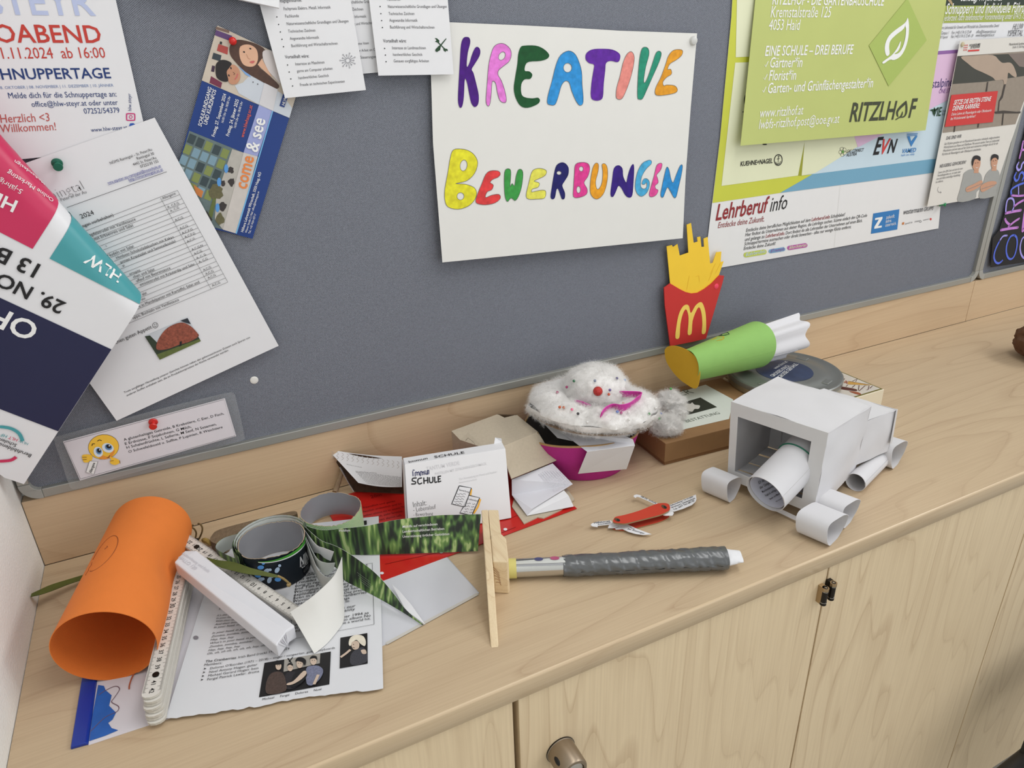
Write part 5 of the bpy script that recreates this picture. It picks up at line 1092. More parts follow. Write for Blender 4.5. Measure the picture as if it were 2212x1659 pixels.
# the two cardboard can rings
grass = bpy.data.materials.new('grass_print'); grass.use_nodes = True
def grass_nodes(m):
    nt = m.node_tree; b = nt.nodes['Principled BSDF']; b.inputs['Roughness'].default_value = .4
    tc = nt.nodes.new('ShaderNodeTexCoord'); mp = nt.nodes.new('ShaderNodeMapping'); mp.inputs['Scale'].default_value = (150, 150, 17); mp.inputs['Rotation'].default_value = (.15, .32, 0)
    n = nt.nodes.new('ShaderNodeTexNoise'); n.inputs['Scale'].default_value = 1.0; n.inputs['Detail'].default_value = 1.2
    r = nt.nodes.new('ShaderNodeValToRGB'); e = r.color_ramp.elements
    e[0].position = .36; e[0].color = L((24, 32, 24)); e[1].position = .66; e[1].color = L((170, 190, 124))
    for p, c in ((.45, (40, 60, 32)), (.54, (78, 112, 56)), (.62, (112, 146, 74))): q = e.new(p); q.color = L(c)
    nt.links.new(tc.outputs['Object'], mp.inputs['Vector']); nt.links.new(mp.outputs['Vector'], n.inputs['Vector']); nt.links.new(n.outputs['Fac'], r.inputs['Fac']); nt.links.new(r.outputs['Color'], b.inputs['Base Color'])
grass_nodes(grass)
gback = M('strip_back_paper', (196, 200, 196), .75, .04, 30)
foil = M('foil_liner', (158, 158, 162), .42, .03, 120, metal=.35); rim_m = M('raw_board_edge', (178, 156, 128), .9, .15, 300)
def ring(cx, cy, r, h, z0, lab, out_m, seed, prints):
    t = thing('cardboard_ring', lab, 'cardboard ring', (cx, cy, ZC + z0), 'sawn off crisp can rings')
    base = Vector((cx, cy, ZC + z0)); rg = random.Random(seed); ns = [rg.uniform(-.0007, .0007) for _ in range(96)]
    wob = lambda q, a, rr_, hh: (rr_ * (1 + .012 * math.sin(2 * a + seed)), hh + (ns[int(round(a / (2 * math.pi) * 96)) % 96] + .0012 * math.sin(3 * a + seed)) * (1 if hh > h / 2 else .3))
    MB().lathe(base, [(r - .0009, h), (r - .0009, .0004)], foil, 96, wob=wob).build('liner', t, label='grey foil liner')
    MB().lathe(base, [(r, .0004), (r, h)], out_m, 96, wob=wob).build('wall', t)
    MB().lathe(base, [(r, h), (r - .0009, h)], rim_m, 96, wob=wob).lathe(base, [(r - .0009, .0004), (r, .0004)], rim_m, 96, wob=wob).build('cut_rim', t, label='rough cut cardboard rim')
    return t, Cyl(base, (0, 0, 1), r * 1.004)
nvy = M('dark_can_print', (14, 24, 34), .35, .1, 40); bgr = M('bright_green_print', (66, 146, 48), .4, .05, 40)
t, S = ring(.2633, -.1553, .0383, .0458, .0036, 'dark navy cardboard ring with footprints, cut from a crisp can', nvy, 3, 0)
a0 = S.flat((560, 1222))[0]; a1 = S.flat((662, 1172))[0]
k = Ink(S, .0005)
k.grid(lambda u, v: S.pos(a0 + (a1 - a0) * u, .0438 - (.0016 + .0052 * u ** .8) * (1 - v), .0006), 24, 2, paper); k.grid(lambda u, v: S.pos(a0 + (a1 - a0) * u, .0440 - (.0006 + .0046 * u ** .8) * (1 - v), .0008), 24, 2, bgr)
k.build('green_band', t, label='green and white band')
fp1 = M('footprint_pale', (176, 198, 222), .4); fp2 = M('footprint_blue', (84, 152, 222), .4)
def foot(q, heel, m, a):
    k = Ink(S, .0005); c = one(e5, *q); k.ell(c, 7, 4.6, m, rot=a, n=14); k.ell(one(e5, *heel), 3.3, 3.1, m, n=12); k.build('footprint', t, label='printed footprint')
foot((1372, 905), (1408, 838), fp1, -1.0); foot((1215, 918), (1268, 900), fp1, -.6); foot((1258, 1055), (1300, 1000), fp1, -1.2); foot((1125, 1048), (1165, 1035), fp1, -.5)
foot((1130, 865), (1168, 805), fp2, -.1); foot((1085, 985), (1100, 955), fp2, .2); foot((1382, 1045), (1400, 1030), fp2, 0)
k = Ink(S, .0005); lines(k, crop(580, 1160, .08137), [('NIN', 828, 792, 1052, 590, dict(bold=.05)), ('CLASS', 868, 840, 1042, 690, dict(bold=.02))], paper, ys=1.5); k.build('lettering', t)
k = Ink(S, .0005); k.curve(crop(580, 1160, .08137)((905, 870), (1000, 780), (1085, 700), (1090, 780), (1000, 930), (950, 970)), M('can_dark_patch', (6, 8, 12), .3), n=2); k.build('black_patch', t)
gwall = bpy.data.materials.new('green_net_print'); gwall.use_nodes = True
nt = gwall.node_tree; bk = nt.nodes.new('ShaderNodeTexBrick'); bk.inputs['Scale'].default_value = 230; bk.inputs['Color1'].default_value = L((92, 170, 60)); bk.inputs['Color2'].default_value = L((78, 156, 52)); bk.inputs['Mortar'].default_value = L((206, 226, 190)); bk.inputs['Mortar Size'].default_value = .07
tc = nt.nodes.new('ShaderNodeTexCoord'); mp = nt.nodes.new('ShaderNodeMapping'); mp.inputs['Rotation'].default_value = (1.4, .3, .2); nt.links.new(tc.outputs['Object'], mp.inputs['Vector']); nt.links.new(mp.outputs['Vector'], bk.inputs['Vector']); nt.links.new(bk.outputs['Color'], nt.nodes['Principled BSDF'].inputs['Base Color'])
t2, S2_ = ring(.3433, -.1085, .0391, .0352, .0036, 'bright green net patterned cardboard ring behind the grass strip', gwall, 5, 0)

# the grass printed strip that unrolls to the right, standing on edge
def strip_obj(lab): return thing('paper_strip', lab, 'paper strip', Vector((.42, -.2, ZC)), 'grass printed paper strips')
tA = strip_obj('long grass printed strip standing on edge up to the wooden mallet head')
bt = [TP(f3, 1808, 602, .0045), TP(f3, 1550, 612, .0045), TP(f3, 1300, 620, .0045), TP(f3, 1000, 630, .0045), TP(f3, 700, 640, .0045), TP(f3, 520, 640, .0045), Vector((.322, -.1600, ZC + .0045)), Vector((.3065, -.1400, ZC + .0045)), Vector((.3035, -.118, ZC + .0045))]
tp = [TP(f3, 1838, 233, .047), TP(f3, 1600, 240, .047), TP(f3, 1400, 247, .047), TP(f3, 1000, 290, .047), TP(f3, 700, 350, .047), TP(f3, 450, 376, .047), Vector((.322, -.1622, ZC + .047)), Vector((.3055, -.1420, ZC + .047)), Vector((.3025, -.118, ZC + .047))]
rbA = ribbon(tp, bt, grass, gback, n=6, outward=1); rbA.build('strip', tA)
Sg = OnMesh(plane3(bt[4], bt[0], tp[1]), rbA)
k = Ink(Sg, .0005); lines(k, f3, [('Hobbys', 428, 408, 538, 403, dict(bold=.03))], white_ink, ys=1.1); k.build('heading', tA); k = Ink(Sg, .0005); lines(k, f3, [('Mithilfe auf verschiedenen', 1060, 370, 1406, 342, dict(bold=.012)), ('Landwirtschaftlichen Betrieben', 1060, 418, 1474, 388, dict(bold=.012)), ('Unterstützung örtlicher Gaststätten', 1060, 468, 1525, 440, dict(bold=.012))], white_ink, ys=1.1); k.build('lettering', tA)

# pointed grass strip lying to the lower right
tB = strip_obj('pointed grass printed strip slanting down over the plastic sleeve')
tp = [Vector((.3010, -.134, ZC + .047)), T(690, 1165, .047), T(716, 1176, .047), T(738, 1186, .046), T(775, 1210, .040), T(815, 1242, .030), T(850, 1282, .019), T(878, 1318, .009), T(914, 1349, .0035)]
bt = [Vector((.3010, -.136, ZC + .005)), T(694, 1215, .012), T(725, 1226, .010), T(742, 1252, .005), T(775, 1270, .0045), T(815, 1291, .0045), T(850, 1311, .004), T(880, 1329, .0035), T(913, 1351, .003)]
rbB = ribbon(tp, bt, grass, gback, n=6, outward=-1); rbB.build('strip', tB)
k = MB(); k.panel([T(846, 1262, .0060), T(862, 1276, .006), T(888, 1306, .005), T(919, 1350, .003), T(876, 1318, .006)], .0003, paper); k.build('folded_edge', tB, label='white folded edge')
k = Ink(OnMesh(plane3(bt[3], bt[6], tp[4]), rbB), .0006); w3 = M('faint_white_print', (170, 186, 160), .6)
for i in range(4): k.text('Dienstleistung und Verkauf', *f3((610 + i * 10, 815 + i * 28), (735 + i * 12, 905 + i * 30)), w3, ys=.8)
k.build('lettering', tB)

# blank curled strip in front
tC = strip_obj('blank white strip end curling forward over the song sheet')
tp = [Vector((.3000, -.140, ZC + .047)), T(676, 1205, .046), T(690, 1234, .045), T(712, 1247, .045), T(731, 1226, .050), T(739, 1203, .056), T(722, 1243, .058), T(684, 1281, .050), T(655, 1303, .042), T(627, 1322, .034)]
bt = [Vector((.2995, -.142, ZC + .005)), T(692, 1262, .0045), T(706, 1292, .0045), T(722, 1312, .0045), T(738, 1318, .0045), T(744, 1322, .0045), T(741, 1345, .0045), T(722, 1372, .0042), T(702, 1394, .004), T(679, 1412, .0042)]
ribbon(tp, bt, paper_warm, gback, n=6, nv=5, outward=1).build('strip', tC)
tD = strip_obj('short white folded tab of strip standing between the two rings')
tp = [Vector((.3015, -.146, ZC + .047)), T(682, 1176, .047), T(700, 1184, .047), T(721, 1192, .047)]; bt = [Vector((.3015, -.147, ZC + .012)), T(689, 1196, .030), T(700, 1205, .029), T(714, 1212, .028)]
ribbon(tp, bt, paper, paper, n=5, outward=-1).build('strip', tD)
tp = [Vector((.3002, -.143, ZC + .046)), T(680, 1200, .044), T(700, 1215, .042), T(724, 1216, .042)]; bt = [Vector((.3002, -.144, ZC + .008)), T(686, 1225, .026), T(704, 1243, .022), T(720, 1232, .026)]
ribbon(tp, bt, gback, gback, n=5, outward=-1).build('strip_layer', tD)
# strip wound round the back of the dark ring
tE = strip_obj('grey backed strip wound behind the dark navy ring with a loop at its left')
cx, cy = .2633, -.1553
def arc(r, a0, a1, z, n=9): return [Vector((cx + r * math.cos(a0 + (a1 - a0) * i / n), cy + r * math.sin(a0 + (a1 - a0) * i / n), ZC + z)) for i in range(n + 1)]
mb = MB()
for r, z in ((.0402, .053), (.0422, .055), (.0442, .052)):
    ribbon(arc(r, .25, 3.6, z), arc(r, .25, 3.6, .020), gback, grass, n=2, nv=2, outward=1, mb=mb)
mb.build('strip', tE)
lp = [(536, 1150, .0435), (510, 1154, .043), (482, 1163, .042), (467, 1177, .041), (470, 1188, .040), (500, 1203, .040), (521, 1212, .040), (536, 1226, .040)]
ribbon([T(*q) for q in lp], [T(*q) - Vector((0, 0, .019)) for q in lp], gback, grass, n=4, nv=2, outward=1).build('strip_loop', tE)

# orange card tube
org_c = M('orange_card', (226, 124, 50), .75, .04, 60, bump=.15, bscale=900)
t = thing('paper_tube', 'large orange rolled card tube standing out at the left end', 'tube', Vector((.11, -.155, ZC)))
TA = Vector((.0876, -.2538, ZC + .0465 + .0008)); TB = Vector((.1334, -.0532, ZC + .0447 + .0008)); ax_ = (TB - TA).normalized(); Lt = (TB - TA).length
e1 = ax_.cross(Vector((0, 0, 1))).normalized(); e2 = e1.cross(ax_)
def tubept(a, l, dr=0.0):
    r = .0465 - .0018 * l / Lt + dr
    dent = .0105 * math.exp(-((math.degrees(a) - 12) / 36) ** 2) * math.exp(-((l / Lt - .56) / .20) ** 2)
    return TA + ax_ * l + (e1 * math.cos(a) + e2 * math.sin(a)) * (r - dent) - ax_ * (.005 * math.sin(a) * (1 - l / Lt))
mb = MB()
mb.grid(lambda u, v: tubept(-1.15 + u * (2 * math.pi + .55), v * Lt, .0008 * (1 - u)), 96, 30, org_c, .0007); mb.build('card', t)
st = M('brown_thread', (134, 52, 30), .8)
mb = MB()
for l in (.010, .026, .042):
    for dr in (.0012, -.0014):
        a = -.62
        mb.tube([tubept(a, l, dr), tubept(a, l + .0035, dr), tubept(a, l + .007, dr)], .0006, st, 6)
mb.build('stitch', t, kind='stuff', label='brown stitches')
k = [tubept(1.95 + .30 * math.cos(q) , Lt * .50 + .030 * math.sin(q), .0011) for q in [2 * math.pi * i / 30 for i in range(26)]]
pen = M('brown_pen', (150, 76, 30), .7); mb = MB().tube(k, .0005, pen, 5); mb.tube([tubept(1.95, Lt * .53, .0011), tubept(1.9, Lt * .54, .0011), tubept(1.92, Lt * .55, .0011)], .0008, pen, 5)
mb.tube([tubept(2.2 + .02 * math.sin(i * 1.7), Lt * (.36 + .012 * i), .0011) for i in range(10)], .0004, pen, 5); mb.build('pen_drawing', t)
MB().tube(smooth3([T(330, 1420, .004), T(306, 1437, .003), T(288, 1458, .0022), T(280, 1478, .0018), T(279, 1488, .0016)], 5), .0007, M('orange_thread', (176, 92, 60), .8), 7).build('thread_end', t)

# leaves
leaf_m = M('leaf_green', (84, 92, 36), .45, .25, 90); leaf_d = M('leaf_dark', (52, 60, 26), .5, .2, 90)
def blade(name, lab, up_, lo, m):
    mb = MB(); ribbon(up_, lo, m, leaf_d, n=6, nv=2, th=.0006, outward=-1, mb=mb); return mb
t = thing('leaf', 'long green leaf blade with its stalk in front of the dark ring', 'leaf', T(560, 1240, 0))
u_ = [T(446, 1204, .042), T(473, 1210, .043), T(505, 1214, .043), T(540, 1226, .040), T(570, 1234, .037), T(592, 1240, .034), T(606, 1244, .032)]
l_ = [T(446, 1205, .041), T(470, 1223, .040), T(500, 1232, .039), T(535, 1240, .037), T(568, 1244, .034), T(590, 1247, .032), T(605, 1248, .031)]
blade('leaf', '', u_, l_, leaf_m).build('leaf_blade', t)
MB().tube(smooth3([T(600, 1244, .0325), T(612, 1250, .029), T(622, 1258, .024), T(624, 1262, .021)], 4), [.0013] * 12 + [.0022], M('dry_stalk', (150, 128, 80), .8, .2, 100), 8).ball(T(624, 1263, .0205), .0028, M('dry_stalk_end', (186, 160, 112), .8, .2, 100), 10).build('stalk', t)
u_ = [T(68, 1282, .0230), T(85, 1274, .022), T(110, 1263, .018), T(145, 1252, .014), T(182, 1241, .010), T(220, 1230, .004)]; l_ = [T(66, 1289, .0225), T(88, 1284, .021), T(115, 1275, .017), T(148, 1262, .013), T(182, 1251, .009), T(215, 1243, .0035)]
blade('leaf', '', u_, l_, leaf_m).build('leaf', None, 'narrow green leaf tip poking out left of the orange tube', 'leaf')
# dried stalks
dry = M('dried_stalk', (110, 88, 52), .8, .3, 120)
t = thing('dried_stalk', 'dried brown curled stalks right of the orange tube top', 'stalk', T(425, 1165, 0))
for path in ([(421, 1166, .004), (424, 1152, .012), (420, 1143, .018), (414, 1139, .020), (412, 1136, .022), (418, 1134, .022)], [(430, 1164, .006), (436, 1150, .016), (437, 1140, .022), (433, 1133, .026), (428, 1131, .026)]):
    MB().tube(smooth3([T(*q) for q in path], 5), .0011, dry, 7).build('stem', t)
MB().tube(smooth3([T(438, 1166, .008), T(449, 1170, .010), T(456, 1178, .008)], 4), [.002, .003, .0035, .0035, .003, .003, .0025, .002, .0015], M('dry_pod', (168, 142, 78), .7, .4, 150), 9).build('pod', t)

# black strip between tube and rule
flatsheet('black_strip', [T(330, 1448, .0050), T(352, 1441, .005), T(430, 1162, .005), T(396, 1165, .005)], M('black_card', (34, 33, 34), .8, .15, 40), .0014, None, label='narrow black strip between the orange tube and the folding rule', cat='card')

# folding rule
rule_m = M('rule_white', (214, 210, 202), .5, .04, 60); rule_e = M('rule_edge', (196, 192, 182), .6, .1, 200); ink_k = black
t = thing('folding_rule', 'white folding rule, one segment swung out, rest stacked', 'ruler', T(330, 1540, 0))
F0 = (T(308, 1494, .031) + T(347, 1496, .031)) / 2; F1 = (T(395, 1180, .031) + T(412, 1170, .031)) / 2
fd = (F1 - F0); fd.z = 0; fd.normalize(); fw = Vector((fd.y, -fd.x, 0)); SEG = .236
def seg_poly(P, d, w, hw, ln):
    out = [P + w * hw, P + d * ln + w * hw] + [P + d * (ln + .006 * math.sin(a)) + w * hw * math.cos(a) for a in (.5, 1.0, 1.57, 2.1, 2.6)] + [P + d * ln - w * hw, P - w * hw] + [P - d * .006 * math.sin(a) - w * hw * math.cos(a) for a in (.5, 1.0, 1.57, 2.1, 2.6)]
    return out
nseg = 8
for i in range(nseg):
    z = ZC + .031 - .0033 * (i + 1) + .0004; P = F0.copy(); P.z = z; P += fw * (.0006 * ((i * 5) % 3 - 1)) + fd * (-.0015 * (i % 2) - .0012 * i)
    mb = MB().prism(seg_poly(P, fd, fw, .0082, SEG), (0, 0, .0026), rule_m, rule_e); mb.build('segment', t)
Sr = Plane(Vector((F0.x, F0.y, ZC + .0310 - .0003)), fd * -1, fw, None) if False else Plane(Vector((0, 0, ZC + .0307)), (1, 0, 0), (0, 1, 0))
k = Ink(Sr, .0003)
def rp(l, w): q = F0 + fd * l + fw * w; return (q.x, q.y)
def rpoly(pts, m): k.fpoly([rp(*p) for p in pts], m)
J = .010
def numtext(kk, s, l, org, dl, dw, size, wid):
    V, F = glyphs(s, .01, 0, 2); 
    x0 = min(v[0] for v in V); x1 = max(v[0] for v in V); sc_ = size
    fl = []
    for x, y in V: q = org + dl * (l + (x - (x0 + x1) / 2) * sc_) + dw * (wid + y * sc_); fl.append((q.x, q.y))
    kk.face2(fl, [(f[0], f[i], f[i + 1]) for f in F for i in range(1, len(f) - 1)], ink_k, kk.l)
for n in range(24, 48):
    l = (41.6 - n) * .01 + .006
    if l < -.004 or l > SEG: continue
    big = n % 10 == 0
    if n == 40: numtext(k, '4', l + .0045, F0, -fd, -fw, .0085, 0) if False else None
    numtext(k, str(n), 0, F0 + fd * (l - 0), -fd, fw, .0078 if big else .0062, -.0022)
for n in range(0, 236):
    l = SEG - n * .001
    ln = .0042 if n % 10 == 0 else .003 if n % 5 == 0 else .0018
    for s_ in (-1, 1): rpoly([(l, s_ * .0082), (l + .00025, s_ * .0082), (l + .00025, s_ * (.0082 - ln)), (l, s_ * (.0082 - ln))], ink_k)
k.build('scale', t, label='black centimetre scale')
MB().lathe(F0 + fd * .022 + Vector((0, 0, -.0003)), [(0, .0010), (.0030, .0010), (.0032, .0004), (.0032, 0)], M('rivet_dark', (40, 34, 28), .4, metal=.6), 18).build('rivet', t)
# swung out segment
G0 = F1 + Vector((0, 0, .0035)); G1 = T(652, 1336, .014); gd = (G1 - G0).normalized(); gw = Vector((gd.y, -gd.x, 0)).normalized(); gn = gw.cross(gd)
G0 = G0 - gd * .004
o = MB().prism(seg_poly(G0, gd, gw, .0082, .232), gn * .0030, rule_m, rule_e).build('segment', t)
Sg = Plane(G0 + gn * .0030, gd, gn.cross(gd)); k = Ink(Sg, .0003)
for n in range(0, 236):
    l = n * .001; ln = .0042 if n % 10 == 0 else .003 if n % 5 == 0 else .0018
    for s_ in (-1, 1): k.fpoly([(l, s_ * .0082), (l + .00025, s_ * .0082), (l + .00025, s_ * (.0082 - ln)), (l, s_ * (.0082 - ln))], ink_k)
for n in range(1, 24):
    l = .232 - n * .01; V, F = glyphs(str(n), .01, 0, 2); x0 = min(v[0] for v in V); x1 = max(v[0] for v in V); sz = .0078 if n % 10 == 0 else .0062
    fl = [(l - (x - (x0 + x1) / 2) * sz, .0022 - y * sz) for x, y in V]
    k.face2(fl, [(f[0], f[i], f[i + 1]) for f in F for i in range(1, len(f) - 1)], ink_k, k.l)
k.build('scale', t, label='black centimetre scale')
MB().lathe(G0 + gd * .026 + gn * .0030, [(0, .0010), (.0030, .0010), (.0032, .0004), (.0032, 0)], M('rivet_dark', (40, 34, 28), .4, metal=.6), 18, axis=gn).build('rivet', t)

# folded white paper stick lying across
stick = M('folded_paper', (216, 216, 220), .7, .025, 40)
t = thing('paper_stick', 'long white folded paper stick lying across the folding rule', 'paper', T(520, 1330, 0))
dn = Vector((0, 0, -.0165)); e_ = [T(376, 1214, .054), T(398, 1190, .055), T(425, 1190, .055), T(637, 1352, .025), T(621, 1362, .0265), T(597, 1395, .024)]
TL_, TLb, TR_, BRr, BRm, BRl = e_
mb = MB(); top = [TL_, BRl, BRm, BRr, TR_, TLb]
low = [p + dn for p in top]; mb.prism(low, -dn, stick); mb.build('wrapper', t, bevel=.0016)
mb = MB(); en = (BRl - TL_).normalized()
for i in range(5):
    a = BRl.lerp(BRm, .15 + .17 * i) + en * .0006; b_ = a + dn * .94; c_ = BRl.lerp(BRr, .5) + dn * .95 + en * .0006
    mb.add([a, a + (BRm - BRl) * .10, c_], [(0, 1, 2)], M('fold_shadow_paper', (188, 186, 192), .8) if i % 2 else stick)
mb.build('folded_end', t)
k = Ink(plane3(TL_, BRl, TR_), .0006); lines(k, d4, [('Auszeichnung und Reife', 425, 60, 640, 215, dict(shear=0)), ('HALLO 120', 395, 95, 530, 195, {})], M('ghost_print', (198, 198, 204), .8)); k.build('faint_print', t)
# ================================================================ things on the worktop, middle and right
c7 = crop(1080, 760, .25316); c8 = crop(1500, 740, .27731); f5 = crop(1640, 740, .14467); kn = crop(1260, 1040, .12658); gm = crop(1020, 1090, .19284); cc_ = crop(1420, 690, .16275)

# toy mallet: pine cross piece, chrome collar, taped grip
pine = wood('pine', (224, 204, 168), (186, 150, 108), 1, line=.8, freq=2.2, rough=.6, seed=2.2, contour=14)
pine_end = wood('pine_end', (214, 190, 150), (150, 104, 62), 0, line=1.0, freq=6, rough=.7, seed=4.2, contour=9)
t = thing('toy_mallet', 'home made mallet with a pine wood head and a silver taped handle', 'mallet', Vector((.52, -.3, ZC)))
O = T(1060, 1400, 0); me_ = Vector((.366, .9306, 0)); mg = Vector((.9306, -.366, 0)); up = Vector((0, 0, 1))
prof = [(0, 0), (.200, 0), (.200, .037), (.130, .037), (.126, .046), (.066, .046), (.060, .040), (.020, .009), (.003, .001)]
MB().prism([O + me_ * a + up * z for a, z in prof], mg * .0085, pine, pine).build('head_board', t, bevel=.0015)
blk_ = [(.0 + .0088, .084), (.0255, .081), (.0268, .086), (.0268, .125), (.0222, .134), (.0222, .200), (.0088, .200)]
mb = MB(); P = [O + mg * a + me_ * b_ for a, b_ in blk_]
mb.prism(P[:5] + [O + mg * .0088 + me_ * .134], (0, 0, .046), pine, pine); mb.build('head_block', t, bevel=.0015)
MB().prism([O + mg * .0088 + me_ * .1345, O + mg * .0222 + me_ * .1345, O + mg * .0218 + me_ * .198, O + mg * .0088 + me_ * .200], (0, 0, .037), pine, pine).build('head_block', t, bevel=.0015)
Se = plane3(O + mg * .0090 + me_ * .0838 + up * 0, O + mg * .0255 + me_ * .0808, O + mg * .0090 + me_ * .0838 + up * .03)
k = Ink(Se, .0004); rng_ = M('growth_ring', (150, 104, 62), .8)
for i in range(9): k.line(smooth(gm((205 + i * 10, 700 + i * 38 - 60), (250 + i * 9, 690 + i * 30), (300 + i * 4, 740 + i * 27)), 4, False), .0005, rng_) if i in (1, 2, 3, 4, 5, 6) else None
k.build('growth_rings', t)
hx = Vector((.9030, -.4290, 0)).normalized(); H0 = T(1101, 1228, .0122); H1 = T(1568, 1205, .0150); hd = (H1 - H0).normalized()
H0 = O + mg * .0265 + me_ * ((H0 - O).dot(me_)); H0.z = ZC + .0122; hd = (H1 - H0).normalized(); HL = (H1 - H0).length
ytape = M('masking_tape', (208, 200, 122), .7, .05, 80); chrome = M('chrome_foil', (200, 200, 198), .10, .02, metal=1.0); duct = M('duct_tape', (98, 100, 101), .27, .08, 60, spec=.6, metal=.25)
MB().tube([H0, H0 + hd * .0105], .0117, ytape, 28).build('tape_collar', t, label='yellow masking tape collar')
Lc = .0105; Ld = (T(1222, 1217, .0122) - H0).dot(hd)
mb = MB().tube([H0 + hd * Lc, H0 + hd * Ld], .0112, chrome, 40).build('chrome_sleeve', t, label='mirror chrome sleeve')
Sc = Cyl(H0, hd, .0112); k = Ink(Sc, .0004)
k.quad(gm((430, 645), (1040, 588), (1045, 650), (438, 672)), M('label_reflection', (196, 198, 194), .3), n=14)
for c_, rx, col in (((745, 617), 9.5, (78, 78, 118)), ((925, 607), 10, (176, 84, 118))): k.ell(one(gm, *c_), rx, 3.4, M('blurred_reflection_%d' % col[0], col, .4, .2, 60), .0011)
k.build('label_reflection', t)  # pale label strip with blurred coloured blots, a reflection painted on the chrome
rg = random.Random(5)
def tape(u, v):
    l = Ld - .004 + u * (HL - Ld + .004); a = 2 * math.pi * v
    r = .0122 + .0014 * u
    f_ = (l * 58 + v * 1.3) % 1.0
    r += .0006 * f_ + .0004 * math.sin(a * 3 + l * 300) * math.sin(l * 210 + a) + .0007 * noise.noise(Vector((l * 150 + a * 2.2, math.sin(a) * 2.5, math.cos(a) * 2.5)))
    z_ = 1.0 if True else 0
    e1_ = hd.cross(up).normalized(); e2_ = e1_.cross(hd)
    q = H0 + hd * l + e1_ * (math.cos(a) * r * 1.08) + e2_ * (math.sin(a) * r * .94)
    return q
MB().grid(tape, 150, 56, duct, 0).build('taped_grip', t, label='wrinkled silver duct tape grip', sharp=60)
def core(u, v):
    l = HL - .012 + u * .030; a = 2 * math.pi * v; r = .0118 * (1 - .25 * u * u) + .0010 * math.sin(a * 3 + 1) + .0012 * noise.noise(Vector((l * 200, math.cos(a) * 2, math.sin(a) * 2)))
    e1_ = hd.cross(up).normalized(); e2_ = e1_.cross(hd)
    return H0 + hd * l + e1_ * (math.cos(a) * r) + e2_ * (math.sin(a) * r * (.92 - .35 * u))
mb = MB().grid(core, 14, 40, paper, .0004); e_ = [core(1, v / 40) for v in range(40)]; c_ = sum(e_, Vector()) / 40
mb.add(e_ + [c_ - hd * .003], [(i, (i + 1) % 40, 40) for i in range(40)], paper, True); mb.build('paper_core', t, label='crumpled white paper end')
Pg = H1 - hd * .0
e_ = [tape(1, v / 40) for v in range(40)]

# paper pocket knife
t = thing('paper_knife', 'small red card pocket knife with four white paper blades', 'paper model', T(1400, 1120, 0))
redk = M('knife_red', (190, 60, 38), .75, .05, 60); kcard = M('corrugated_card', (160, 132, 98), .9, .15, 200)
sc_pts = smooth(kn((512, 690), (520, 640), (560, 602), (700, 572), (950, 500), (1200, 400), (1290, 374), (1400, 370), (1455, 390), (1480, 430), (1478, 470), (1440, 508), (1300, 570), (1100, 622), (900, 672), (720, 714), (600, 708)), 3)
for h, nm, off in ((.0135, 'top', (0, 0)), (.0022, 'low', (0, 0))):
    Sx = topp(h); base = [Sx.at(p) for p in sc_pts] if nm == 'top' else [topp(.0135).at(p) - Vector((0, 0, .0113)) for p in sc_pts]
    mb = MB(); mb.prism([p + Vector((0, 0, -.0021)) for p in base], (0, 0, .0019), kcard); mb.prism([p + Vector((0, 0, -.0002)) for p in base], (0, 0, .0003), redk)
    mb.build('handle_scale', t, label='red card handle scale')
def kblade(nm, h0, pts, txt, lab):
    Sx = topp(h0); P = [Sx.at(p) for p in kn(*pts)]; o = MB().prism([p - Vector((0, 0, .0004)) for p in P], (0, 0, .0004), paper).build('blade', t, label=lab)
    k = Ink(Sx, .0003)
    for r in txt: k.text(r[0], *kn(r[1:3], r[3:5]), black, bold=.01)
    k.build('handwriting', o)
kblade('hook', .0090, [(1245, 398), (1268, 372), (1100, 300), (965, 232), (905, 221), (866, 234), (855, 256), (895, 281), (908, 262), (945, 264), (1100, 330)], [('08.05. Schule', 975, 262, 1235, 382)], 'narrow hooked blade')
kblade('opener', .0060, [(500, 700), (475, 664), (240, 685), (150, 714), (125, 740), (155, 766), (245, 779), (246, 756), (470, 732)], [('Hilfsbereit', 190, 722, 465, 690), ('freundlich', 255, 745, 470, 718)], 'short bottle opener blade')
kblade('small', .0040, [(640, 700), (760, 735), (900, 800), (1050, 858), (1166, 900), (1030, 913), (900, 896), (770, 860), (670, 812), (560, 820), (540, 802), (610, 775)], [('Name:', 790, 790, 880, 825), ('Jan Steininger', 752, 815, 1040, 900)], 'pointed lower blade')
kblade('large', .0075, [(1380, 440), (1470, 402), (1700, 312), (1920, 224), (1932, 300), (1915, 346), (1850, 402), (1700, 466), (1552, 512), (1430, 500)], [('Geburtsdatum: 14.10.2009', 1490, 425, 1885, 268), ('Wohnort: Seitenstetten', 1515, 460, 1915, 295), ('Tel.: 0677 763 689 00', 1555, 492, 1905, 335)], 'large writing covered blade')
kblade('tab', .0100, [(1360, 575), (1400, 582), (1520, 582), (1546, 540), (1532, 515), (1440, 500)], [], 'small blade tab')
kblade('tab', .0050, [(520, 690), (440, 742), (420, 795), (530, 795), (640, 752), (680, 735)], [], 'small blade tab')
Sx = topp(.0138)
for c_, rt in (((1380, 435), .5), ((580, 655), .35)):
    k = Ink(Sx, .0003); k.ell(one(kn, *c_), 6.5, 3.2, M('worn_hole', (92, 72, 48), .9), rot=rt); k.ell(one(kn, c_[0] + 18, c_[1] + 8), 3.8, 2.2, black, .0005, rt); k.build('rivet', t, label='dark worn rivet')
MB().tube([topp(.0137).at(one(kn, 1380, 435)), topp(.0002).at(one(kn, 1380, 435)) * 1.0], .0012, black, 8).build('spacer_pin', t)

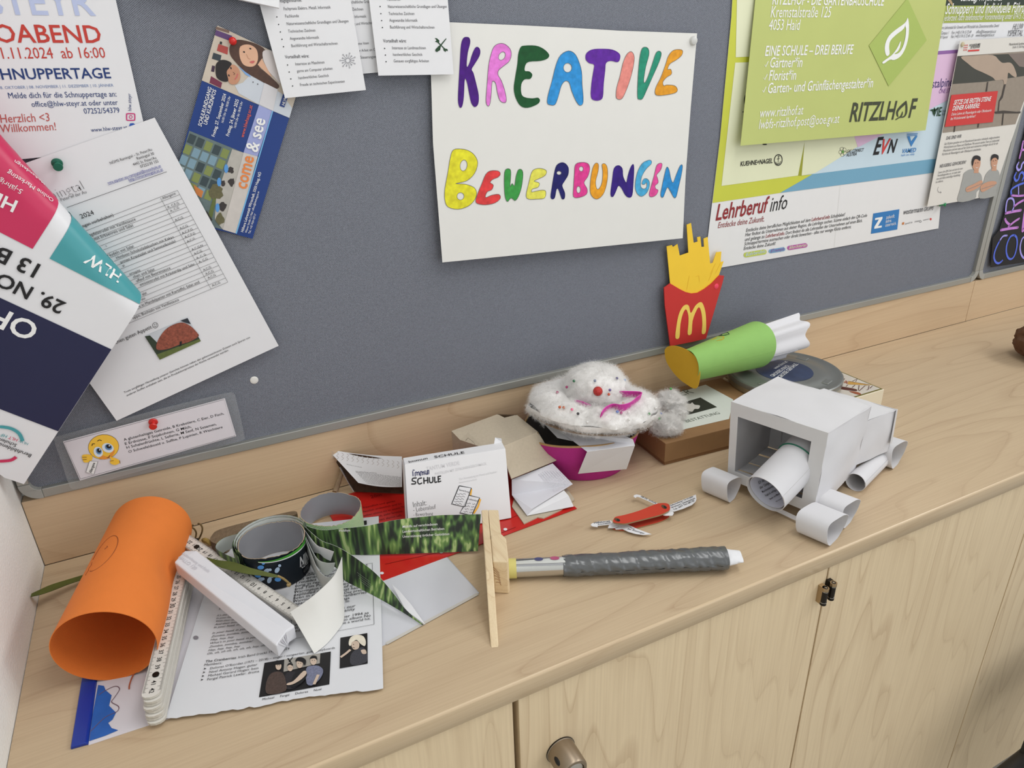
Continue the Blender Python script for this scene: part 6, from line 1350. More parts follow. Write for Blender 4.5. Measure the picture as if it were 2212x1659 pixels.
# white box with handwriting, leaning back
boxw = M('white_box_paper', (222, 221, 222), .7, .02, 30)
BRb = T(1105, 1119, .0028); TLt = T(874, 1004, .079); TRt = T(1092, 969, .079); BLb = TLt + (BRb - TRt); BLb.z = ZC + .0028
fn_ = (BRb - BLb).cross(TLt - BLb).normalized(); th = Vector((-fn_.x, -fn_.y, 0)).normalized() * .019
t = thing('lettered_box', 'white paper covered box with handwritten lettering leaning against the carton', 'box', (BLb + BRb) / 2)
mb = MB(); lift_ = Vector((0, 0, .0))
mb.hexa([BLb, BRb, BRb + th, BLb + th], [TLt, TRt, TRt + th, TLt + th], boxw); mb.build('box', t, bevel=.0008)
mb = MB(); mb.panel([TLt + (TLt - TRt).normalized() * .0005, TLt + (BLb - TLt) * .98 - (TRt - TLt).normalized() * .0012 - fn_ * .001, TLt + (BLb - TLt) * .98 - (TRt - TLt).normalized() * .0018 + th * .6, TLt + th * .8 - (TRt - TLt).normalized() * .0012], .0003, paper); mb.build('side_flap', t)
Sb = plane3(BLb, BRb, TLt)
k = Ink(Sb, .0004); mk = M('marker_navy', (24, 28, 84), .6); mkk = M('marker_black', (24, 24, 26), .6)
def pens(ink, f, sts, w_, m):
    for s_ in sts: ink.stroke(f(*s_), w_, m)
pens(k, d1, [[(780, 510), (783, 545)], [(782, 500), (792, 500)], [(800, 548), (800, 520), (812, 517), (815, 540)], [(815, 522), (828, 514), (832, 540)], [(842, 545), (840, 516), (852, 512), (856, 538)], [(856, 520), (866, 512), (870, 535)], [(878, 505), (880, 528), (892, 530), (895, 505)], [(898, 534), (896, 506), (907, 503), (908, 530)]], .0011, mk)
k.build('lettering', t, label='navy handwritten word Immun')
k = Ink(Sb, .0004)
pens(k, d1, [[(808, 562), (780, 566), (778, 585), (800, 592), (800, 608), (772, 610)], [(850, 562), (825, 570), (820, 595), (832, 610), (852, 603)], [(868, 562), (870, 606)], [(898, 558), (900, 602)], [(868, 586), (898, 580)], [(912, 560), (914, 590), (925, 600), (940, 590), (940, 556)], [(955, 556), (957, 596), (972, 593)], [(982, 550), (984, 594)], [(982, 551), (1002, 547)], [(983, 572), (998, 568)], [(984, 594), (1003, 588)]], .0016, mkk)
k.build('lettering', t, label='black handwritten word SCHULE')
k = Ink(Sb, .0004)
lines(k, d1, [('Inhalt:', 786, 795, 892, 778), ('- Lebenslauf', 786, 833, 965, 806), ('- Bewerbung', 786, 868, 942, 858)], mkk, ys=1.35, bold=-.03); k.build('lettering', t, label='thin pen list')
k = Ink(Sb, .0003); gp = M('show_through_print', (208, 207, 209), .7)
lines(k, d1, [('TANTUM VERDE', 890, 505, 1155, 455, dict(bold=.03)), ('PASTILLEN MIT ZITRONENGESCHMACK', 960, 540, 1370, 455, dict(bold=.02)), ('Zur Anwendung im Mund und Rachen', 1150, 580, 1450, 520, {}), ('Benzydaminhydrochlorid', 1150, 605, 1290, 578, {})], gp, ys=1.2); k.build('show_through', t, label='faint print showing through')
k = Ink(Sb, .0004); yl = M('marker_yellow', (236, 176, 60), .6)
k.line(d1((1248, 650), (1240, 705)), .002, yl); k.line(d1((1318, 730), (1300, 790), (1265, 845)), .0024, yl)
k.poly(d1((1150, 625), (1246, 642), (1195, 792), (1090, 770)), paper, .0005); k.line(d1((1150, 625), (1246, 642), (1195, 792), (1090, 770)), .0012, mkk, .0006, closed=True)
k.poly(d1((1225, 700), (1312, 720), (1250, 860), (1155, 840)), paper, .0005); k.line(d1((1225, 700), (1312, 720), (1250, 860), (1155, 840), (1185, 790)), .0012, mkk, .0006)
lines(k, d1, [('Bewerbung', 1148, 662, 1228, 680), ('Lebenslauf', 1222, 735, 1300, 752)], mkk, l=.0007)
for i in range(5): k.line(smooth(d1(*[(1132 - i * 8 + j * 14, 690 + i * 20 + (4 if j % 2 else -4)) for j in range(6)]), 3, False), .0004, mkk, .0007)
for i in range(4): k.line(smooth(d1(*[(1210 - i * 8 + j * 10, 765 + i * 22 + (4 if j % 2 else -4)) for j in range(4)]), 3, False), .0004, mkk, .0007); k.line(smooth(d1(*[(1255 - i * 8 + j * 8, 770 + i * 22 + (4 if j % 2 else -3)) for j in range(4)]), 3, False), .0004, mkk, .0007)
k.build('drawing', t, label='felt pen drawing of two sheets')
St = plane3(TLt, TRt, TRt + th); k = Ink(St, .0010); lines(k, d1, [('Immun', 752, 445, 900, 415), ('SCHULE', 955, 408, 1195, 370)], mkk, bold=.01, ys=.75); k.build('lettering', t, label='lettering on the top edge')
MB().panel([TRt - (TRt - TLt).normalized() * .012 + th * .9, TRt + th * 1.0, TRt + th * .8 + Vector((0, .004, .006)), TRt - (TRt - TLt).normalized() * .008 + th + Vector((0, .004, .007))], .0003, paper).build('top_flap', t)

# bark covered booklet, open behind the box
bkc = M('bark_cover', (66, 48, 34), .85, .6, 130, bump=.6, bscale=200)
t = thing('bark_booklet', 'open booklet with a dark bark cover and printed page left of the lettered box', 'booklet', T(775, 1060, .003))
A_, B2, C2, D2 = T(707, 970, .062), T(868, 986, .062), T(868, 1052, .030), T(774, 1043, .026)
mb = MB(); mb.grid(lambda u, v: A_.lerp(B2, u).lerp(D2.lerp(C2, u), 1 - v) + Vector((0, .006, -.008)) * math.sin(math.pi * u) * .6, 12, 8, paper, .0003); mb.build('page', t)
A3, D3 = T(712, 974, .058), T(764, 1062, .0030); C3 = T(872, 1066, .0032); B3 = T(868, 996, .055)
mb = MB(); mb.panel([A3, D3, C3, B3], .0030, bkc); mb.build('bark_cover', t)
mb = MB(); mb.panel([T(733, 1010, .038), T(736, 1008, .036), T(769, 1060, .0032), T(763, 1062, .0032)], .0004, paper); mb.build('cover_edge', t)
Sp = plane3(D2, C2, A_, None); k = Ink(Sp, .0055)
for i in range(8): k.text('und deshalb möchte ich mich bei Ihnen um diese Lehrstelle als Zimmerer bewerben ' [i * 3:i * 3 + 62], *d1((345 + i * 12, 520 + i * 12), (700, 560 + i * 10)), grey_ink, ys=1.0)
k.text('Bewerbung um eine Lehrstelle', *d1((270, 455), (390, 480)), grey_ink); k.text('Sehr geehrte Damen und Herren,', *d1((340, 512), (510, 526)), black)
for i in range(14): k.line(smooth(d1(*[(150 + i * 40 + (j % 2) * 16, 350 + i * 6 + j * 14) for j in range(5)]), 3, False), .0006, M('pencil_rubbing', (176, 168, 164), .8))
k.build('printed_text', t)
MB().tube(smooth3([T(724, 1063, .0045), T(728, 1050, .010), T(735, 1030, .022), T(739, 1016, .030), T(737, 1008, .034)], 5), [.0040] * 8 + [.0035] * 13, M('twig_bark', (150, 130, 104), .9, .35, 200, bump=.6), 12).build('twig', None, 'short grey brown twig standing against the backsplash by the bark booklet', 'twig')

# grey carton with flap, letter inside
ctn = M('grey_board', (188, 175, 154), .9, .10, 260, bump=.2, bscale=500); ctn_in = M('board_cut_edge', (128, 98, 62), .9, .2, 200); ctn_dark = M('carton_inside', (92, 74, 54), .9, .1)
t = thing('carton', 'grey brown cardboard carton with a sloping flap behind the lettered box', 'carton', T(1100, 1040, .003))
hC = .072
def X7(x, y, h): return TP(f7, x, y, h)
a_, b1, b2, b3, c1_, d_, e_ = X7(90, 420, hC), X7(680, 205, hC), X7(770, 250, hC), X7(925, 212, hC), X7(1196, 430, hC), X7(740, 620, hC), X7(520, 640, hC)
n1, n2 = X7(200, 535, hC - .004), X7(300, 440, hC)
mb = MB(); mb.panel([a_, n1, n2, e_, d_, c1_, b3, b2, b1], .0018, ctn); mb.build('top_panel', t)
f_, g_ = X7(1360, 700, .044), X7(810, 905, .046)
MB().panel([d_, g_, f_, c1_], .0018, ctn).build('sloping_panel', t)
i_, j_ = X7(1482, 776, .036), X7(858, 1030, .038)
MB().panel([g_, j_, i_, f_], .0018, ctn).build('flap', t)
def drop(p, h=.003): return Vector((p.x, p.y, ZC + h))
MB().panel([a_, Vector((a_.x, a_.y, ZC + .003)), Vector((e_.x - .006, e_.y + .002, ZC + .003)), e_, n2, n1], .0018, ctn).build('end_panel', t)
k = Ink(plane3(drop(a_), drop(e_), a_), .0012); pc = M('pencil_grey', (92, 90, 88), .7)
k.line(smooth(f7((310, 505), (255, 575), (270, 620), (330, 650), (400, 590), (310, 505)), 3, False), .0005, pc); k.line(smooth(f7((165, 690), (180, 640), (220, 650), (235, 680), (180, 660), (200, 690)), 3, False), .0009, black); k.build('pen_drawing', t)
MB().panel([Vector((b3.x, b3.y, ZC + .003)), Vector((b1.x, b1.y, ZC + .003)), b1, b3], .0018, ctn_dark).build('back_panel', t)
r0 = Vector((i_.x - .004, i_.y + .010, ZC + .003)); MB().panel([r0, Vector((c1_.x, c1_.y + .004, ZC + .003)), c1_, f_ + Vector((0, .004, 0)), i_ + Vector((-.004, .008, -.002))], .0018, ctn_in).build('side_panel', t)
MB().panel([T(1106, 1094, .0032), T(1132, 1131, .0032), T(1161, 1117, .0032), T(1174, 1119, .0032), T(1212, 1101, .0032), T(1241, 1078, .0032), T(1200, 1020, .0032), T(1120, 1040, .0032)], .0018, ctn).build('bottom_flap', t)
# folded letter sticking out of the carton
t = thing('folded_letter', 'folded white letter sliding out of the grey carton', 'letter', T(1165, 1085, .005))
up_ = [X7(862, 1042, .030), X7(864, 1240, .008), X7(1058, 1502, .0052), X7(1120, 1420, .010), X7(1642, 1100, .014), X7(1640, 1085, .016), X7(1385, 835, .034)]
MB().panel([up_[0], up_[1], up_[2], up_[3], up_[4], up_[6]], .0005, M('letter_paper', (218, 218, 224), .7, .02, 40)).build('upper_fold', t)
MB().panel([X7(1120, 1422, .0075), X7(1058, 1504, .0048), X7(1655, 1385, .0050), X7(1590, 1250, .0075), X7(1530, 1180, .011)], .0005, paper).build('lower_fold', t)
k = Ink(plane3(up_[0], up_[2], up_[4]), .0022); gs = M('ghost_print', (198, 198, 204), .8)
for i in range(9): k.text('Lebenslauf und Ausbildung'[: 18 + i % 5], *f7((1200 + i * 24, 990 - i * 12), (1420 + i * 24, 1200 - i * 12)), gs, ys=.8)
k.build('show_through', t)

# brown lidded box with a paper label
kraft = M('kraft_card', (140, 106, 70), .75, .08, 50); kraft_s = M('kraft_card_side', (134, 98, 64), .75, .08, 50)
KO = Vector((.8255, -.1798, ZC)); ku = Vector((.9978, -.066, 0)).normalized(); kv = Vector((.035, .999, 0)).normalized(); KW, KD, KH = .226, .160, .0385
t = thing('gift_box', 'flat brown kraft lidded box under the cotton tuft and round tin', 'box', KO + ku * .11)
def kp(a, b_, z): return KO + ku * a + kv * b_ + Vector((0, 0, z))
MB().hexa([kp(.002, .002, .0003), kp(KW - .002, .002, .0003), kp(KW - .002, KD - .002, .0003), kp(.002, KD - .002, .0003)], [kp(.002, .002, .03), kp(KW - .002, .002, .03), kp(KW - .002, KD - .002, .03), kp(.002, KD - .002, .03)], kraft_s).build('base', t)
MB().hexa([kp(0, 0, .006), kp(KW, 0, .006), kp(KW, KD, .006), kp(0, KD, .006)], [kp(0, 0, KH), kp(KW, 0, KH), kp(KW, KD, KH), kp(0, KD, KH)], kraft).build('lid', t, bevel=.0008)
Sl = topp(KH); lb = M('label_paper', (206, 210, 202), .7, .02, 30)
k = Ink(Sl, .0003); k.poly(c7((1755, 281), (1990, 408), (1955, 574), (1548, 668), (1330, 520), (1450, 370)), lb); k.build('paper_label', t)
k = Ink(Sl, .0006); k.poly(c7((1710, 392), (1852, 474), (1605, 540), (1480, 460)), M('photo_dark_moss', (44, 46, 38), .6, .3, 200)); k.curve(c7((1500, 455), (1560, 440), (1620, 448), (1640, 435), (1660, 455), (1705, 462), (1695, 490), (1660, 492), (1640, 515), (1600, 505), (1560, 480)), M('photo_pale_tree', (196, 192, 184), .6, .2, 300), .0009, n=3); k.build('photo', t)
k = Ink(Sl, .0006); pg = M('green_grey_pen', (96, 104, 92), .7)
lines(k, c7, [('BESTATTUNG', 1598, 606, 1882, 530), ('ER', 1560, 378, 1660, 352, dict(pre='HEIT')) if False else ('ER', 1556, 378, 1660, 352)], pg, bold=-.008, ys=1.1); k.build('handwriting', t)

# insect picture box and round film tin
cream = M('cream_card', (222, 212, 188), .5, .03, 30)
t = thing('picture_box', 'cream box with insect pictures on its lid, under the round tin', 'box', Vector((1.16, -.12, ZC)))
bx0, bx1, by0, by1, bh = 1.0665, 1.2670, -.2025, -.030, .0350
MB().box((bx0, by0, ZC + .0003), (bx1, by1, ZC + bh), cream).build('box', t, bevel=.0008)
Sx = topp(bh); k = Ink(Sx, .0003); olive = M('olive_border', (112, 102, 44), .5)
def wp(x, y): return (x, y)
k.fpoly([(bx0 + .002, by0 + .0015), (bx1 - .0015, by0 + .0015), (bx1 - .0015, by1 - .002), (bx0 + .002, by1 - .002)], olive); k.fpoly([(bx0 + .005, by0 + .0045), (bx1 - .0045, by0 + .0045), (bx1 - .0045, by1 - .005), (bx0 + .005, by1 - .005)], M('photo_pale_ground', (204, 196, 184), .4, .15, 40), .0005); k.build('lid_border', t)
k = Ink(Sx, .0008); ins = M('insect_brown', (82, 34, 20), .5, .3, 200); insg = M('insect_gold', (196, 150, 70), .5, .2, 200)
k.poly(f5((1330, 580), (1640, 632), (1690, 636), (1640, 642), (1320, 630)), insg); k.line(f5((1330, 585), (1640, 635)), .0010, ins, .0010)
for q in ((1275, 600, 10), (1295, 590, 14), (1310, 605, 14)): k.ell(one(f5, *q[:2]), q[2] * .14, q[2] * .2, M('insect_head', (176, 120, 96), .5, .3, 300), .0010)
for pl in (((1190, 580), (1240, 535), (1275, 545), (1200, 640)), ((1390, 585), (1470, 545), (1440, 590)), ((1320, 640), (1295, 665)), ((1430, 640), (1385, 680)), ((1490, 645), (1480, 720)), ((1490, 730), (1580, 650), (1640, 650), (1625, 710), (1600, 715)), ((1650, 690), (1690, 655)), ((1185, 545), (1220, 532))): k.line(f5(*pl), .0011, ins, .0011)
k.curve(f5((1165, 650), (1250, 665), (1400, 690), (1460, 710), (1440, 730), (1300, 715), (1180, 690)), ins, n=3); k.curve(f5((1340, 735), (1450, 740), (1520, 770), (1480, 785)), M('insect_red', (150, 82, 50), .5, .3, 200), n=3); k.line(f5((1165, 650), (1160, 690), (1140, 760)), .0014, ins)
k.build('insect_print', t)
tinm = M('tin_grey', (138, 140, 137), .34, .03, 30, metal=.6); tin_e = M('tin_edge', (176, 172, 156), .28, .03, metal=.85)
TC = Vector((1.1400, -.0985, ZC + .0388)); TRr = .0950
t = thing('film_tin', 'round grey metal film tin with a dark blue label', 'tin', TC)
MB().lathe(TC, [(0, 0), (TRr - .002, 0), (TRr - .001, .001), (TRr - .001, .012)], tin_e, 96).build('base', t)
MB().lathe(TC, [(TRr, .010), (TRr + .0005, .0112), (TRr + .0005, .0185), (TRr - .001, .0200), (TRr - .004, .0202), (TRr - .0065, .0192), (.070, .0192), (.069, .0197), (.056, .0197), (0, .0197)], tinm, 96).build('lid', t)
Sx = topp(.0388 + .0197); k = Ink(Sx, .0003)
k.fpoly([(TC.x + .0475 * math.cos(i * .1309), TC.y + .0475 * math.sin(i * .1309)) for i in range(48)], M('night_blue_label', (48, 60, 88), .3, .7, 34)); k.build('label', t, label='dark blue round label')
k = Ink(Sx, .0006)
lines(k, f5, [('GROSSES KINO.', 215, 515, 465, 350), ('GROSSE GEFÜHLE.', 330, 530, 590, 325), ('www.kino.at', 250, 400, 430, 290)], white_ink, ys=1.2); k.build('lettering', t)
mb = MB()
for a in (0.0, 1.5708, 3.1416, 4.7124):
    a += .35; c_ = TC + Vector((math.cos(a) * .074, math.sin(a) * .074, .0196)); d_r = Vector((math.cos(a), math.sin(a), 0)); d_t = Vector((-d_r.y, d_r.x, 0))
    mb = MB(); P = [c_ + d_r * .006 * x + d_t * .010 * y for x, y in ((-1, -1), (1, -1), (1, 1), (-1, 1))]; mb.hexa(P, [p + Vector((0, 0, .0009)) for p in [c_ + d_r * .0045 * x + d_t * .0085 * y for x, y in ((-1, -1), (1, -1), (1, 1), (-1, 1))]], tinm); mb.build('embossed_tab', t)

# green paper cone with yellow end disc and white paper slips
gcard = M('green_card', (140, 186, 100), .75, .05, 60, bump=.12, bscale=900); ycard = M('ochre_card', (206, 160, 40), .75, .04, 60)
t = thing('paper_cone', 'green card cone with ochre end disc and white wavy slips, lying on the tin', 'paper model', Vector((1.04, -.06, ZC + .06)))
G0 = T(1487, 790, .100); G1 = T(1632, 745, .1035); gx = (G1 - G0).normalized(); g1 = gx.cross(up).normalized(); g2 = g1.cross(gx)
rA, rB = .0265, .0405; GL_ = (G1 - G0).length
def conep(u, v):
    a = 2 * math.pi * u; r = rA + (rB - rA) * v; flat_ = .90
    q = G0 + gx * (v * GL_ + .010 * v * math.cos(a - .6)) + g1 * (math.cos(a) * r * flat_) + g2 * (math.sin(a) * r); return q
MB().grid(conep, 64, 14, gcard, .0006).build('sleeve', t)
k = MB()
cap = [cc_((95, 430), (110, 385), (150, 355), (230, 350), (310, 370), (380, 400), (470, 460), (525, 530), (555, 640), (565, 740), (550, 850), (520, 912), (470, 912), (400, 870), (300, 800), (200, 690), (120, 560))][0]
Pc = Plane(G0 - gx * .001, g1 * -1, up) ; capS = Plane(G0 - gx * .0012, Vector((.72, -.62, -.30)).cross(Vector((0, 0, 1))) if False else g1, g2)
nrm = (CAM - G0).normalized() * .35 - gx * .75; nrm.normalize()
capS = Plane(G0 - gx * .004, nrm.cross(up) * -1, up - nrm * nrm.dot(up))
if capS.N.dot(nrm) < 0: capS = Plane(G0 - gx * .004, nrm.cross(up), up - nrm * nrm.dot(up))
sheet(capS, smooth(cap, 3), ycard, .0010).build('end_disc', t, label='ochre oval end disc')
Gs = Cyl(G0, gx, .036); k = MB()
def gpat(pts, m, lf):
    vs = []
    for p in pts:
        a, b_ = Gs.flat(p); th_ = math.atan2((Gs.pos(a, b_) - G0 - gx * b_).dot(g2), (Gs.pos(a, b_) - G0 - gx * b_).dot(g1)); v = b_ / GL_; q = conep(th_ / (2 * math.pi), v); vs.append(q + (q - G0 - gx * (q - G0).dot(gx)).normalized() * lf)
    k.add(vs, [t_ for t_ in tessellate_polygon([[Vector((p[0], p[1], 0)) for p in pts]])], m)
gpat(cc_((700, 240), (760, 215), (820, 205), (870, 215), (880, 240), (850, 262), (780, 262)), M('pear_yellow', (176, 160, 50), .7), .0008)
gpat(cc_((790, 205), (840, 185), (920, 170), (942, 195), (890, 205), (820, 205)), M('leaf_dark_print', (20, 66, 42), .7), .0012)
k.build('fruit_print', t)
wslip = M('slip_paper', (214, 213, 216), .7, .02, 40)
def slip(h0, pts_near, pts_far, nm): pass
S1 = [T(*one(cc_, *q), h) for q, h in (((1290, 160), .128), ((1380, 170), .126), ((1480, 330), .110), ((1480, 380), .100))]
for lo, hi, ws in ((-.55, .75, .0), (-1.55, -.35, -.02), (.55, 1.5, .012)):
    ln = .096 if ws == 0 else .088 + ws
    def sl(u, v):
        a = math.pi * 0 + lo + (hi - lo) * u; r = .0315 + .0030 * math.sin(u * 7.5) + .004 * v
        return G0 + gx * (GL_ * .93 + v * (ln + .004) + .004 * math.sin(u * 8)) + (g1 * math.cos(a) + g2 * math.sin(a)) * r
    MB().grid(sl, 24, 6, wslip, .0004).build('paper_slip', t, label='white wavy paper slip')
# pink felt bowl
pinkm = M('magenta_felt', (176, 40, 128), .8, .06, 200, bump=.2, bscale=900); felt_in = M('grey_felt_inside', (104, 98, 94), .9, .1, 100)
t = thing('craft_bowl', 'magenta craft bowl holding letters below the cotton lid', 'bowl', Vector((.731, -.097, ZC)))
BC = Vector((.7300, -.0965, ZC))
pw = lambda q, a, r, h: (r * (1 + .012 * math.sin(3 * a + 1)), h + (.006 * math.sin(a * 2 + .6) if h > .03 else 0))
MB().lathe(BC, [(0, .0004), (.0690, .0004), (.0705, .003), (.0800, .034), (.0868, .060)], pinkm, 72, wob=pw).build('wall', t)
MB().lathe(BC, [(.0858, .0602), (.0790, .034), (.0680, .003), (0, .002)], felt_in, 72, wob=pw).build('lining', t)
MB().lathe(BC, [(.0870, .0600), (.0872, .0625), (.0852, .0625), (.0850, .0600)], M('cork_edge', (176, 140, 92), .9, .15, 200), 72, wob=pw).build('rim', t, label='brown cork rim')
t = thing('folded_letter', 'folded white letter hanging over the front of the magenta bowl', 'letter', T(1310, 1000, .03))
q_ = [TP(c7, 520, 680, .0700), TP(c7, 745, 852, .0665), TP(c7, 1152, 798, .0665), TP(c7, 1135, 748, .0735), TP(c7, 900, 640, .0760)]
MB().panel(q_, .0006, M('letter_paper', (218, 218, 224), .7, .02, 40)).build('top_fold', t)
q2 = [q_[1], TP(c7, 667, 1041, .0205), TP(c7, 1080, 1001, .0185), q_[2]]
MB().panel(q2, .0006, paper).build('hanging_fold', t)
t = thing('folded_letter', 'second white letter tucked inside the magenta bowl at its left', 'letter', T(1180, 920, .05))
MB().panel([TP(c7, 285, 518, .0760), TP(c7, 490, 732, .0640), TP(c7, 620, 760, .0640), TP(c7, 560, 560, .0740)], .0006, paper).build('left_fold', t)

# cotton lid with beads
cotton = M('cotton_wool', (238, 236, 233), .95, .03, 60, sheen=.3); cott_b = M('corrugated_disc', (120, 100, 78), .9, .25, 300)
t = thing('cotton_lid', 'fluffy white cotton wool lid with coloured beads on the magenta bowl', 'craft model', Vector((.745, -.11, ZC + .07)))
LC = Vector((.7440, -.1060, ZC + .0885)); LN = Vector((.10, .06, 1)).normalized(); l1 = LN.cross(Vector((0, 1, 0))).normalized() * 1; l2 = LN.cross(l1)
MB().lathe(LC - LN * .010, [(0, 0), (.0900, 0), (.0905, .0022), (0, .0022)], cott_b, 64, axis=LN).build('disc', t, label='corrugated cardboard disc')
def lump(c, R_, n, seed, amp, flat=1.0, ring=None):
    bm = bmesh.new()
    if ring is None: bmesh.ops.create_icosphere(bm, subdivisions=5, radius=1.0)
    vs = []
    if ring is None:
        bm.verts.ensure_lookup_table()
        for v in bm.verts:
            d = v.co.normalized(); k_ = 1 + amp * noise.fractal(d * 2.2 + Vector((seed, 0, 0)), 1.0, 2.0, 3); vs.append(Vector(c) + Vector((d.x * R_, d.y * R_, d.z * R_ * flat)) * k_)
        fs = [[v.index for v in f.verts] for f in bm.faces]
    bm.free()
    return vs, fs
def fuzz(o, n, ln, seed, m_i=0, rad=.00008):
    md = o.modifiers.new('fibres', 'PARTICLE_SYSTEM'); ps = md.particle_system; st_ = ps.settings
    st_.type = 'HAIR'; st_.count = n; st_.hair_length = ln; st_.hair_step = 4; st_.render_step = 4; st_.display_step = 3
    st_.factor_random = .0; st_.normal_factor = .0; st_.use_advanced_hair = True
    st_.brownian_factor = ln * .22; st_.normal_factor = ln * .10; st_.tangent_factor = ln * .10; st_.tangent_phase = .3
    st_.child_type = 'SIMPLE'; st_.rendered_child_count = 3; st_.child_percent = 2; st_.child_radius = .004; st_.roughness_1 = .004; st_.roughness_1_size = .01; st_.roughness_endpoint = .004; st_.roughness_2 = .003
    st_.root_radius = 1.0; st_.tip_radius = .5; st_.radius_scale = rad; st_.material = m_i + 1
    ps.seed = seed
def torus_cotton(u, v):
    a = 2 * math.pi * u; b_ = 2 * math.pi * v
    d = Vector((math.cos(a), math.sin(a), 0)); nz = noise.fractal(Vector((math.cos(a) * 2.6 + 4, math.sin(a) * 2.6, b_ * .5)), 1.0, 2.0, 3)
    Rm = .0660 + .008 * noise.noise(Vector((math.cos(a) * 1.6, math.sin(a) * 1.6, 3.1))); r = .0270 * (1 + .28 * nz)
    rad_ = Rm + r * math.cos(b_) * 1.02; z = r * .62 * math.sin(b_)
    return LC + l1 * (d.x * rad_) + l2 * (d.y * rad_) + LN * (z + .004)
ring_o = MB().grid(torus_cotton, 120, 44, cotton, 0); ro = ring_o.build('cotton_ring', t); fuzz(ro, 9000, .011, 3)
DC = LC + LN * .020 + Vector((.012, .014, 0))
vs, fs = lump(DC, .0470, 0, 2.3, .10, .70)
dome = MB().add(vs, fs, cotton, True); do = dome.build('cotton_dome', t); fuzz(do, 5000, .009, 5)
from mathutils.bvhtree import BVHTree
bv = BVHTree.FromPolygons([v for v in ring_o.v] + [v for v in dome.v], [f for f in ring_o.f] + [[i + len(ring_o.v) for i in f] for f in dome.f])
def onto(px, back=0.0):
    d = ray(*px); h_ = bv.ray_cast(CAM, d)
    return (h_[0], h_[1]) if h_[0] else (LC + LN * .02, LN)
BEADS = [((631, 249), (40, 110, 70)), ((570, 301), (176, 50, 110)), ((489, 345), (166, 50, 100)), ((810, 247), (130, 140, 160)), ((998, 226), (76, 66, 120)), ((1064, 240), (110, 150, 200)), ((938, 326), (110, 96, 150)), ((929, 363), (206, 84, 48)), ((1052, 440), (200, 96, 50)), ((510, 472), (200, 100, 60)), ((544, 475), (196, 110, 70)), ((614, 492), (240, 110, 150)), ((1002, 512), (70, 110, 190)), ((1034, 522), (170, 60, 120)), ((1097, 516), (226, 222, 218)), ((1272, 529), (60, 140, 70)), ((1100, 578), (224, 222, 216)), ((745, 600), (226, 224, 220)), ((666, 528), (44, 42, 44)), ((1330, 480), (226, 224, 220))]
for i, (q, col) in enumerate(BEADS):
    p, n_ = onto(one(c7, *q)); cn = 'bead_%d_%d_%d' % col
    MB().ball(p + (CAM - p).normalized() * .0055, .0021, M(cn, col, .25, .02, spec=.6), 12).build('bead', t)
p, n_ = onto(one(c7, 835, 336)); MB().ball(p + (CAM - p).normalized() * .006, .0070, M('red_foil_bead', (190, 34, 26), .25, .5, 500, bump=.8, bscale=700, spec=.6), 20).build('bead', t, label='big red foil bead')
rb_ = M('pink_felt_band', (206, 62, 160), .8, .05, 200)
def band_(pts, w_, nm):
    P = []
    for q in pts:
        p, n_ = onto(one(c7, *q)); P.append(p + (CAM - p).normalized() * .0105)
    S_ = smooth3(P, 5); N_ = len(S_) - 1
    def fn(u, v):
        i = min(int(round(u * N_)), N_); wv = w_ * (.45 + .55 * math.sin(math.pi * (.1 + .8 * u))); return S_[i] + Vector((.0, -.35, .94)) * (v - .5) * wv
    MB().grid(fn, N_, 4, rb_, .0012).build('felt_band', t, label='pink felt band')
band_([(632, 432), (680, 450), (730, 470), (772, 478)], .014, 'a'); band_([(865, 540), (900, 500), (960, 478), (1030, 488), (1100, 470), (1150, 430), (1185, 365), (1195, 335)], .016, 'b')
vs_, fs_ = [], []
# separate cotton tuft on the brown box
t = thing('cotton_tuft', 'loose wispy cotton tuft lying on the brown kraft box', 'cotton', T(1450, 890, .045))
vs, fs = lump(T(1450, 868, .058), .0190, 0, 7.7, .34, .70); mb = MB().add(vs, fs, cotton, True); vs, fs = lump(T(1440, 918, .051), .0185, 0, 9.1, .34, .70); mb.add(vs, fs, cotton, True); vs, fs = lump(T(1462, 892, .049), .0125, 0, 5.1, .4, .6); mb.add(vs, fs, cotton, True)
o = mb.build('fluff', t); fuzz(o, 7000, .008, 8)
for q, col in (((1458, 315), (90, 170, 90)), ((1373, 527), (70, 110, 190)), ((1357, 570), (60, 150, 80))):
    MB().ball(TP(c7, *q, .078 if q[1] < 400 else .066), .0021, M('bead_%d_%d_%d' % col, col, .25, .02, spec=.6), 12).build('bead', t)

# white paper car
carp = M('car_paper', (208, 207, 209), .75, .02, 40); cart = M('paper_tape', (204, 203, 203), .5, .03, 60)
t = thing('paper_car', 'white folded paper car with an open front and rolled wheels', 'paper model', Vector((.96, -.31, ZC)))
def X8(x, y, h): return TP(c8, x, y, h)
hR = .128
A8, B8, C8, D8 = T(1580, 867, hR), T(1790, 935, hR), T(1883, 877, hR), T(1680, 814, hR + .004)
sd = (C8 - B8); sd.z = 0; sd.normalize(); tt = (B8 - A8); tt.z = 0; tt.normalize()
zb = .016
def dn8(p, h=zb): return Vector((p.x, p.y, ZC + h))
Ab, Bb = T(1572, 1033, zb), T(1757, 1110, zb); Cb = T(1846, 1018, zb); Db = dn8(D8) 
TH = .0006
def bow(P4, m, nm, amp=.004, n=12, lab=None):
    nn_ = (P4[1] - P4[0]).cross(P4[3] - P4[0]).normalized()
    def fn(u, v): return P4[0].lerp(P4[1], u).lerp(P4[3].lerp(P4[2], u), v) + nn_ * amp * (math.sin(math.pi * u) * math.sin(math.pi * v) + .5 * math.sin(5 * u + 3 * v) * u * (1 - u) * 2) + nn_ * .0020 * noise.noise(P4[0].lerp(P4[1], u).lerp(P4[3].lerp(P4[2], u), v) * 34)
    MB().grid(fn, n, n, m, TH).build(nm, t, label=lab)
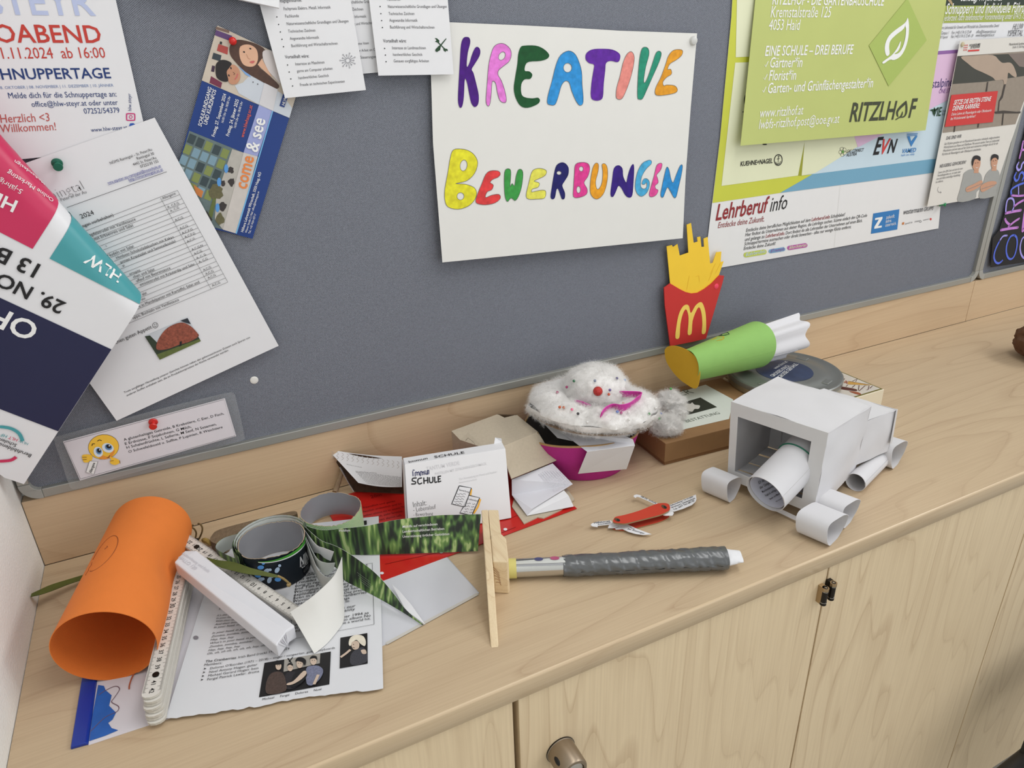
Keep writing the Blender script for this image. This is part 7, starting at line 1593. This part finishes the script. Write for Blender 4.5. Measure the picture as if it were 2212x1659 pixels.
bow([A8, B8, C8, D8], carp, 'roof', .003)
bow([Bb, Cb, C8, B8], carp, 'side_panel', .004); bow([Db, Ab, A8, D8], carp, 'side_panel', -.003)
# front frame
def fp(u, v): return Ab.lerp(Bb, u).lerp(A8.lerp(B8, u), v)
def bar(u0, v0, u1, v1, nm='front_bar'): 
    n_ = (Bb - Ab).cross(A8 - Ab).normalized() * .0010
    MB().panel([fp(u0, v0) + n_, fp(u1, v0) + n_, fp(u1, v1) + n_, fp(u0, v1) + n_], .0009, cart).build(nm, t)
bar(0, .84, 1, 1.0); bar(0, 0, .085, .84); bar(.86, 0, 1.0, .84); bar(.085, 0, .86, .13)
# back wall with two leaves and a gap, floor strips
mid = Db.lerp(Cb, .46); midt = D8.lerp(C8, .46)
bow([Cb, mid.lerp(Cb, .08), midt.lerp(C8, .08), C8], carp, 'back_panel', .002); bow([mid, Db, D8, midt], carp, 'back_panel', .002)
for i, (a, b_) in enumerate(((.02, .24), (.27, .47), (.50, .72), (.76, .97))):
    q = [Ab.lerp(Db, a), Bb.lerp(Cb, a), Bb.lerp(Cb, b_), Ab.lerp(Db, b_)]; bow(q, carp, 'floor_strip', .002 * (1 if i % 2 else -1), 6)
q = [fp(.40, .22) + sd * .030, fp(.75, .12) + sd * .02, fp(.75, .12) + sd * .045, fp(.40, .22) + sd * .055]
# hood at the rear
h2 = .098
Hn, Hf = B8 + sd * .108 - tt * .004, B8 + sd * .186 - tt * .002
e0, e1_ = dn8(B8 + sd * .110 - tt * .010, h2), T(1939, 884, h2); e2_, e3_ = e1_ - tt * .105, e0 - tt * .105
bow([e0, e1_, e2_, e3_], carp, 'hood', .002); b0, b1_ = dn8(e0, .030), dn8(e1_, .030)
bow([b0, b1_, e1_, e0], carp, 'hood_side', .002); bow([b1_, dn8(e2_, .03), e2_, e1_], carp, 'hood_end', .002); bow([dn8(e2_, .03), dn8(e3_, .03), e3_, e2_], carp, 'hood_side', .002)
MB().panel([e1_ + tt * .001 - sd * .006, dn8(e1_ + tt * .003 - sd * .008, .046), dn8(e1_ + tt * .002 + sd * .001, .044), e1_ + sd * .001], .0005, cart).build('hood_flap', t)
# wheels: flattened paper loops, open sideways
def wheel(c, ls, hz, w_, tw=0.0, nm='wheel'):
    def fn(u, v):
        a = 2 * math.pi * u; ca, sa = math.cos(a), math.sin(a)
        p = abs(ca) ** .6 * (1 if ca > 0 else -1), abs(sa) ** .75 * (1 if sa > 0 else -1)
        return c + sd * (p[0] * ls) + Vector((0, 0, p[1] * hz + tw * p[0])) + tt * (v * w_ + .002 * math.sin(a * 2))
    MB().grid(fn, 36, 4, carp, -.0005).build(nm, t, label='rolled paper wheel')
def wl(px, h): return T(*px, h)
cw = T(1736, 1112, .018); wheel(cw + tt * .004 + sd * -.002, .0235, .0172, .040); wheel(cw + tt * .002 + sd * .044, .0205, .0172, .036)
cA = T(1556, 1055, .018) - tt * .022; wheel(cA + tt * -.004 + sd * .010, .015, .0172, .040)
cR_ = T(1879, 966, .020); wheel(cR_ + sd * .006, .022, .0192, .038)
cD = dn8(e3_, .018) - tt * .004 + sd * .055; wheel(cD, .020, .0172, .030)
MB().panel([T(1645, 1090, .004), T(1722, 1126, .004), T(1726, 1118, .009), T(1650, 1082, .009)], .0006, carp).build('bumper', t)
# side tube (tank)
def tubeg(A_, B_, r, m, nm, parent, n=32, th=.0005, lab=None):
    d = (B_ - A_).normalized(); q1 = d.cross(up).normalized(); q2 = q1.cross(d)
    return MB().grid(lambda u, v: A_.lerp(B_, v) + (q1 * math.cos(2 * math.pi * u * 1.06) + q2 * math.sin(2 * math.pi * u * 1.06)) * (r + .0008 * u), n, 3, m, th).build(nm, parent, label=lab)
tubeg(T(1848, 1042, .0135), T(1902, 988, .0135), .0125, carp, 'side_tube', t)
# rolled letter lying in the car
t = thing('rolled_letter', 'rolled printed letter with a green rubber band, pushed into the paper car', 'letter', T(1662, 1070, .02))
R0, R1 = T(1653, 1067, .046), T(1740, 978, .074); rd = (R1 - R0).normalized(); Rr = .0265
R1 = R0 + rd * .105
ro_ = tubeg(R0, R1, Rr, carp, 'roll', t, 48, .0006)
tubeg(R0 + rd * .004, R1, Rr - .0022, M('letter_inside', (206, 208, 222), .7, .03, 30), 'inner_layer', t, 48, .0005)
Si = Cyl(R0, rd, Rr - .0030, inside=True); k = Ink(Si, .0004)
rows8 = [('Ich verfüge ebenso', 500, 1105, 640, 1035), ('über  Computerkenntnisse', 512, 1142, 660, 1060), ('Maschinenkenntnisse (Reinigung', 530, 1172, 690, 1085), ('Englisch) verfüge ich ebenso. Ich', 556, 1200, 715, 1110), ('bauen und Metallbau vertraut', 590, 1226, 730, 1140), ('Ich freue mich auf ein', 640, 1244, 738, 1178), ('Mit freundlichen', 695, 1248, 740, 1212)]
for r in rows8: k.text(r[0], *c8(r[1:3], r[3:5]), black, bold=.02, ys=1.6)
k.build('printed_text', t)
rb2 = [R0 + rd * .072 + (rd.cross(up).normalized() * math.cos(a) + rd.cross(up).normalized().cross(rd) * math.sin(a)) * (Rr + .0016) for a in [2 * math.pi * i / 40 for i in range(41)]]
MB().tube(rb2, .0009, M('rubber_green', (20, 110, 84), .5), 8).build('rubber_band', t, label='green rubber band')

# brown cloth bundle at the right edge
BB = T(2226, 782, 0) + Vector((.03, 0, 0)); vs, fs = lump(BB + Vector((0, 0, .035)), .050, 0, 4.4, .16, .72)
MB().add(vs, fs, M('brown_cloth', (96, 66, 46), .9, .2, 120, bump=.4), True).build('cloth_bundle', None, 'brown cloth bundle cut off by the right edge of the photo', 'cloth')

# chair back in the lower right corner
chm = M('black_chair_plastic', (46, 44, 42), .5, .1, 60)
t = thing('chair', 'black chair back just entering at the lower right corner', 'chair', Vector((1.30, -.60, 0)))
Ca, Cb_ = Y(2140, 1668, -.53), Y(2225, 1600, -.53)
cdx = (Cb_ - Ca).normalized()
path = [Ca - cdx * .02, Ca.lerp(Cb_, .5), Cb_ + cdx * .06, Cb_ + cdx * .22]
MB().tube([p + Vector((0, -.012, -.016)) for p in path], .016, chm, 16).build('top_rail', t)
bk0 = path[1] + Vector((.02, -.016, -.03)); bk1 = path[3] + Vector((0, -.016, -.03))
MB().prism([Vector((bk0.x, bk0.y, .46)), Vector((bk1.x, bk0.y, .46)), Vector((bk1.x, bk0.y, bk1.z)), Vector((bk0.x, bk0.y, bk0.z))], (0, .014, 0), chm).build('back_panel', t)
MB().box((bk0.x, bk0.y - .42, .43), (bk1.x, bk0.y, .459), chm).build('seat', t, bevel=.008)
for x in (bk0.x + .02, bk1.x - .02):
    for y in (bk0.y - .40, bk0.y - .02): MB().tube([(x, y, .0), (x, y, .44)], .011, dark_metal, 10).build('leg', t)
